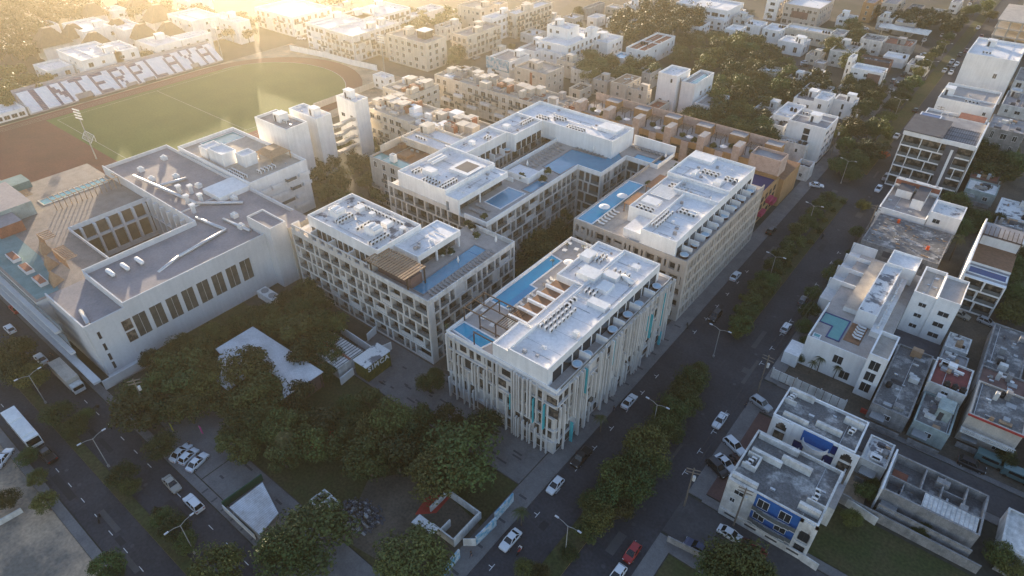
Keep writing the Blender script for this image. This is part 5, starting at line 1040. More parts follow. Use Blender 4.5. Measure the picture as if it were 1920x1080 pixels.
add('grey house with a cluttered terrace by the curved road', 7.0, (1557, 93), (1593, 101), (1624, 83), fl=2, gap=3.4, wall='white_aged', roof='roof_beige', tank=3, hut=1)
add('white office block with a brown wall panel by the avenue', 9.0, (1597, 126), (1657, 139), (1664, 128), fl=3, gap=3.6, ww=1.1, wh=.8, keep=.8)
add('slim white tower with orange balconies left of the brown panel block', 10.5, (1592, 107), (1600, 111), (1608, 102), fl=3, gap=2.4, ww=1.5, keep=1)
add('dark tin roofed garage yard behind the brown panel block', 5, (1612, 108), (1668, 120), (1676, 112), fl=1, wall='brown_wall', roof='roof_dark', keep=.2)
add('grey rendered house with a broken roof by the avenue', 6, (1652, 79), (1706, 88), (1722, 76), fl=1, wall='grey_wall', roof='terracotta', keep=.2, hut=1)
add('low white roundish house between the garage and the grey house', 4.2, (1658, 103), (1696, 114), (1706, 103), fl=1, roof='roof_white', tank=1)
add('ochre lit house at the top edge right of the beige town block', 10, (1622, 2), (1642, 10), (1652, -6), fl=3, wall='ochre_wall', roof='roof_grey')  # yellow light on this house is put into its ochre wall colour
add('grey apartment slab at the top edge beside the ochre house', 10, (1655, 4), (1682, 10), (1700, -8), fl=3, wall='beige_wall', roof='roof_grey')
add('small concrete house among trees near the canopy', 6, (1702, 14), (1722, 22), (1735, 10), fl=2, wall='bare_block', roof='roof_grey')
add('pale house at the top right left of the avenue', 6, (1785, 2), (1800, 8), (1808, -4), fl=2, roof='roof_grey')
add('grey kiosk house in the side lane of the grove', 4.5, (1527, 116), (1546, 121), (1552, 114), fl=1, wall='grey_wall', roof='roof_white')
add('red roofed hut below the grey kiosk house', 3.6, (1523, 132), (1540, 137), (1550, 132), fl=1, roof='red_paint')
add('tall blank white apartment block with a dark stair strip beside the avenue', 12.2, (1477, 226), (1552, 241), (1573, 219), fl=4, faces=('+x',), gap=3.2, ww=2.4, ac=4, hut=1, mid=1, roof='roof_grey')
add('white three storey building with small windows in front of the blank block', 7.2, (1460, 254), (1504, 279), (1521, 268), fl=2, gap=3.2, ww=.9, wall='white_aged', roof='roof_grey', tank=3, ac=3)
add('white roof house with a grey terrace left of the blank block', 6.2, (1434, 228), (1474, 240), (1482, 222), fl=2, roof='roof_stained', tank=1)
add('white flat roof with two black tanks left of the blank block', 7.4, (1450, 213), (1479, 221), (1518, 200), fl=2, roof='roof_white', tank=2, keep=.4, mid=1)
add('white stepped house with a terracotta hut above the two tank roof', 7, (1492, 180), (1524, 194), (1548, 172), fl=2, tank=2, hut=1, roof='roof_grey')
add('white round cornered house half hidden by a dark tree', 8.5, (1527, 184), (1553, 190), (1568, 176), fl=2, gap=3, roof='roof_white', keep=.5)
add('white narrow house with one tall door beside the avenue', 7, (1563, 186), (1602, 193), (1612, 184), fl=2, gap=4, ww=.9, wh=2.2, keep=.4, roof='roof_grey', tank=1, hut=1)
add('open topped grey garage at the foot of the blank block', 5, (1494, 306), (1518, 317), (1528, 304), fl=1, wall='white_aged', roof='roof_dark', par=1.6, gap=3)
# white towers by the grove
add('tall white tower with a rounded corner and narrow windows', 15.0, (1237, 134), (1274, 146), (1290, 128), fl=5, gap=3.6, ww=.9, wh=1.6, keep=.4, roof='roof_white')
add('tall white block with a turquoise roof pool beside the white tower', 13.0, (1278, 152), (1305, 158), (1339, 136), fl=4, faces=('+x',), gap=3.4, ww=1.4, keep=.45, roof='deck_tile')
add('white scaffold like annex to the right of the turquoise pool block', 6.4, (1303, 192), (1346, 204), (1360, 178), fl=2, gap=3, tank=1, roof='roof_grey')
add('beige three storey house with a slatted brown roof', 8.5, (1147, 152), (1174, 161), (1201, 144), fl=3, gap=3.2, ww=1.2, wall='beige_wall', roof='wood_lit', par=.4)
add('beige grey house with a white roof lantern', 6.5, (1112, 147), (1141, 155), (1151, 146), fl=2, wall='beige_wall', roof='roof_beige', hut=1)
add('beige house with a small blue roof pool and lit terrace', 7, (1175, 161), (1206, 174), (1226, 168), fl=2, wall='cream_paint', roof='roof_beige', hut=1)
add('cream house with a terracotta roof in front of the white tower', 5.2, (1210, 199), (1230, 209), (1254, 191), fl=1, gap=3, wall='cream_paint', roof='terracotta')
add('pale house with a dark thatched top at the end of the ochre row', 4.6, (1068, 164), (1092, 172), (1106, 158), fl=1, wall='cream_paint', roof='thatch')
add('grey glazed house behind the white tower', 7, (1206, 134), (1220, 141), (1237, 127), fl=2, wall='grey_wall', roof='roof_grey')
add('small white flat house alone in the dark grove', 5.5, (1365, 163), (1382, 172), (1398, 166), fl=1, keep=.3)
# cream blocks between the courtyard hotel and the pitch
add('long cream apartment row with red roof patches behind the courtyard hotel', 12, (813, 140), (1070, 213), (1101, 190), fl=4, gap=3.2, ww=1.7, wh=1.8, wall='cream_paint', roof='roof_beige', hut=6, mid=4, tank=3, ac=4)
add('billboard topped house at the back street corner', 9, (921, 104), (955, 122), (986, 100), fl=3, gap=4, roof='roof_grey', hut=1, keep=.3)
BLDS = []
for i, (lab, z, L_, B_, R_, k) in enumerate(T):
    nm = 'house' if z < 7.5 else 'apartment_building'
    t, rc, zr = bld(nm, lab, z, L_, B_, R_, seed=200 + i, cat='house' if z < 7.5 else 'apartment building', **{'ww': 1.3, **({'balc': 1, 'ww': 2.0, 'wh': 1.9, 'glass': 'glass_curtain'} if z >= 9 and z <= 12.6 and not any(q_ in lab for q_ in ('blank', 'shed', 'store', 'office', 'town', 'brown')) else {}), **k})
    BLDS.append(t)
    if 'turquoise roof pool' in lab: pool_part(t, [(rc[1] - 3.2, rc[2] + 1.2), (rc[1] - .8, rc[2] + 1.2), (rc[1] - .8, rc[3] - 2), (rc[1] - 3.2, rc[3] - 2)], zr, 'pool_aqua')
    if 'brown wall panel' in lab: mb = MB(); mb.box(rc[0] + (rc[1] - rc[0]) * .55, rc[1] - .6, rc[2] - .12, rc[2] - .002, 1, z - .9); part('wall_panel', mb, 'brown_wall', t)
    if 'dark stair strip' in lab:
        mb = MB(); xm = rc[0] + (rc[1] - rc[0]) * .45
        for q in range(4): mb.box(xm, xm + 2.0, rc[2] - .08, rc[2] - .002, 2 + 2.3 * q, 3.9 + 2.3 * q)
        part('stair_glazing', mb, 'glass', t)
    if 'red vertical stripe' in lab: mb = MB(); xm = (rc[0] + rc[1]) / 2; mb.box(xm, xm + 1.2, rc[2] - .14, rc[2] - .002, 0, z - .8); part('stripe', mb, 'terracotta', t)
    if 'glazed roof pavilion' in lab:
        mb = MB(); cx, cy = rc[0] + 14, rc[3] - 7; mb.box(cx, cx + 5, cy, cy + 5, zr, zr + 3.2); mb.box(cx - .4, cx + 5.4, cy - .4, cy + 5.4, zr + 3.202, zr + 3.5, 1); part('roof_pavilion', mb, ['glass', 'white_paint'], t)
    if 'loggia' in lab: mb = MB(); w_ = rc[1] - rc[0]; mb.box(rc[0] + w_ * .25, rc[0] + w_ * .72, rc[2] - .14, rc[2] - .002, 4.2, 7.6); part('loggia', mb, 'brown_wall', t)
    if 'billboard' in lab: mb = MB(); mb.box(rc[0] - .5, rc[1], rc[2] - .5, rc[2] - .2, 4.5, 9.6); part('billboard', mb, 'mural_blue', t)
    if 'long cream apartment row' in lab:
        ROW_ = (t, rc, zr)
        for q in range(9): mb = MB(); xx = rc[0] + 4 + 6.9 * q; mb.box(xx, xx + 4.6, rc[2] - 1.3, rc[2] - .002, 3.0 + 3 * (q % 2), 4.0 + 3 * (q % 2)); part('balcony', mb, 'white_paint', t)
        for q in (6, 20, 41): mb = MB(); mb.box(rc[0] + q, rc[0] + q + 5, rc[2] + 2, rc[2] + 8, zr + .004, zr + .05); part('roof_patch', mb, 'terracotta', t)
FILL = [(1075, 30), (1120, 20), (1155, 12), (1190, 6), (1235, 5), (1180, 45), (1215, 20), (1030, 30), (1045, 16), (1125, 62), (1160, 80), (1245, 60), (1340, 12), (1395, 30), (1415, 45), (1345, 45), (1305, 25), (1260, 45), (1490, 95), (1530, 100), (1545, 130), (1500, 140), (1480, 200), (1440, 200), (1535, 165), (1580, 165), (1600, 160), (1620, 170), (1575, 60), (1590, 30), (1700, 40), (1730, 35), (1760, 20), (1690, 100), (1640, 70), (1665, 30), (1710, 110), (1725, 118), (1630, 112), (1205, 150), (1100, 125), (1070, 110), (1085, 135), (1130, 130), (1060, 145), (840, 45), (815, 40), (790, 12), (870, 30), (705, 10), (935, 5), (990, 12), (960, 45), (1000, 95), (1000, 60), (945, 95), (1075, 75), (640, 10), (1445, 130), (1415, 120)]
rq = random.Random(5)
for k, p in enumerate(FILL):
    z_ = rq.choice((3.8, 4.2, 6.4, 6.8, 7.2)); c_ = at(p, z_); w_, d_ = rq.uniform(6, 10), rq.uniform(7, 13); tl = 1 if k % 3 == 0 else 0
    if any(abs(o.location.x - c_[0]) < w_ * .5 + 5.5 and abs(o.location.y - c_[1]) < d_ * .5 + 5.5 for o in BLDS): continue
    wl = rq.choice(('white_paint', 'white_aged', 'white_aged', 'cream_paint', 'beige_wall')); t = bld('house', 'small plain ' + ('pale' if wl != 'beige_wall' else 'beige') + ' flat roofed house filling the far streets around the grove', z_, rc=(c_[0] - w_ / 2, c_[0] + w_ / 2, c_[1] - d_ / 2, c_[1] + d_ / 2), fl=1 if z_ < 5 else 2, wall=wl, roof=rq.choice(('roof_white', 'roof_flaked', 'roof_grey', 'roof_stained')), seed=500 + k, tank=tl, hut=k % 2, mid=k % 2, where='a small house in the far streets', cat='house', group='small far houses'); BLDS.append(t[0])
# --- pale blocks behind the courtyard hotel with curved balconies
def longblock(lab, rc, z, **k): return bld('apartment_building', lab, z, rc=rc, cat='apartment building', **{'balc': 1 if k.get('fl', 0) >= 4 and k.get('faces', ('-y', '+x')) != () and 'tower' not in lab else 0, **k})
C1, r1, z1 = longblock('cream block with a glass edged roof pool and brown deck behind the courtyard hotel', (-143.2, -127.5, 112.6, 131.2), 15.2, fl=5, par=.5, wall='beige_wall', roof='deck_wood', gap=3.2, ww=1.8, wh=2.0, seed=301, faces=('-y', '-x', '+x'))
pool_part(C1, [(-142.9, 112.9), (-129.0, 112.9), (-129.0, 117.0), (-142.9, 117.0)], 14.7, 'pool_aqua', 'rail_glass')
mb = MB(); mb.box(-143.2, -142.9, 117, 131, 14.7, 17.0); part('deck_wall', mb, 'cream_paint', C1)
longblock('cream block with a bare white roof slab right behind the brown pool deck', (-142.0, -125.6, 124.6, 136.0), 17.6, fl=2, z0=15.3, wall='cream_paint', roof='roof_white', seed=302, faces=('-y',), ac=4, hut=1, keep=.4, mid=1, where='the bare white slab of the cream block')
C2_ = longblock('long cream block with wavy shadowed balconies and a cluttered roof', (-176, -152.5, 138.0, 152.5), 15.0, fl=5, wall='cream_paint', roof='roof_beige', gap=3.2, ww=2.0, wh=1.8, hut=3, seed=303, ac=4, mid=2, where='the long cream block')
C3_ = longblock('cream block with orange roof patches between the long cream block and the hotel', (-152.2, -128.5, 137.0, 153.4), 15.0, fl=5, wall='cream_paint', roof='roof_beige', gap=3.2, ww=2.0, wh=1.8, hut=4, seed=304, ac=3, mid=3, where='the cream block with orange patches')
BM_ = longblock('cream terraced block nearest the far end of the pitch', (-188, -173.0, 158.5, 173.5), 13.0, fl=4, wall='cream_paint', roof='roof_beige', gap=3.0, ww=1.8, hut=3, seed=305, mid=2)
TW = longblock('tall white slab tower with a planted dark roof beside the pitch', (-184.5, -168.4, 102.6, 110.6), 20.0, fl=6, faces=(), wall='white_paint', roof='roof_grey', seed=306, hut=1, ac=2, where='the tall white slab tower')[0]
longblock('tall white tower with curved balconies next to the slab tower', (-182, -168.0, 113.6, 119.4), 20.0, fl=6, faces=('+y',), wall='white_paint', roof='roof_white', seed=307, hut=1, ac=2, where='the curved balcony tower')
longblock('tall slim white tower with a window strip, right of the curved balcony tower', (-176.6, -167.2, 128.6, 134.2), 21.0, fl=6, faces=('-y',), gap=4, keep=.4, wall='white_paint', roof='roof_white', seed=308, hut=1, ac=2, where='the slim white tower')
mb = MB()
for z in (6, 9, 12, 15):
    for k in range(8): mb.box(-168.6 - .0, -167.2 + .5 * math.sin(k * .9), 119.5 + 1.05 * k, 120.55 + 1.05 * k, z, z + .9)
single('curved_balcony_stack', mb, 'cream_paint', 'stack of wavy cream balconies between the two tall white towers', 'balconies')
M2, r2, z2 = longblock('white block with a sunlit roof pool and tiled shade roof beside the mall', (-192, -154.6, 79.9, 98.6), 16.0, fl=5, faces=('-y',), par=1.0, wall='white_paint', roof='roof_beige', seed=309, keep=.3)
pool_part(M2, [(-191, 86.4), (-184.5, 86.4), (-184.5, 97.8), (-191, 97.8)], 15.0, 'pool_aqua'); mb = MB()
for (x, y_, w_, d_, h_) in ((-178, 82, 7.5, 4.6, 3.4), (-169.5, 85.6, 4, 4.2, 3.0), (-183, 82, 4, 5, 2.6)): mb.box(x, x + w_, y_, y_ + d_, z2, z2 + h_); ring(mb, x, x + w_, y_, y_ + d_, z2 + h_, z2 + h_ + .5, .2)
mb.box(-163, -154.8, 70.6, 79.8, 0, 15.4); part('stair_hut', mb, 'white_paint', M2)
hip(M2, -168, -160.5, 91, 98, z2 + 2.2, z2 + 3.6, 'wood_lit', .5, 'tiled_shade_roof'); mb = MB()
for x in (-167.6, -161):
    for y_ in (91.4, 97.6): mb.box(x, x + .25, y_, y_ + .25, z2, z2 + 2.19)
part('post', mb, 'wood_lit', M2)
ac_rows(-166.6, 81, 7, 2, 1.1, 1.2, z2, 'the roof of the white block beside the mall'); ac_rows(-160, 86, 2, 5, 1.1, 1.2, z2, 'the roof of the white block beside the mall')
def clutter(o, n, seed, mats=('cream_paint', 'white_paint', 'beige_wall', 'roof_grey', 'terracotta')):
    t, (x0, x1, y0, y1), zr_ = o; q = random.Random(seed)
    for k in range(n):
        w_, d_, h = q.uniform(1.0, 4.2), q.uniform(1.0, 4.2), q.choice((.5, .9, 1.2, 2.3, 2.6)); x, y_ = q.uniform(x0 + .5, x1 - w_ - .5), q.uniform(y0 + .5, y1 - d_ - .5); mb = MB()
        if q.random() < .3:
            ring(mb, x, x + w_, y_, y_ + d_, zr_, zr_ + h, .18)
        else: mb.box(x, x + w_, y_, y_ + d_, zr_, zr_ + h)
        part('roof_room', mb, q.choice(mats), t)
clutter(C2_, 26, 1); clutter(C3_, 30, 2); clutter(BM_, 16, 3); clutter((C1, r1, z1), 5, 4, ('deck_wood', 'white_paint')); clutter(ROW_, 44, 5)
# --- ochre terrace houses behind the hotels
for i in range(6):
    x0 = -119.6 + 11.6 * i; y0 = 186.4
    t = thing('terrace_house', ('ochre terrace house at the left end of the row, beside the plain yellow gable', 'ochre terrace house second from the left end of the row', 'ochre terrace house with a green planter in the middle of the row, left one', 'ochre terrace house with a green planter in the middle of the row, right one', 'ochre terrace house with a pink cornered pergola near the right end of the row', 'ochre terrace house at the right end of the row, beside the dark blue pool')[i], 'terrace house', (x0 + 5.8, y0 + 7, 0), group='ochre terrace houses')
    mb = MB(); mb.box(x0, x0 + 11.5, y0 + 1.2, y0 + 14, 0, 11.2, 0, 1); mb.box(x0, x0 + 2.2, y0, y0 + 5.0, 0, 15.2, 2, 3); mb.box(x0 + 6.2, x0 + 8.6, y0 + .3, y0 + 1.19, 0, 12.0, 2); mb.box(x0 + 2.3, x0 + 11.4, y0 + .8, y0 + 1.18, 10.2, 12.0); mb.box(x0 + 2.3, x0 + 11.4, y0 + .6, y0 + 1.18, 5.6, 6.8)
    mb.box(x0 + 6.4, x0 + 11.4, y0 + 10, y0 + 13.8, 11.202, 14.2, 0, 3); mb.box(x0 + 11.25, x0 + 11.49, y0 + 1.3, y0 + 13.9, 11.202, 12.6); mb.box(x0, x0 + 11.3, y0 + 13.81, y0 + 14.0, 11.202, 14.6, 2); part('wall', mb, ['ochre_wall', 'deck_tile', 'pink_stone', 'roof_grey'], t)
    for u in (x0 + 4.3, x0 + 9.9):
        for z in (7.2, 2.4): window(t, '-y', y0 + 1.2, u, z, 3.4 if u < x0 + 6 else 2.6, 2.7, 'glass_curtain', 'frame_dark', bars=2)
    mb = MB()
    for k in range(9): mb.box(x0 + 2.5 + .42 * k, x0 + 2.6 + .42 * k, y0 + 4.5, y0 + 9, 14.0, 14.15)
    for xx in (x0 + 2.5, x0 + 5.8):
        for yy in (y0 + 4.6, y0 + 8.8): mb.box(xx, xx + .16, yy, yy + .16, 11.2, 14.0)
    part('pergola', mb, 'wood_dark', t)
    UMB.put((x0 + 7.6, y0 + 3.2, 11.2), 0, 'pale round parasol on the roof terrace of an ochre terrace house', 'parasols on the ochre terrace houses')
OP = thing('apartment_block', 'ochre and pink block with a deep blue roof pool and magenta balconies beside the avenue', 'apartment building', (-49.5, 186, 0)); mb = MB(); mb.box(-60, -45.8, 172, 186.5, 0, 8.6, 0, 1); mb.box(-56, -46.6, 186.6, 193, 0, 13.6, 2, 3); mb.box(-50, -44.4, 186.6, 201, 0, 9.0, 0, 1); mb.box(-49.4, -45.6, 166, 171.9, 0, 11.5, 2, 3)
ring(mb, -60, -45.8, 172, 186.5, 8.6, 9.6, .35, 0); ring(mb, -56, -46.6, 186.6, 193, 13.6, 14.4, .25, 2); part('wall', mb, ['ochre_wall', 'deck_wood', 'pink_stone', 'roof_grey'], OP)
pool_part(OP, [(-53.5, 173), (-46.6, 173), (-46.6, 186), (-53.5, 186)], 8.6, 'pool_navy', 'ochre_wall')
for k in range(3): mb = MB(); mb.box(-45.79, -44.6, 173 + 4.4 * k, 176.4 + 4.4 * k, 2.4 + (k % 2) * 2.6, 3.6 + (k % 2) * 2.6); part('balcony', mb, 'magenta_paint', OP)
for z in (1.0, 4.2, 6.6):
    for k in range(4): window(OP, '+x', -45.8, 174 + 3.2 * k, z, 1.7, 1.6, 'glass_curtain', 'frame_dark')
CP = thing('solar_canopy', 'long canopy roofed with blue glassy panels beside the far avenue', 'canopy', (*at((1692, 60), 5), 0)); c = [at(p, 5.5) for p in ((1647, 50), (1740, 66), (1748, 57), (1655, 42))]; mb = MB(); mb.prism(c, 5.2, 5.5, 0, 1); part('panel_roof', mb, ['white_paint', 'solar'], CP)
mb = MB()
for p in c: mb.cyl(CP.location.x + (p[0] - CP.location.x) * .9, CP.location.y + (p[1] - CP.location.y) * .9, 0, 5.19, .15, n=6)
part('post', mb, 'metal_grey', CP)
# --- plaza: sign kiosk, wavy pavilion, striped shed, walls
KI = thing('sign_kiosk', 'olive green kiosk with a white roof and large white block letters on its side', 'kiosk', (-87.4, 61.6, 0)); mb = MB(); mb.box(-89.3, -85.4, 58.4, 65.0, 0.1, 4.2); part('hedge_wall', mb, 'hedge_yellow', KI); mb = MB(); mb.box(-89.5, -85.3, 58.2, 65.2, 4.21, 4.4); part('roof', mb, 'roof_flaked', KI)
cu = bpy.data.curves.new('lettering', 'FONT'); cu.body = 'SIMCA'; cu.size = 1.75; cu.extrude = .05; cu.offset = .035; cu.space_character = 1.25; cu.align_x = 'CENTER'
tmp = bpy.data.objects.new('lettering', cu); COL.objects.link(tmp); bpy.context.view_layer.update(); me = bpy.data.meshes.new_from_object(tmp.evaluated_get(bpy.context.evaluated_depsgraph_get())); bpy.data.objects.remove(tmp); me.materials.clear(); me.materials.append(MATS['white_paint'])
lt = link('lettering', me, KI, (2.08, .05, 2.75), 0); lt.rotation_euler = (R(90), 0, R(90))
PVpts = [(474, 612), (606, 697), (526, 750), (530, 738), (531, 726), (526, 712), (514, 702), (500, 697), (484, 698), (470, 706), (452, 712), (440, 708), (432, 700), (436, 712), (441, 722), (427, 732), (396, 707), (411, 704), (416, 694), (414, 686), (405, 678), (413, 664), (404, 654)]
PV = thing('pavilion', 'white corrugated pavilion roof with scalloped edges cut round the trees', 'pavilion', (*at((500, 660), 4.5), 0)); mb = MB(); mb.prism([at(p, 4.6) for p in PVpts], 4.4, 4.6); part('roof', mb, M('corrugated_white', (.66, .66, .66), (.50, .50, .50), .25, wave=('Y', 1.3, .22), rough=.5), PV)
mb = MB(); c_ = [at(p, 4.6) for p in ((474, 616), (600, 696), (528, 744), (408, 657), (400, 706), (426, 728))]
for q in c_: mb.box(q[0] - .12, q[0] + .12, q[1] - .12, q[1] + .12, 0, 4.39)
mb.box(c_[4][0], c_[5][0], c_[5][1] + .3, c_[5][1] + .5, 0, 4.39); mb.box(c_[1][0] - .4, c_[1][0] - .2, c_[2][1], c_[1][1] - .2, 0, 4.39); part('post', mb, 'brown_wall', PV)
SH = thing('striped_shed', 'shed with a white roof striped by dark seams and a rusty ridge', 'shed', (-95.5, 58.6, 0)); mb = MB(); mb.box(-100, -91, 55.2, 61.8, 0, 3.3); part('wall', mb, 'white_aged', SH); mb = MB(); mb.box(-100.3, -90.7, 55, 62, 3.31, 3.5); part('roof', mb, 'white_aged', SH)
mb = MB()
for k in range(12): mb.box(-99.9 + .8 * k, -99.72 + .8 * k, 55, 62, 3.503, 3.56)
mb.box(-100.3, -90.7, 58.2, 58.7, 3.561, 3.68, 1); part('roof_seam', mb, ['roof_dark', 'terracotta'], SH)
def wall2(nm, lab, p, q, h, mat, th=.2, cat='wall', z=0):
    a, b = at(p, z), at(q, z); d = Vector((b[0] - a[0], b[1] - a[1])); n_ = Vector((-d.y, d.x)).normalized() * th / 2; mb = MB()
    mb.prism([(a[0] + n_.x, a[1] + n_.y), (b[0] + n_.x, b[1] + n_.y), (b[0] - n_.x, b[1] - n_.y), (a[0] - n_.x, a[1] - n_.y)], z, z + h); return single(nm, mb, mat, lab, cat)
wall2('garden_wall', 'long white garden wall in front of the frame hotel terraces', (640, 625), (704, 668), 2.4, 'white_paint'); wall2('garden_wall', 'short white dividing wall nearest the kiosk at the foot of the frame hotel', (735, 655), (705, 668), 2.2, 'white_paint'); wall2('garden_wall', 'short white dividing wall further left at the foot of the frame hotel', (690, 640), (706, 625), 2.2, 'white_paint'); wall2('plaza_wall', 'low white wall left of the olive kiosk', (640, 722), (664, 702), 2.0, 'white_paint')
wall2('mural_wall', 'wall of blue and white murals along the avenue pavement, upper half', (893, 1022), (930, 985), 2.4, 'mural_blue', .3); wall2('mural_wall', 'white and blue painted wall along the avenue pavement nearest the big tree', (928, 978), (962, 940), 2.4, 'mural_blue', .3); wall2('mural_wall', 'pale blue painted wall at the bottom edge by the walking person', (828, 1085), (862, 1045), 2.4, 'mural_blue', .3); wall2('lot_gate', 'white sheet gate between the two painted walls', (869, 1024), (893, 1024), 2.2, 'white_aged', .1, 'gate')
wall2('lot_wall', 'broken white wall lying across the sand lot at the left edge', (0, 985), (44, 960), 1.2, 'white_aged'); wall2('block_wall', 'low grey wall along the kerb of the side street vacant lot', (1250, 1015), (1350, 1065), 1.6, 'bare_block'); wall2('yard_wall', 'white side wall of the sandy walled yard', (1580, 945), (1640, 985), 2.0, 'white_aged'); wall2('red_fence', 'red strip of fence in front of the pale green houses', (1612, 772), (1662, 795), 1.2, 'red_paint')
wall2('lot_fence', 'pale openwork fence between the vacant lot and the small street', (1500, 1050), (1530, 1070), 1.8, 'white_aged')
# sheds in the park and the small lot
sh = thing('site_shed', 'white sheet roofed site shed with a rust streak beside the left street', 'shed', (*at((480, 960), 3), 0)); c = [at(p, 3.0) for p in ((430, 951), (487, 1003), (522, 962), (492, 904))]; mb = MB(); mb.prism(c, 2.85, 3.0); part('roof', mb, M('sheet_roof', (.52, .54, .56), (.36, .36, .36), .5, wave=('X', .8, .2), rough=.5), sh)
mb = MB(); cx, cy = sh.location.x, sh.location.y; mb.prism([(cx + (p[0] - cx) * .93, cy + (p[1] - cy) * .93) for p in c], 0, 2.84); part('wall', mb, 'grey_wall', sh); wall2('green_hoarding', 'green hoarding board beside the site shed', (420, 953), (494, 900), 1.8, M('green_board', (.02, .09, .05)), .15, 'hoarding'); wall2('white_hoarding', 'white hoarding along the left street in front of the site shed', (421, 957), (480, 1012), 1.6, 'white_aged', .15, 'hoarding')
ru = thing('ruined_room', 'roofless white ruined room in the rubble lot beside the mural walls', 'ruin', (*at((845, 975), 0), 0)); mb = MB(); x_, y_ = ru.location.x, ru.location.y
for (a, b, c_, d_, h) in ((-4, 4, 3.3, 3.55, 1.8), (3.75, 4, -3.4, 3.29, 2.2), (-4, -3.75, -1, 3.29, 1.4), (-1, 3.74, -3.4, -3.15, 2.0), (.6, .85, -3.14, -.8, 1.8)): mb.box(x_ + a, x_ + b, y_ + c_, y_ + d_, 0, h)
part('wall', mb, 'white_aged', ru); mb = MB(); mb.box(x_ - 3.9, x_ + .5, y_ - 5.4, y_ - 3.41, 2.0, 2.15); part('roof', mb, 'roof_flaked', ru)
mb = MB(); c = [at(p) for p in ((778, 965), (800, 930), (850, 925), (818, 962))]; mb.prism(c, 0, .012, side=False); struct('red_floor', mb, 'red_paint')
mb = MB(); c = [at(p) for p in ((575, 850), (600, 815), (640, 805), (620, 840))]; mb.prism(c, 0, .3); single('red_tarpaulin', mb, M('red_sheet', (.30, .02, .015), (.2, .012, .01), .6), 'dark red sheet spread under the park trees', 'tarpaulin')
mb = MB()
for k in range(300):
    a = rnd.uniform(0, 6.28); rr = math.sqrt(rnd.random()); px, py = 668 + 50 * rr * math.cos(a), 968 + 34 * rr * math.sin(a); x, y_ = at((px, py)); s_ = rnd.uniform(.1, .45); h = .15 + .9 * max(0, 1 - rr); mb.box(x, x + s_ * rnd.uniform(.6, 2.2), y_, y_ + s_, 0, h * rnd.uniform(.5, 1.2), rnd.choice((0, 0, 2, 3, 2, 2, 2)))
tag(link('rubble_heap', mb.mesh('rubble_heap', ['rubbish', 'white_aged', 'roof_dark', 'grey_wall'])), 'heap of mixed rubble and rubbish in the park lot', 'rubble', None, 'stuff')
for i, p in enumerate(((596, 945), (610, 935), (624, 948))):
    x, y_ = at(p); mb = MB(); ring(mb, x - 1.1, x + 1.1, y_ - .9, y_ + .9, 0, 1.0, .28); single('concrete_ring', mb, 'white_aged', 'white square concrete ring beside the rubble heap', 'concrete ring', (x, y_, 0), 'white concrete rings by the rubble heap')
for p, c_, l_ in (((324, 810), (.45, .42, .06), 'yellow'), ((379, 815), (.5, .05, .22), 'pink'), ((309, 756), (.08, .07, .14), 'violet')):
    x, y_ = at(p); mb = MB(); mb.cyl(x, y_, 0, 2.6, .03, n=6); o = thing('feather_banner', l_ + ' feather banner standing on the grass beside the park path', 'banner', (x, y_, 0)); part('pole', mb, 'metal_grey', o); mb = MB(); mb.prism([(x, y_), (x + .75, y_ + .05), (x + .7, y_ + .09), (x, y_ + .05)], .6, 2.7); part('flag', mb, M(l_ + '_cloth', c_), o)
sheet('park_path', [(250, 745), (275, 735), (420, 870), (380, 870)], 0.03, 'paving')
sheet('rubble_lot_soil', [(640, 1010), (690, 900), (790, 880), (900, 985), (860, 1060), (760, 1080)], 0.0, 'dirt'); sheet('walled_yard_soil', [(1528, 905), (1575, 830), (1640, 870), (1615, 960)], 0.02, 'sand')
for i, p in enumerate(((503, 560), (516, 553))):
    pass
mb = MB(); x, y_ = at((507, 562), 0); mb.box(x - 3.2, x + 3.2, y_ - 1.3, y_ + 1.3, 0, 2.0); mb.cyl(x - 1.5, y_, 2.0, 2.3, .9, .9, 12, 1); mb.cyl(x + 1.5, y_, 2.0, 2.3, .9, .9, 12, 1); single('chiller_unit', mb, ['white_paint', 'metal_grey'], 'white cooling unit with two round fans at the foot of the mall wall', 'cooling unit', (x, y_, 0))
# ------------------------------------------------------------------ trees
def crown_mesh(name, seed, r=5.0, h=4.0, nl=2300, leaf=.46, mat='leaf', clumps=20, mat2=None, frac2=0.0, low=.0):
    q = random.Random(seed); mb = MB(); cl = []
    for i in range(clumps):
        th = q.uniform(0, 6.283); u = q.uniform(-.55 + low, 1.0); s_ = math.sqrt(max(.05, 1 - u * u)); rr = q.uniform(.45, .80)
        cl.append((Vector((r * rr * s_ * math.cos(th), r * rr * s_ * math.sin(th), h * .62 * u * q.uniform(.7, 1.0))), r * q.uniform(.26, .46), 1 if (mat2 and q.random() < frac2) else 0))
    cl.append((Vector((0, 0, h * .1)), r * .55, 0))
    for i in range(nl):
        c, cr, m = cl[q.randrange(len(cl))]
        d = Vector((q.gauss(0, 1), q.gauss(0, 1), q.gauss(0, 1))).normalized(); d.z *= .8
        p = c + d * cr * (q.random() ** .38)
        n = (d * 1.1 + Vector((q.uniform(-1, 1), q.uniform(-1, 1), q.uniform(-.2, 1.0)))).normalized()
        a = n.cross(Vector((q.uniform(-1, 1), q.uniform(-1, 1), q.uniform(-1, 1)))).normalized(); b = n.cross(a)
        s_ = leaf * q.uniform(.6, 1.35); mb.add([p - a * s_ * .7, p - b * s_ * .4, p + a * s_ * .7, p + b * s_ * .45 + n * s_ * .2], [(0, 1, 2, 3)], m)
    return mb.mesh(name, [mat] + ([mat2] if mat2 else []))
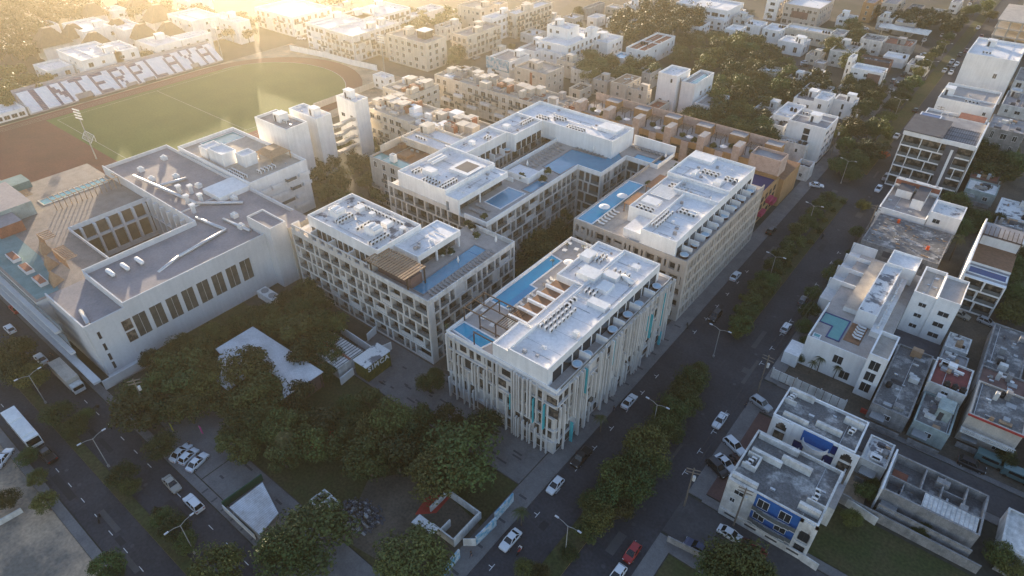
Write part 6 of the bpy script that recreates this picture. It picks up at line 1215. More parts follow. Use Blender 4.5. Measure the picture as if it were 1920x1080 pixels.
def trunk_mesh(seed, h, r=.26, sp=2.4):
    q = random.Random(seed); mb = MB(); b = Vector((q.uniform(-.3, .3), q.uniform(-.3, .3), h * .55))
    mb.tube([(0, 0, -.1), tuple(b * .5), tuple(b)], [r * 1.25, r, r * .8], 7)
    for i in range(5):
        a = 6.283 * i / 5 + q.uniform(-.4, .4); e = b + Vector((sp * math.cos(a), sp * math.sin(a), h * q.uniform(.35, .6))); m_ = b.lerp(e, .5) + Vector((0, 0, .3)); mb.tube([tuple(b), tuple(m_), tuple(e)], [r * .62, r * .42, r * .16], 5)
    return mb.mesh('trunk', 'bark')
def mk_tree(seed, mat='leaf', r=5.0, h=4.4, base=5.0, nl=2300, leaf=.46, clumps=20, mat2=None, frac2=0, nm='tree', low=0.0):
    t = thing(nm, 'tree', 'tree'); link('trunk', trunk_mesh(seed, base), t); link('crown', crown_mesh('crown', seed, r, h, nl, leaf, mat, clumps, mat2, frac2, low), t, (0, 0, base)); return Kind(t)
TREES = [mk_tree(1), mk_tree(2, clumps=14, leaf=.5), mk_tree(3, clumps=26, h=5.0), mk_tree(4, mat='leaf_yellow'), mk_tree(5, mat='leaf_yellow', clumps=15, h=3.8), mk_tree(6, mat='leaf', r=5, h=3.6, clumps=30, nl=2700)]
BIG = [mk_tree(11, r=5, h=4.2, nl=4600, leaf=.34, clumps=34), mk_tree(12, r=5, h=4.6, nl=4600, leaf=.34, clumps=28), mk_tree(13, mat='leaf_yellow', r=5, h=4.0, nl=4600, leaf=.34, clumps=30)]
FLAME = mk_tree(21, mat='leaf', mat2='leaf_orange', frac2=.12, nl=3000, leaf=.4)
SHRUB = [mk_tree(31, r=5, h=5.0, base=2.2, nl=1300, leaf=.75, clumps=14, nm='shrub', low=.2), mk_tree(32, mat='leaf_yellow', r=5, h=5, base=2.2, nl=1300, leaf=.75, clumps=12, nm='shrub', low=.2)]
BRIGHT = mk_tree(33, mat='leaf_bright', r=5, h=5, base=2.0, nl=1300, leaf=.8, clumps=12, nm='shrub', low=.2)
def mk_palm(seed, h=7.0, nf=15):
    q = random.Random(seed); t = thing('palm_tree', 'palm tree', 'palm tree'); mb = MB(); mb.tube([(0, 0, -.1), (.15, .05, h * .5), (.35, .1, h)], [.2, .15, .12], 7); part('trunk', mb, 'bark', t)
    mb = MB(); top = Vector((.35, .1, h))
    for i in range(nf):
        a = 6.283 * i / nf + q.uniform(-.2, .2); up = q.uniform(.15, 1.0); ln = q.uniform(2.3, 3.0); pts = []
        for k in range(9):
            s_ = k / 8; pts.append(top + Vector((math.cos(a) * ln * s_, math.sin(a) * ln * s_, ln * (up * s_ - (up + .55) * s_ * s_))))
        side = Vector((-math.sin(a), math.cos(a), 0))
        for k in range(1, 9):
            p, p0 = pts[k], pts[k - 1]; w_ = .62 * math.sin(math.pi * min(.97, .15 + k / 9.5))
            for sg in (-1, 1):
                for j in (0, .5):
                    b0 = p0.lerp(p, j); tip = b0 + side * sg * w_ + (p - p0) * 1.1 + Vector((0, 0, -.22 * w_)); mb.add([b0, b0 + (p - p0) * .42, tip], [(0, 1, 2)])
    part('crown', mb, 'palm_leaf', t); return Kind(t)
PALMS = [mk_palm(1), mk_palm(2, 6.0, 13)]
def put_tree(px, py, r, K, label, group, z=None):
    """px,py = middle of the crown in the photo, r = crown radius in metres"""
    s_ = r / 5.0; zs_ = s_ * (.60 if r > 6.2 else rnd.uniform(.84, 1.08)); zc = 5.0 * zs_ + .8; x, y_ = at((px, py), zc); return K.put((x, y_, 0), rnd.uniform(0, 6.28), label, group, (s_, s_, zs_))
def grp(lst, Ks, label, group):
    for k, (px, py, r) in enumerate(lst): put_tree(px, py, r, Ks[(k * 5 + int(px)) % len(Ks)], label, group)
put_tree(868, 845, 8.6, BIG[0], 'largest round tree of the park, before the near corner of the fin hotel', None); put_tree(820, 880, 6.0, BIG[2], 'pale leaved tree touching the left side of the largest park tree', None)
put_tree(575, 1000, 7.6, BIG[1], 'large bushy tree at the bottom edge in front of the white site shed', None); put_tree(775, 1035, 6.4, BIG[1], 'bushy tree at the bottom edge beside the pale blue painted wall', None); put_tree(530, 1040, 5.0, BIG[0], 'tree at the bottom edge just left of the bushy shed tree', None)
put_tree(405, 1060, 4.6, BIG[2], 'round street tree at the bottom edge beside the left carriageway', None); put_tree(464, 682, 5.8, BIG[2], 'round tree growing through the hole of the white pavilion roof', None); put_tree(480, 734, 5.8, BIG[0], 'dark tree in the scalloped front of the white pavilion roof', None)
grp([(690, 850, 5.2), (735, 785, 5.2), (700, 800, 4.3), (745, 850, 4.5), (660, 800, 3.9), (640, 830, 3.9), (610, 790, 4.1), (570, 780, 3.6), (545, 800, 4.1), (590, 830, 3.7), (515, 790, 4.3), (480, 790, 4.1), (445, 790, 3.9), (425, 825, 3.0), (455, 840, 3.1), (560, 740, 3.9), (530, 850, 3.7), (770, 820, 4.7), (790, 780, 3.4), (650, 760, 3.5), (690, 745, 3.3), (840, 780, 3.6), (905, 790, 4.1)], BIG + TREES[:3], 'tree of the dark park between the left street and the fin clad hotel', 'trees of the dark park')
grp([(255, 770, 5.2), (240, 740, 4.2), (290, 720, 4.4), (320, 680, 4.6), (355, 680, 5.0), (345, 720, 4.6), (380, 720, 4.4), (300, 760, 4.0), (340, 640, 3.6), (370, 650, 4.0), (400, 620, 3.4), (385, 690, 4.2), (280, 670, 3.0), (430, 750, 4.0), (350, 760, 4.2)], BIG + TREES[:3], 'dark tree in the strip between the mall corner and the pavilion', 'trees between mall corner and pavilion')
grp([(530, 605, 4.6), (560, 620, 5.0), (590, 600, 4.8), (480, 590, 4.0), (510, 590, 4.2), (560, 575, 4.2), (595, 560, 4.0), (600, 640, 4.2), (570, 660, 4.0), (625, 600, 3.6), (540, 555, 3.6), (625, 665, 3.0), (450, 600, 3.2), (575, 535, 3.4), (610, 690, 2.6)], TREES[:3] + [TREES[5]], 'tree in the brown garden between the mall wall and the frame hotel', 'trees between mall and frame hotel')
grp([(612, 300, 4.6), (640, 330, 5.0), (670, 300, 4.6), (690, 340, 4.8), (650, 370, 4.6), (610, 355, 4.4), (590, 330, 4.0), (700, 300, 4.2), (720, 280, 4.0), (660, 270, 4.2), (630, 275, 4.2), (675, 385, 4.2), (590, 290, 3.8), (715, 360, 3.8), (625, 395, 3.6), (690, 265, 3.6)], TREES, 'tree in the hazy brown hollow between the white towers and the courtyard hotel', 'trees in the hazy hollow')
grp([(1030, 400, 4.4), (1050, 430, 4.2), (1010, 445, 4.4), (1030, 470, 4.4), (995, 470, 4.0), (1000, 500, 3.8), (985, 440, 3.6), (1055, 395, 3.4), (1062, 450, 3.2), (970, 515, 3.0)], TREES[:3], 'tree in the dark gap between the three hotels', 'trees between the three hotels')
grp([(805, 710, 3.0), (815, 700, 2.4)], BIG, 'small round tree on the grey plaza near the left corner of the fin clad hotel', 'plaza trees')
grp([(1010, 1070, 2.2), (985, 1062, 2.0), (1070, 1030, 1.8), (1105, 990, 2.4), (1125, 960, 3.2), (1140, 925, 3.6), (1160, 890, 4.4), (1190, 870, 4.6), (1210, 830, 5.0), (1195, 905, 3.8), (1225, 865, 3.4), (1165, 945, 2.8), (1110, 935, 2.6), (1240, 790, 3.6), (1262, 760, 3.8), (1278, 730, 3.8), (1300, 705, 3.6), (1290, 750, 3.2), (1255, 800, 3.2), (1310, 690, 2.8)], BIG, 'dense tree on the near part of the avenue median before the crossing', 'trees on the near median')
grp([(1392, 603, 3.2), (1400, 580, 3.4), (1410, 560, 3.2), (1425, 535, 3.2), (1440, 520, 3.2), (1452, 498, 3.2), (1465, 480, 3.2), (1478, 462, 3.0), (1492, 448, 3.0), (1500, 428, 3.2), (1515, 412, 3.0), (1528, 395, 3.0), (1542, 380, 2.8), (1555, 366, 2.8), (1385, 615, 2.4)], TREES, 'tree on the middle stretch of the avenue median after the crossing', 'trees on the middle median')
for px, py, r, l_ in ((1637, 275, 6.4, 'tree with orange blossom on the avenue median opposite the glassy apartment house'), (1607, 295, 5.2, 'dark tree on the median just left of the orange blossom tree')): put_tree(px, py, r, FLAME if 'with orange' in l_ else BIG[0], l_, None)
grp([(1600, 235, 5.4), (1650, 235, 5.0), (1630, 240, 4.6), (1665, 215, 3.8), (1675, 195, 4.0), (1690, 178, 4.2), (1700, 160, 4.2), (1715, 150, 3.8), (1720, 132, 3.8), (1738, 118, 4.0), (1745, 105, 3.6), (1760, 92, 3.8), (1770, 80, 3.4), (1782, 65, 3.4), (1795, 50, 3.4), (1805, 35, 3.4), (1830, 15, 4.2), (1850, 8, 4.6), (1860, 25, 3.8), (1815, 18, 3.6), (1600, 320, 3.8), (1575, 305, 4.0), (1580, 245, 4.0), (1587, 270, 4.0), (1615, 205, 4.0), (1630, 195, 4.2)], TREES + [BIG[0]], 'tree on the far stretch of the avenue median or kerb', 'trees along the far avenue')
grp([(20, 655, 5.0), (25, 690, 4.4), (55, 700, 3.8), (105, 770, 3.4), (135, 795, 2.8), (155, 775, 2.2)], BIG, 'tree on the upper part of the left street median', 'trees on the upper left median')
grp([(225, 885, 2.8), (240, 905, 2.2), (302, 965, 2.2), (322, 985, 2.6), (345, 1010, 2.2), (290, 955, 1.8), (195, 1055, 2.8), (205, 1075, 2.0), (296, 828, 3.4), (65, 890, 2.0), (80, 935, 2.4), (45, 850, 2.2), (10, 930, 2.2)], BIG + [SHRUB[0]], 'small tree or bush along the lower part of the left street', 'bushes along the lower left street')
# forest belts: spaced crowns inside outlines read from the photo
def inpoly(p, poly):
    c = False; j = len(poly) - 1
    for i in range(len(poly)):
        if (poly[i][1] > p[1]) != (poly[j][1] > p[1]) and p[0] < (poly[j][0] - poly[i][0]) * (p[1] - poly[i][1]) / (poly[j][1] - poly[i][1]) + poly[i][0]: c = not c
        j = i
    return c
USED = []
WOOD = {}
def wood_tree(px, py, r, name, mat):
    mb = WOOD.setdefault((name, mat), MB()); g = at((px, py), r); q = random.Random(int(px * 31 + py * 7)); cl = [(Vector((q.gauss(0, .42), q.gauss(0, .42), q.uniform(-.2, .5))), q.uniform(.3, .5)) for _ in range(13)]
    mb.cyl(g[0], g[1], 0, r * .9, .25, .15, 5, 1)
    for i in range(620):
        c, cr = cl[q.randrange(13)]; d_ = Vector((q.gauss(0, 1), q.gauss(0, 1), q.gauss(0, 1))).normalized(); p = Vector((g[0], g[1], r * 1.15)) + (c + d_ * cr * q.random() ** .4) * r * .95
        n_ = (d_ + Vector((q.uniform(-1, 1), q.uniform(-1, 1), q.uniform(0, 1)))).normalized(); a = n_.cross(Vector((.3, .9, .4))).normalized(); b_ = n_.cross(a); s_ = q.uniform(.5, 1.0); mb.add([p - a * s_ * .7, p - b_ * s_ * .45, p + a * s_ * .7, p + b_ * s_ * .45], [(0, 1, 2, 3)])
def forest(poly, n, rmin, rmax, Ks, label, group, q=random.Random(77), sep=.95, stuff=None):
    xs = [p[0] for p in poly]; ys = [p[1] for p in poly]; k = 0; tries = 0
    while k < n and tries < n * 40:
        tries += 1; p = (q.uniform(min(xs), max(xs)), q.uniform(min(ys), max(ys)))
        if not inpoly(p, poly): continue
        r = q.uniform(rmin, rmax); g = at(p, r)
        if any((g[0] - a) ** 2 + (g[1] - b) ** 2 < (sep * (r + c) / 1.45) ** 2 for a, b, c in USED): continue
        USED.append((g[0], g[1], r)); k += 1
        if stuff: wood_tree(p[0], p[1], r, stuff, 'leaf_yellow' if Ks[0] in TREES[3:5] else 'leaf')
        else: put_tree(p[0], p[1], r, Ks[q.randrange(len(Ks))], label, group)
GROVE = TREES + TREES[:3] + [BIG[2]]
forest([(1262, 70), (1330, 60), (1420, 78), (1490, 110), (1480, 150), (1450, 170), (1430, 210), (1440, 262), (1340, 258), (1345, 150), (1290, 118), (1255, 105)], 70, 4.4, 6.6, GROVE, 'tree of the dense grove between the white tower and the curved road', 'trees of the dense grove')
forest([(1165, 25), (1250, 10), (1320, 20), (1310, 55), (1230, 66), (1180, 72), (1140, 50)], 30, 4.6, 6.4, GROVE, 'tree of the wood behind the terracotta roof row near the top edge', 'trees of the wood near the top edge', stuff='far_wood')
forest([(1085, 105), (1140, 100), (1180, 118), (1240, 110), (1225, 135), (1150, 138), (1100, 135), (1075, 125)], 14, 4.0, 5.6, GROVE, 'tree in the belt between the beige houses and the blue pool house', 'trees of the middle belt')
forest([(1290, 205), (1350, 190), (1400, 215), (1440, 240), (1430, 270), (1370, 262), (1310, 240), (1280, 222)], 18, 4.0, 5.6, GROVE, 'tree of the dark clump behind the ochre terrace houses', 'trees behind the ochre houses')
forest([(1450, 178), (1490, 150), (1530, 140), (1560, 165), (1530, 175), (1480, 190), (1455, 205)], 14, 3.4, 4.8, GROVE, 'tree along the side lane left of the white houses by the avenue', 'trees along the side lane', stuff='far_wood')
forest([(1575, 40), (1610, 30), (1640, 80), (1600, 130), (1560, 85)], 9, 4.6, 6.4, [TREES[3], TREES[4], TREES[0]], 'yellowish tall tree between the cream row house and the solar canopy', 'yellowish trees near the solar canopy')
forest([(1640, 18), (1720, 22), (1800, 35), (1790, 60), (1745, 50), (1660, 42)], 16, 3.6, 5.0, TREES[:3], 'tree in the dark strip above the solar canopy', 'trees above the solar canopy', stuff='far_wood')
forest([(1585, 145), (1650, 150), (1660, 170), (1640, 180), (1590, 175)], 7, 3.4, 4.8, GROVE, 'tree in front of the office block with the brown panel', 'trees before the brown panel block')
forest([(0, 0), (150, 0), (190, 15), (110, 40), (60, 70), (70, 105), (0, 100)], 46, 4.6, 6.6, GROVE, 'tree of the hazy wood at the top left corner', 'trees of the top left wood', stuff='far_wood')
forest([(0, 125), (60, 145), (110, 150), (60, 175), (30, 190), (0, 200)], 12, 3.0, 4.4, [TREES[3], TREES[4]], 'yellow lit tree at the left edge beside the lettered stand', 'yellow lit trees left of the stand', stuff='far_wood')
forest([(150, 12), (330, 5), (420, 15), (480, 30), (470, 70), (400, 60), (320, 60), (290, 35), (240, 30), (160, 30)], 26, 3.6, 5.2, GROVE, 'tree among the thatched villas under the glare', 'trees among the thatched villas', stuff='far_wood')
grp([(275, 105, 5.2), (245, 100, 4.2), (160, 125, 3.2), (140, 128, 3.0), (380, 45, 3.6)], TREES, 'round tree directly behind the lettered stand', 'trees directly behind the stand')
forest([(560, 5), (640, 0), (660, 20), (600, 40), (560, 45)], 8, 4, 5.5, GROVE, 'hazy tree left of the curved white complex', 'hazy trees by the curved complex', stuff='far_wood')
forest([(760, 22), (850, 16), (870, 35), (800, 58), (730, 55)], 12, 3.2, 4.6, [TREES[3], TREES[4]], 'tree in the scrubby yard behind the cream corner block', 'trees behind the cream corner block', stuff='far_wood')
grp([(858, 95, 4.6), (850, 110, 3.6), (912, 78, 2.4), (960, 85, 2.4), (700, 78, 3.2), (685, 95, 2.6), (680, 75, 2.2), (1010, 40, 3.2), (990, 60, 2.4), (1085, 20, 3.6), (1082, 45, 3.2)], TREES, 'street tree in the hazy back streets beyond the courtyard hotel', 'street trees of the hazy back streets')
forest([(1830, 240), (1900, 260), (1915, 330), (1860, 330), (1820, 300)], 12, 3.6, 5.2, GROVE + [BIG[0]], 'tree behind the glassy apartment house at the right', 'trees behind the glassy apartment house')
forest([(1790, 365), (1830, 390), (1880, 410), (1860, 430), (1800, 420), (1780, 395)], 9, 3.0, 4.2, BIG, 'dark tree around the notched white roof at the right', 'trees round the notched white roof')
forest([(1900, 460), (1918, 470), (1918, 600), (1895, 580)], 6, 3.0, 4.2, BIG, 'tree at the right edge beside the pool tower', 'trees at the right edge by the pool tower')
grp([(1380, 1045, 5.4), (1345, 1065, 3.6), (1420, 1070, 3.6), (1630, 915, 2.2), (1640, 903, 1.6), (1600, 965, 2.0), (1735, 990, 1.8), (1880, 1030, 2.6), (1900, 1055, 2.6), (1890, 850, 2.2), (1730, 730, 1.6)], BIG, 'tree or bush of the lower right lots and the side street', 'trees of the lower right lots')
grp([(1530, 545, 2.6), (1520, 575, 2.6), (1508, 605, 2.4), (1515, 640, 2.2), (1560, 510, 2.6), (1575, 495, 2.4), (1498, 660, 2.0), (1620, 380, 2.4), (1610, 430, 2.4), (1600, 470, 2.0)], BIG, 'bush along the right pavement in front of the white villa', 'bushes in front of the white villa')
for px, py, r, K, l_ in ((1735, 232, 2.8, BRIGHT, 'bright yellow hedge bush at the pool edge of the white terraced block'), (1724, 245, 2.4, BRIGHT, 'bright yellow hedge bush at the near end of the slim roof pool'), (1432, 268, 1.6, BRIGHT, 'bright green bush on the roof of the ochre and pink block, left one'), (1478, 278, 1.5, BRIGHT, 'bright green bush on the roof of the ochre and pink block, right one')): put_tree(px, py, r, K, l_, None) if px > 1500 else None
for (nm_, mt_), mb in WOOD.items(): tag(link(nm_, mb.mesh(nm_, [mt_, 'bark'])), None, None, None, 'stuff')
for i in range(12): SHRUB[i % 2].put((-119.6 + 11.6 * (i // 2) + (4.2 if i % 2 else 9.2), 190.2 + 1.5 * (i % 3), 11.2), i, 'green bush on the roof terrace of an ochre terrace house', 'bushes on the ochre terrace houses', .26)
for k in range(34):
    yy = 33 + 1.0 * k if k < 14 else 120 + 7.4 * (k - 14)
    if 103 < yy < 122.6 or 205 < yy < 226: continue
    s_ = rnd.uniform(.16, .30); SHRUB[k % 2].put((rnd.uniform(-31, -29.2), yy, .16), rnd.uniform(0, 6), 'low bush in the grass strip of the avenue median', 'bushes of the avenue median', s_)
def potted(px, py, z, r, K, label, group):
    x, y_ = at((px, py), z + 1.0); mb = MB(); mb.cyl(x, y_, z, z + .6, .42, .52, 10); mb.cyl(x, y_, z + .6, z + .62, .45, .45, 10, 1); t = K.put((x, y_, z + .4), rnd.uniform(0, 6), label, group, r / 5.0); single('planter', mb, ['white_paint', 'bark'], 'white round planter holding the ' + label.split(' on ')[0] + ' on ' + label.split(' on ')[-1], 'planter', (x, y_, z), 'planters on ' + label.split(' on ')[-1])
for px, py in ((1120, 258), (1066, 250), (1140, 272), (1222, 270), (978, 330), (1028, 320), (1017, 335)): potted(px, py, 16.6, 1.3, SHRUB[0], 'leafy bush on the courtyard hotel terraces', 'bushes on the courtyard hotel')
for px, py in ((878, 418), (885, 424), (893, 440), (830, 472), (845, 470), (908, 405)): potted(px, py, 16.6, 1.1, SHRUB[0], 'leafy bush on the frame hotel terrace', 'bushes on the frame hotel')
for px, py in ((1262, 318), (1270, 310), (1255, 328), (1215, 342)): potted(px, py, 16.6, 1.0, SHRUB[1], 'yellowish bush on the beige hotel roof garden', 'bushes on the beige hotel')
for px, py, z, l_ in ((1064, 458, 16.6, 'small palm in a white pot on the far pool deck of the fin clad hotel'), (1094, 462, 16.6, 'small palm beside the penthouse corner of the fin clad hotel'), (955, 575, 16.6, 'small palm standing by the near end of the long bright pool'), (1037, 488, 16.6, 'small palm overhanging the long bright pool'), (838, 610, 16.6, 'small palm at the left corner of the fin clad hotel terrace')):
    x, y_ = at((px, py), z + 1.6); PALMS[1].put((x, y_, z), rnd.uniform(0, 6), l_, None, .28)
for px, py, s_, l_ in ((530, 822, .9, 'palm tree standing among the dark park trees'), (1128, 785, .62, 'small palm at the street foot of the fin clad hotel'), (978, 960, .62, 'small palm on the avenue pavement beside the painted walls'), (1798, 452, 1.0, 'big lit palm right of the bare grey building'), (1525, 678, .55, 'first small palm in the villa garden, nearest the avenue'), (1540, 675, .55, 'second small palm in the villa garden'), (1570, 690, .5, 'third small palm in the villa garden, nearest the dark windows'), (1668, 740, .5, 'small palm in the yard below the tall window column'), (1550, 178, .7, 'palm at the side lane by the white houses'), (1440, 28, .8, 'palm by the road bend near the top edge, right one'), (1410, 22, .8, 'palm by the road bend near the top edge, left one'), (1540, 82, .8, 'palm in front of the long cream row house'), (245, 88, .9, 'tall palm behind the middle of the lettered stand'), (1790, 38, .8, 'palm on the far median near the top edge'), (1895, 800, .9, 'dark palm at the right edge beside the red trimmed house'), (1395, 205, .7, 'palm in the clearing of the dense grove')):
    x, y_ = at((px, py), 6.2 * s_); PALMS[int(px) % 2].put((x, y_, 0), rnd.uniform(0, 6), l_, None, s_)

# ------------------------------------------------------------------ cars
PAINT = {'white': (.62, .63, .64), 'silver': (.36, .37, .38), 'grey': (.13, .13, .14), 'black': (.016, .016, .018), 'red': (.30, .02, .02), 'dark blue': (.02, .03, .08), 'maroon': (.12, .02, .02), 'beige': (.30, .27, .22), 'teal': (.09, .16, .16)}
for k_, c_ in PAINT.items(): M('paint_' + k_, c_, c_, rough=.28, var=0, spec=.6)
SHAPE = {'sedan': (4.5, 1.78, [(-2.25, .78, .78), (-2.1, .84, .86), (-1.3, .88, .92), (.7, .89, .90), (1.7, .86, .82), (2.15, .80, .70), (2.25, .70, .60)], (-1.65, -1.0, .25, .95), 1.44), 'hatchback': (3.9, 1.72, [(-1.95, .78, .88), (-1.8, .83, .95), (.5, .86, .94), (1.4, .83, .86), (1.85, .77, .72), (1.95, .68, .60)], (-1.85, -1.45, .15, .95), 1.50), 'suv': (4.6, 1.86, [(-2.3, .84, 1.0), (-2.15, .9, 1.06), (.8, .92, 1.04), (1.8, .90, .98), (2.2, .84, .86), (2.3, .75, .72)], (-2.2, -1.8, .35, 1.05), 1.72),
         'pickup': (5.2, 1.88, [(-2.6, .88, .98), (-2.5, .92, 1.02), (.9, .93, 1.04), (2.0, .90, 1.0), (2.5, .85, .88), (2.6, .76, .74)], (-.75, -.45, .75, 1.3), 1.78)}
CARK = {}
def car_kind(shape, color):
    if (shape, color) in CARK: return CARK[(shape, color)]
    ln, wd, st, (g0, g1, g2, g3), hz_ = SHAPE[shape]; t = thing('car', 'car', 'car'); P = 'paint_' + color; mb = MB(); o = 0; n = 8
    for (y_, hw, ht) in st: mb.v += [(-hw * .92, y_, .22), (-hw, y_, .45), (-hw, y_, ht - .14), (-hw * .9, y_, ht), (hw * .9, y_, ht), (hw, y_, ht - .14), (hw, y_, .45), (hw * .92, y_, .22)]
    for k in range(len(st) - 1):
        for i in range(n): j = (i + 1) % n; mb.f.append((k * n + i, k * n + j, (k + 1) * n + j, (k + 1) * n + i)); mb.m.append(0)
    mb.f.append(tuple(range(n - 1, -1, -1))); mb.m.append(0); mb.f.append(tuple((len(st) - 1) * n + i for i in range(n))); mb.m.append(0)
    zb = st[2][2] - .02; a, b = wd / 2 * .88, wd / 2 * .70
    mb.box(-b, b, g1 + .02, g2 - .02, hz_ - .045, hz_)
    if shape == 'pickup': mb.box(-.75, .75, -2.45, -.85, 1.03, 1.035, 1)
    for sx in (-1, 1):
        for (ya, yb) in ((g0, g1), (g3, g2), ((g0 + g3) / 2 - .1, (g1 + g2) / 2 - .1)): mb.bar((sx * a, ya, zb), (sx * b, yb, hz_ - .03), .09)
    part('body', mb, [P, 'tyre'], t); mb = MB()
    mb.add([(-a, g0, zb), (a, g0, zb), (a, g3, zb), (-a, g3, zb), (-b, g1, hz_ - .05), (b, g1, hz_ - .05), (b, g2, hz_ - .05), (-b, g2, hz_ - .05)], [(3, 2, 1, 0), (4, 5, 6, 7), (0, 1, 5, 4), (1, 2, 6, 5), (2, 3, 7, 6), (3, 0, 4, 7)]); part('glazing', mb, 'car_glass', t)
    for sx in (-1, 1):
        for yy in (st[0][0] + .78, st[-1][0] - .82):
            mb = MB(); x = sx * (wd / 2 - .08); mb.tube([(x - .1, yy, .31), (x + .1, yy, .31)], [.31, .31], 12); mb.tube([(x + sx * .101, yy, .31), (x + sx * .11, yy, .31)], [.18, .18], 8, 1); part('wheel', mb, ['tyre', 'rim'], t)
        mb = MB(); hw, ht = st[-2][1], st[-2][2]; mb.box(sx * hw * .55, sx * hw * .95, st[-2][0] - .02, st[-2][0] + .10, ht - .2, ht - .06); part('headlight', mb, 'lamp_clear', t)
        mb = MB(); hw, ht = st[0][1], st[0][2]; mb.box(sx * hw * .55, sx * hw * .97, st[0][0] - .03, st[0][0] + .06, ht - .28, ht - .1); part('taillight', mb, 'lamp_red', t)
    CARK[(shape, color)] = Kind(t); return CARK[(shape, color)]
def car(px, py, head, shape, color, label, group=None, z=.004):
    x, y_ = at((px, py), .6); car_kind(shape, color).put((x, y_, z), R(head), label, group)
# heading: 0 = up the avenue (+y); 180 towards the camera; -90 = along the side street to the right
for a in ((1180, 752, 0, 'sedan', 'white', 'white sedan parked at the kerb beside the fin clad hotel'), (1041, 910, 180, 'hatchback', 'white', 'white hatchback with a dark roof hatch parked below the fin clad hotel'), (957, 1012, 180, 'sedan', 'white', 'white sedan parked beside the painted mural walls'), (1350, 788, 180, 'sedan', 'white', 'white sedan driving down the right carriageway of the avenue'), (1341, 592, 180, 'suv', 'black', 'black car with lit headlights driving past the near crossing'), (1379, 517, 0, 'sedan', 'white', 'white sedan beside the beige avenue hotel'), (1531, 347, -70, 'sedan', 'white', 'white car turning at the far avenue crossing'), (1474, 614, 0, 'hatchback', 'white', 'white hatchback parked in front of the white villa'), (1506, 563, 0, 'hatchback', 'grey', 'dark grey car parked in front of the white villa'),
          (1185, 1036, 180, 'hatchback', 'red', 'red hatchback parked at the right kerb near the bottom edge'), (1157, 1078, 180, 'hatchback', 'white', 'white car cut by the bottom edge behind the red hatchback'), (1090, 857, 180, 'pickup', 'black', 'dark pickup loaded with branches at the corner of the fin clad hotel'), (1377, 836, -112, 'suv', 'white', 'white van like car on the red forecourt, furthest from the camera'), (1360, 868, -112, 'sedan', 'white', 'white sedan on the red forecourt beside the black one'), (1345, 877, -112, 'suv', 'black', 'black off road car on the red forecourt'), (1427, 757, -105, 'suv', 'silver', 'silver car parked by the villa forecourt at the second side street'),
          (1370, 1002, -90, 'sedan', 'white', 'white sedan parked in the small side street by the blue balcony block'), (1308, 1026, 92, 'sedan', 'dark blue', 'dark blue sedan parked by the low wall of the side street'), (1413, 1028, -88, 'sedan', 'maroon', 'maroon car half under the tree in the side street'), (1822, 872, -88, 'suv', 'black', 'black car parked on the upper side street beside the ruin'), (1800, 589, -100, 'sedan', 'beige', 'beige sedan in the back lane below the pool tower'), (1850, 603, -100, 'hatchback', 'silver', 'silver hatchback at the end of the back lane'),
          (322, 907, -92, 'sedan', 'beige', 'beige sedan driving along the left street'), (363, 944, 90, 'suv', 'white', 'white car with a sunroof parked along the left street'), (339, 848, 14, 'sedan', 'white', 'white car furthest left of the three in the small car park'), (354, 855, 14, 'hatchback', 'white', 'white car with a black rear window, middle of the three parked ones'), (370, 866, 14, 'sedan', 'white', 'white car nearest the paving, right of the three parked ones'), (88, 852, 92, 'pickup', 'black', 'black pickup following the bus on the left street'), (76, 672, 90, 'sedan', 'white', 'pale sedan parked by the mall entrance pavement'), (18, 616, 90, 'hatchback', 'white', 'white hatchback furthest up the mall pavement'), (6, 858, 40, 'sedan', 'white', 'white car parked on the sand lot at the left edge'), (28, 578, 90, 'sedan', 'red', 'small red car at the mall entrance'),
          (1446, 432, 0, 'suv', 'black', 'black car parked beside the far corner of the beige avenue hotel'), (1647, 354, 180, 'hatchback', 'white', 'white hatchback parked in front of the red striped house'), (1661, 333, 180, 'suv', 'grey', 'grey car parked in front of the glassy apartment house'), (1681, 255, 180, 'sedan', 'silver', 'silver car waiting by the orange blossom tree'), (1717, 206, 0, 'sedan', 'black', 'black car alone on the right carriageway beside the yellow hedge'), (1672, 170, 0, 'sedan', 'white', 'white car at the left kerb in front of the brown panel block'), (1683, 158, 0, 'suv', 'black', 'black car parked behind the brown panel block'), (1675, 152, 0, 'suv', 'grey', 'grey car beside the black one near the brown panel block'), (1695, 140, 0, 'pickup', 'black', 'dark pickup parked at the left kerb further up'), (1709, 130, 0, 'sedan', 'black', 'dark sedan at the left kerb below the grey rendered house'), (1735, 103, -80, 'sedan', 'white', 'white car crossing below the solar canopy')): car(*a)
FAR = [(1767, 66, 0, 'white'), (1778, 65, 0, 'white'), (1781, 71, 0, 'silver'), (1789, 66, 0, 'white'), (1769, 76, 0, 'black'), (1766, 83, 0, 'black'), (1783, 136, 180, 'white'), (1794, 120, 180, 'white'), (1785, 115, 180, 'silver'), (1771, 132, 180, 'silver'), (1787, 128, 180, 'grey'), (1780, 122, 180, 'black'), (1834, 52, 180, 'white'), (1840, 68, 180, 'red'), (1818, 8, 0, 'white'), (1802, 14, 0, 'silver'), (1822, 2, 0, 'grey'), (1733, 75, 0, 'white'), (1800, 102, 180, 'black'), (1812, 95, 180, 'maroon')]
for px, py, h, c_ in FAR: car(px, py, h, 'sedan', c_, c_ + ' car in the far traffic of the avenue near the solar canopy', 'far cars of the avenue')
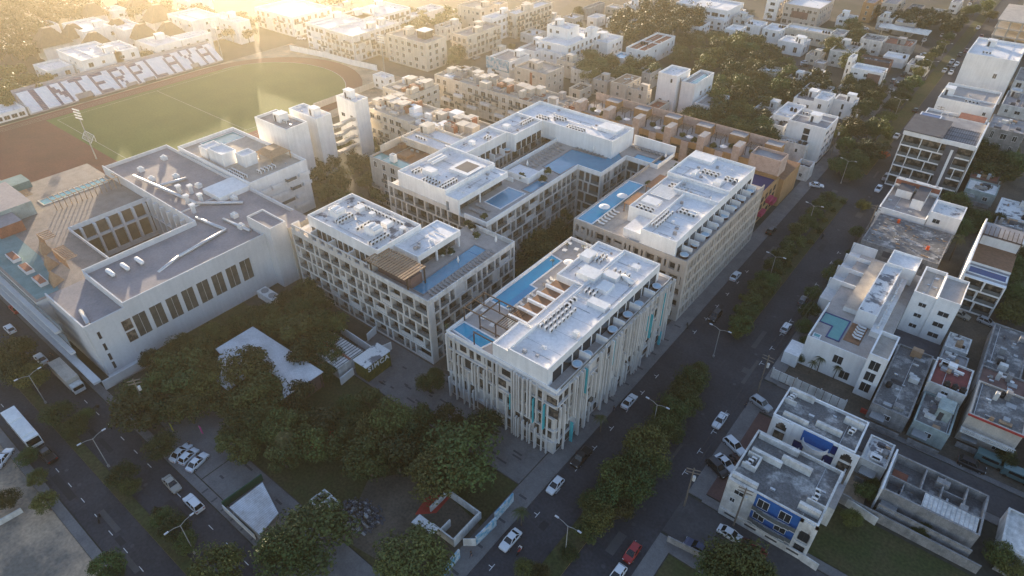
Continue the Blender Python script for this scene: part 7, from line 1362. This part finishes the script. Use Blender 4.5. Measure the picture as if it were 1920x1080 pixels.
for k, (px, py, h, c_) in enumerate(((600, 88, -60, 'silver'), (565, 72, -60, 'white'), (645, 102, -60, 'white'), (690, 100, -60, 'grey'), (898, 92, 0, 'white'), (893, 108, 0, 'silver'), (1522, 106, -30, 'grey'), (1544, 92, -30, 'silver'), (1508, 122, -40, 'black'), (1490, 133, -45, 'silver'), (1510, 117, -40, 'white'), (1395, 20, 0, 'black'), (1388, 12, 0, 'grey'), (1382, 22, 0, 'white'), (1430, 180, -40, 'white'), (1415, 187, -40, 'grey'), (1630, 92, -60, 'white'), (1621, 53, -60, 'white'))): car(px, py, h, 'sedan', c_, c_ + ' car parked in the back streets among the houses', 'cars in the back streets')
# bus, lorry, teal van
BU = thing('bus', 'long white city bus on the left street ahead of the black pickup', 'bus', (*at((42, 803), 1.5), 0), R(90)); o_ = Vector((0, 0, 0))
mb = MB(); mb.box(-1.25, 1.25, -5.8, 5.8, .45, 3.0); mb.box(-1.0, 1.0, -4.5, -2.0, 3.002, 3.22); mb.box(-1.0, 1.0, 1.2, 3.2, 3.002, 3.18); link('body', mb.mesh('body', 'white_paint'), BU); mb = MB(); mb.box(-1.27, -1.251, -5.2, 5.2, 1.5, 2.5); mb.box(1.251, 1.27, -5.2, 5.2, 1.5, 2.5); mb.box(-1.1, 1.1, -5.83, -5.801, 1.2, 2.7); link('window', mb.mesh('window', 'car_glass'), BU)
for sx in (-1, 1):
    for yy in (-3.8, 3.6): mb = MB(); mb.tube([(sx * 1.0, yy, .48), (sx * 1.26, yy, .48)], [.48, .48], 12); link('wheel', mb.mesh('wheel', 'tyre'), BU)
    mb = MB(); mb.box(sx * .6, sx * 1.1, -5.86, -5.801, .6, .85); link('headlight', mb.mesh('headlight', 'lamp_clear'), BU)
LO = thing('lorry', 'grey box lorry parked beside the mall corner', 'lorry', (*at((127, 707), 1.6), 0), R(90)); mb = MB(); mb.box(-1.25, 1.25, -3.6, 5.2, .9, 3.5); link('cargo_box', mb.mesh('cargo_box', 'roof_beige'), LO); mb = MB(); mb.box(-1.1, 1.1, -5.4, -3.75, .6, 2.5); link('cab', mb.mesh('cab', 'white_aged'), LO); mb = MB(); mb.box(-1.0, 1.0, -5.43, -5.401, 1.5, 2.3); link('windscreen', mb.mesh('windscreen', 'car_glass'), LO)
for sx in (-1, 1):
    for yy in (-4.6, 2.6, 3.8): mb = MB(); mb.tube([(sx * .9, yy, .48), (sx * 1.2, yy, .48)], [.48, .48], 12); link('wheel', mb.mesh('wheel', 'tyre'), LO)
for i, (px, py, hd) in enumerate(((1858, 862, -90), (1908, 890, -90))):
    t = thing('van', ('teal van parked across the street from the black car', 'teal van at the right edge on the upper side street')[i], 'van', (*at((px, py), 1), 0), R(hd)); mb = MB(); mb.box(-.95, .95, -2.5, 1.4, .4, 2.1); mb.box(-.9, .9, 1.401, 2.4, .4, 1.3); link('body', mb.mesh('body', 'paint_teal'), t); mb = MB(); mb.add([(-.85, 1.41, 2.0), (.85, 1.41, 2.0), (.85, 1.95, 1.31), (-.85, 1.95, 1.31)], [(0, 1, 2, 3)]); mb.box(-.97, -.951, -1.5, 1.2, 1.3, 1.9); mb.box(.951, .97, -1.5, 1.2, 1.3, 1.9); link('glazing', mb.mesh('glazing', 'car_glass'), t)
    for sx in (-1, 1):
        for yy in (-1.7, 1.6): mb = MB(); mb.tube([(sx * .8, yy, .34), (sx * .97, yy, .34)], [.34, .34], 10); link('wheel', mb.mesh('wheel', 'tyre'), t)
# motorcycles and people
def mk_moto(paint):
    t = thing('motorcycle', 'motorcycle', 'motorcycle'); mb = MB(); mb.tube([(0, -.55, .62), (0, -.1, .78), (0, .35, .72), (0, .6, .95)], [.12, .17, .16, .08], 8); part('body', mb, paint, t)
    for yy in (-.62, .68): mb = MB(); mb.tube([(-.06, yy, .3), (.06, yy, .3)], [.3, .3], 12); part('wheel', mb, 'tyre', t)
    mb = MB(); mb.tube([(-.34, .5, 1.02), (.34, .5, 1.02)], [.025, .025], 6); mb.tube([(0, .52, .98), (0, .68, .3)], [.04, .04], 6); part('handlebar', mb, 'metal_dark', t); mb = MB(); mb.box(-.13, .13, -.6, .05, .80, .88); part('seat', mb, 'plastic_black', t); return t
def moto(px, py, hd, paint, label):
    t = mk_moto(paint); t.location = (*at((px, py), .5), .004); t.rotation_euler.z = R(hd); t['label'] = label; return t
moto(975, 1032, 180, 'red_paint', 'red scooter ridden down the avenue beside the white sedan'); moto(185, 971, 60, 'plastic_black', 'black motorcycle parked at the kerb of the left street')
for k, (px, py) in enumerate(((1370, 862), (1375, 858))): moto(px, py, 70, 'metal_dark', ('dark motorcycle standing beside the white forecourt sedan, left one', 'dark motorcycle standing beside the white forecourt sedan, right one')[k])
moto(1543, 443, 0, 'plastic_black', 'dark motorcycle riding on the middle stretch of the avenue'); moto(1289, 610, 30, 'plastic_black', 'dark motorcycle parked on the pavement between the two avenue hotels'); moto(178, 765, 20, 'plastic_black', 'dark motorcycle parked near the lorry at the mall corner')
def person(px, py, hd, pose, shirt, trousers, label, z=0.12, loc=None, hair='hair'):
    """one continuous skinned body with five fingered hands; clothes are worn colours of the same surface, hair a child"""
    V, E, Rd = [], [], []
    def v(p, r, par=None): V.append(p); Rd.append(r); (E.append((par, len(V) - 1)) if par is not None else None); return len(V) - 1
    sit = pose == 'ride'; hz_ = .98 if not sit else .86
    pel = v((0, 0, hz_), .14); wa = v((0, .01, hz_ + .18), .13, pel); ch = v((0, .02, hz_ + .40), .155, wa); nk = v((0, .02, hz_ + .55), .06, ch); hd0 = v((0, .035, hz_ + .64), .085, nk); v((0, .04, hz_ + .76), .085, hd0)
    st_ = .26 if pose == 'walk' else .03
    for sg in (-1, 1):
        ly = sg * st_
        hp = v((sg * .1, 0, hz_ - .06), .095, pel)
        if sit: kn = v((sg * .17, .38, hz_ - .14), .07, hp); an = v((sg * .17, .34, hz_ - .56), .045, kn)
        else: kn = v((sg * .1, ly * .5 + .03, .52), .065, hp); an = v((sg * .1, ly, .09), .045, kn)
        v((sg * .11, V[an][1] + .16, V[an][2] - .05), .04, an)
        sh_ = v((sg * .2, .02, hz_ + .46), .07, ch)
        if sit: el = v((sg * .27, .2, hz_ + .26), .045, sh_); wr = v((sg * .27, .44, hz_ + .18), .032, el); dv = Vector((0, 1, -.1))
        else: el = v((sg * .26, -ly * .4, hz_ + .2), .045, sh_); wr = v((sg * .26, -ly * .9 + .06, hz_ - .02), .032, el); dv = Vector((0, .15, -1))
        pm = v(tuple(Vector(V[wr]) + dv * .07), .034, wr)
        for f_ in range(4): a = v(tuple(Vector(V[pm]) + dv * .05 + Vector((0, (f_ - 1.5) * .02, 0) if not sit else ((f_ - 1.5) * .02, 0, 0))), .009, pm); v(tuple(Vector(V[a]) + dv * (.035, .045, .04, .03)[f_]), .008, a)
        a = v(tuple(Vector(V[wr]) + dv * .05 + Vector((-sg * .035, .02, 0))), .010, wr); v(tuple(Vector(V[a]) + dv * .03), .009, a)
    me = bpy.data.meshes.new('body'); me.from_pydata(V, E, []); o = bpy.data.objects.new('body', me); COL.objects.link(o); md = o.modifiers.new('s', 'SKIN')
    for i, sv in enumerate(me.skin_vertices[0].data): sv.radius = (Rd[i], Rd[i]); sv.use_root = (i == 0)
    o.modifiers.new('u', 'SUBSURF').levels = 1; bpy.context.view_layer.update(); m2 = bpy.data.meshes.new_from_object(o.evaluated_get(bpy.context.evaluated_depsgraph_get())); bpy.data.objects.remove(o)
    m2.materials.clear()
    for mm in ('skin', shirt, trousers, 'plastic_black'): m2.materials.append(MATS[mm])
    for p in m2.polygons:
        c = p.center; zz = c.z; p.material_index = 3 if zz < .12 and not sit else (2 if (zz < hz_ + .04 and abs(c.x) < .24) else (1 if zz < hz_ + .53 and (zz > hz_ + .24 or abs(c.x) < .2) else 0)); p.use_smooth = True
    x, y_ = at((px, py), z) if loc is None else loc; t = thing('person', label, 'person', (x, y_, z), R(hd)); link('body', m2, t)
    mb = MB(); 
    for k in range(6): mb.cyl(0, .025, hz_ + .72 + .03 * k, hz_ + .75 + .03 * k, .105 * math.cos(k * .25), .105 * math.cos((k + 1) * .25), 10)
    link('hair' if hair == 'hair' else 'helmet', mb.mesh('hair', hair), t); return t
person(884, 1044, 180, 'walk', 'shirt_dark', 'denim', 'person in dark clothes walking on the pavement beside the painted walls'); lx, ly_ = at((975, 1031), .5); person(0, 0, 180, 'ride', 'shirt_white', 'denim', 'person in a white shirt riding the red scooter', 0.02, (lx, ly_ + .25), 'plastic_black')
person(357, 838, 90, 'walk', 'shirt_dark', 'shirt_dark', 'person in dark clothes beside the three parked white cars', 0.03); person(1396, 766, 0, 'stand', 'shirt_dark', 'denim', 'person standing at the kerb near the silver car of the second side street', .12); person(1150, 772, 0, 'walk', 'shirt_dark', 'denim', 'person walking beside the small palm at the fin clad hotel', .12); lx, ly_ = at((1543, 443), .5); person(0, 0, 0, 'ride', 'shirt_dark', 'denim', 'person in dark clothes riding the motorcycle on the avenue', 0.02, (lx, ly_ - .25), 'plastic_black')
person(100, 672, 90, 'walk', 'shirt_dark', 'denim', 'person walking on the mall pavement by the parked pale sedan', .12)
# ------------------------------------------------------------------ lamps, poles
def mk_lamp():
    t = thing('street_lamp', 'street lamp', 'street lamp'); mb = MB(); mb.cyl(0, 0, 0, 8.0, .09, .06, 8); part('pole', mb, 'pole_grey', t)
    for sx in (-1, 1):
        mb = MB(); mb.tube([(0, 0, 7.8), (sx * .9, 0, 8.25), (sx * 1.9, 0, 8.4)], [.05, .045, .04], 6); part('arm', mb, 'pole_grey', t); mb = MB(); mb.box(sx * 1.8, sx * 2.5, -.14, .14, 8.34, 8.48); part('lamp_head', mb, 'galvanised', t)
    mb = MB(); mb.box(-.2, .2, -.2, .2, 0, .5); part('base', mb, 'kerb_stone', t); return Kind(t)
LAMP = mk_lamp()
for px, py, l_ in ((1060, 1039, 'double armed street lamp on the near median at the bottom of the avenue'), (1222, 812, 'double armed street lamp in the trees of the near median'), (1337, 670, 'double armed street lamp at the median tip by the near crossing'), (1512, 432, 'double armed street lamp on the middle median'), (1576, 345, 'double armed street lamp at the far avenue crossing'), (1440, 530, 'double armed street lamp beside the median bushes opposite the beige hotel'), (1675, 225, 'double armed street lamp beyond the orange blossom tree'), (1735, 150, 'double armed street lamp on the far median'), (1762, 115, 'double armed street lamp among the far median trees')):
    x, y_ = at((px, py)); LAMP.put((x, y_, .16), 0, l_, 'street lamps of the avenue')
for px, py, l_ in ((205, 876, 'double armed street lamp on the left street median by the small car park'), (87, 757, 'double armed street lamp on the left street median near the bus'), (366, 1038, 'double armed street lamp on the left street median at the bottom edge')):
    x, y_ = at((px, py)); LAMP.put((x, y_, .16), R(90), l_, 'street lamps of the left street')
def mk_pole():
    t = thing('utility_pole', 'utility pole', 'utility pole'); mb = MB(); mb.cyl(0, 0, 0, 10.5, .17, .11, 8); part('pole', mb, 'wood_pole', t)
    for z in (9.2, 10.0): mb = MB(); mb.box(-1.2, 1.2, -.07, .07, z, z + .14); part('crossarm', mb, 'wood_pole', t)
    mb = MB(); mb.cyl(.38, 0, 7.4, 8.4, .28, n=10); part('transformer', mb, 'white_aged', t); return Kind(t)
POLE = mk_pole()
for px, py, hd, l_ in ((1283, 948, 20, 'utility pole with many crossarms at the corner of the small side street'), (1420, 735, 0, 'utility pole at the corner of the second side street'), (1622, 445, 0, 'utility pole by the red striped house'), (283, 780, 60, 'wooden utility pole with a transformer among the trees near the pavilion'), (1558, 290, 0, 'utility pole at the foot of the blank white block'), (1592, 255, 0, 'utility pole by the dark tree near the blank block'), (1645, 178, 0, 'utility pole in front of the brown panel block'), (1375, 985, 10, 'utility pole before the blue balcony block'), (1745, 250, 0, 'utility pole beside the yellow hedge')):
    x, y_ = at((px, py)); POLE.put((x, y_, 0), R(hd), l_, 'utility poles')
PO = [at(p) for p in ((1283, 948), (1420, 735), (1622, 445))]; mb = MB()
for dx in (-1.0, 0, 1.0):
    for a, b in zip(PO[:-1], PO[1:]):
        pts = [(a[0] + (b[0] - a[0]) * s_ / 10 + dx, a[1] + (b[1] - a[1]) * s_ / 10, 10.2 - 3.2 * (s_ / 10) * (1 - s_ / 10)) for s_ in range(11)]; mb.tube(pts, [.03] * 11, 3)
single('power_line', mb, 'plastic_black', 'three sagging power lines between the poles of the right avenue kerb', 'cables')
# ------------------------------------------------------------------ evening haze over the whole town
flush_windows()
mb = MB(); mb.box(-1450, 850, -650, 1850, -2.0, 104.0)
hz = bpy.data.materials.new('haze'); hz.use_nodes = True; n_ = hz.node_tree.nodes; n_.remove(n_['Principled BSDF'])
pv = n_.new('ShaderNodeVolumePrincipled'); pv.inputs['Color'].default_value = (.96, .88, .68, 1); pv.inputs['Density'].default_value = HAZE_DENSITY; pv.inputs['Anisotropy'].default_value = HAZE_G
hz.node_tree.links.new(pv.outputs[0], n_['Material Output'].inputs['Volume'])
single('haze', mb, hz, None, None, kind='stuff')
for k_, K_ in list(globals().items()):               # prototypes that no place used
    if isinstance(K_, Kind) and not K_.used:
        for ch in list(K_.root.children): bpy.data.objects.remove(ch)
        bpy.data.objects.remove(K_.root)
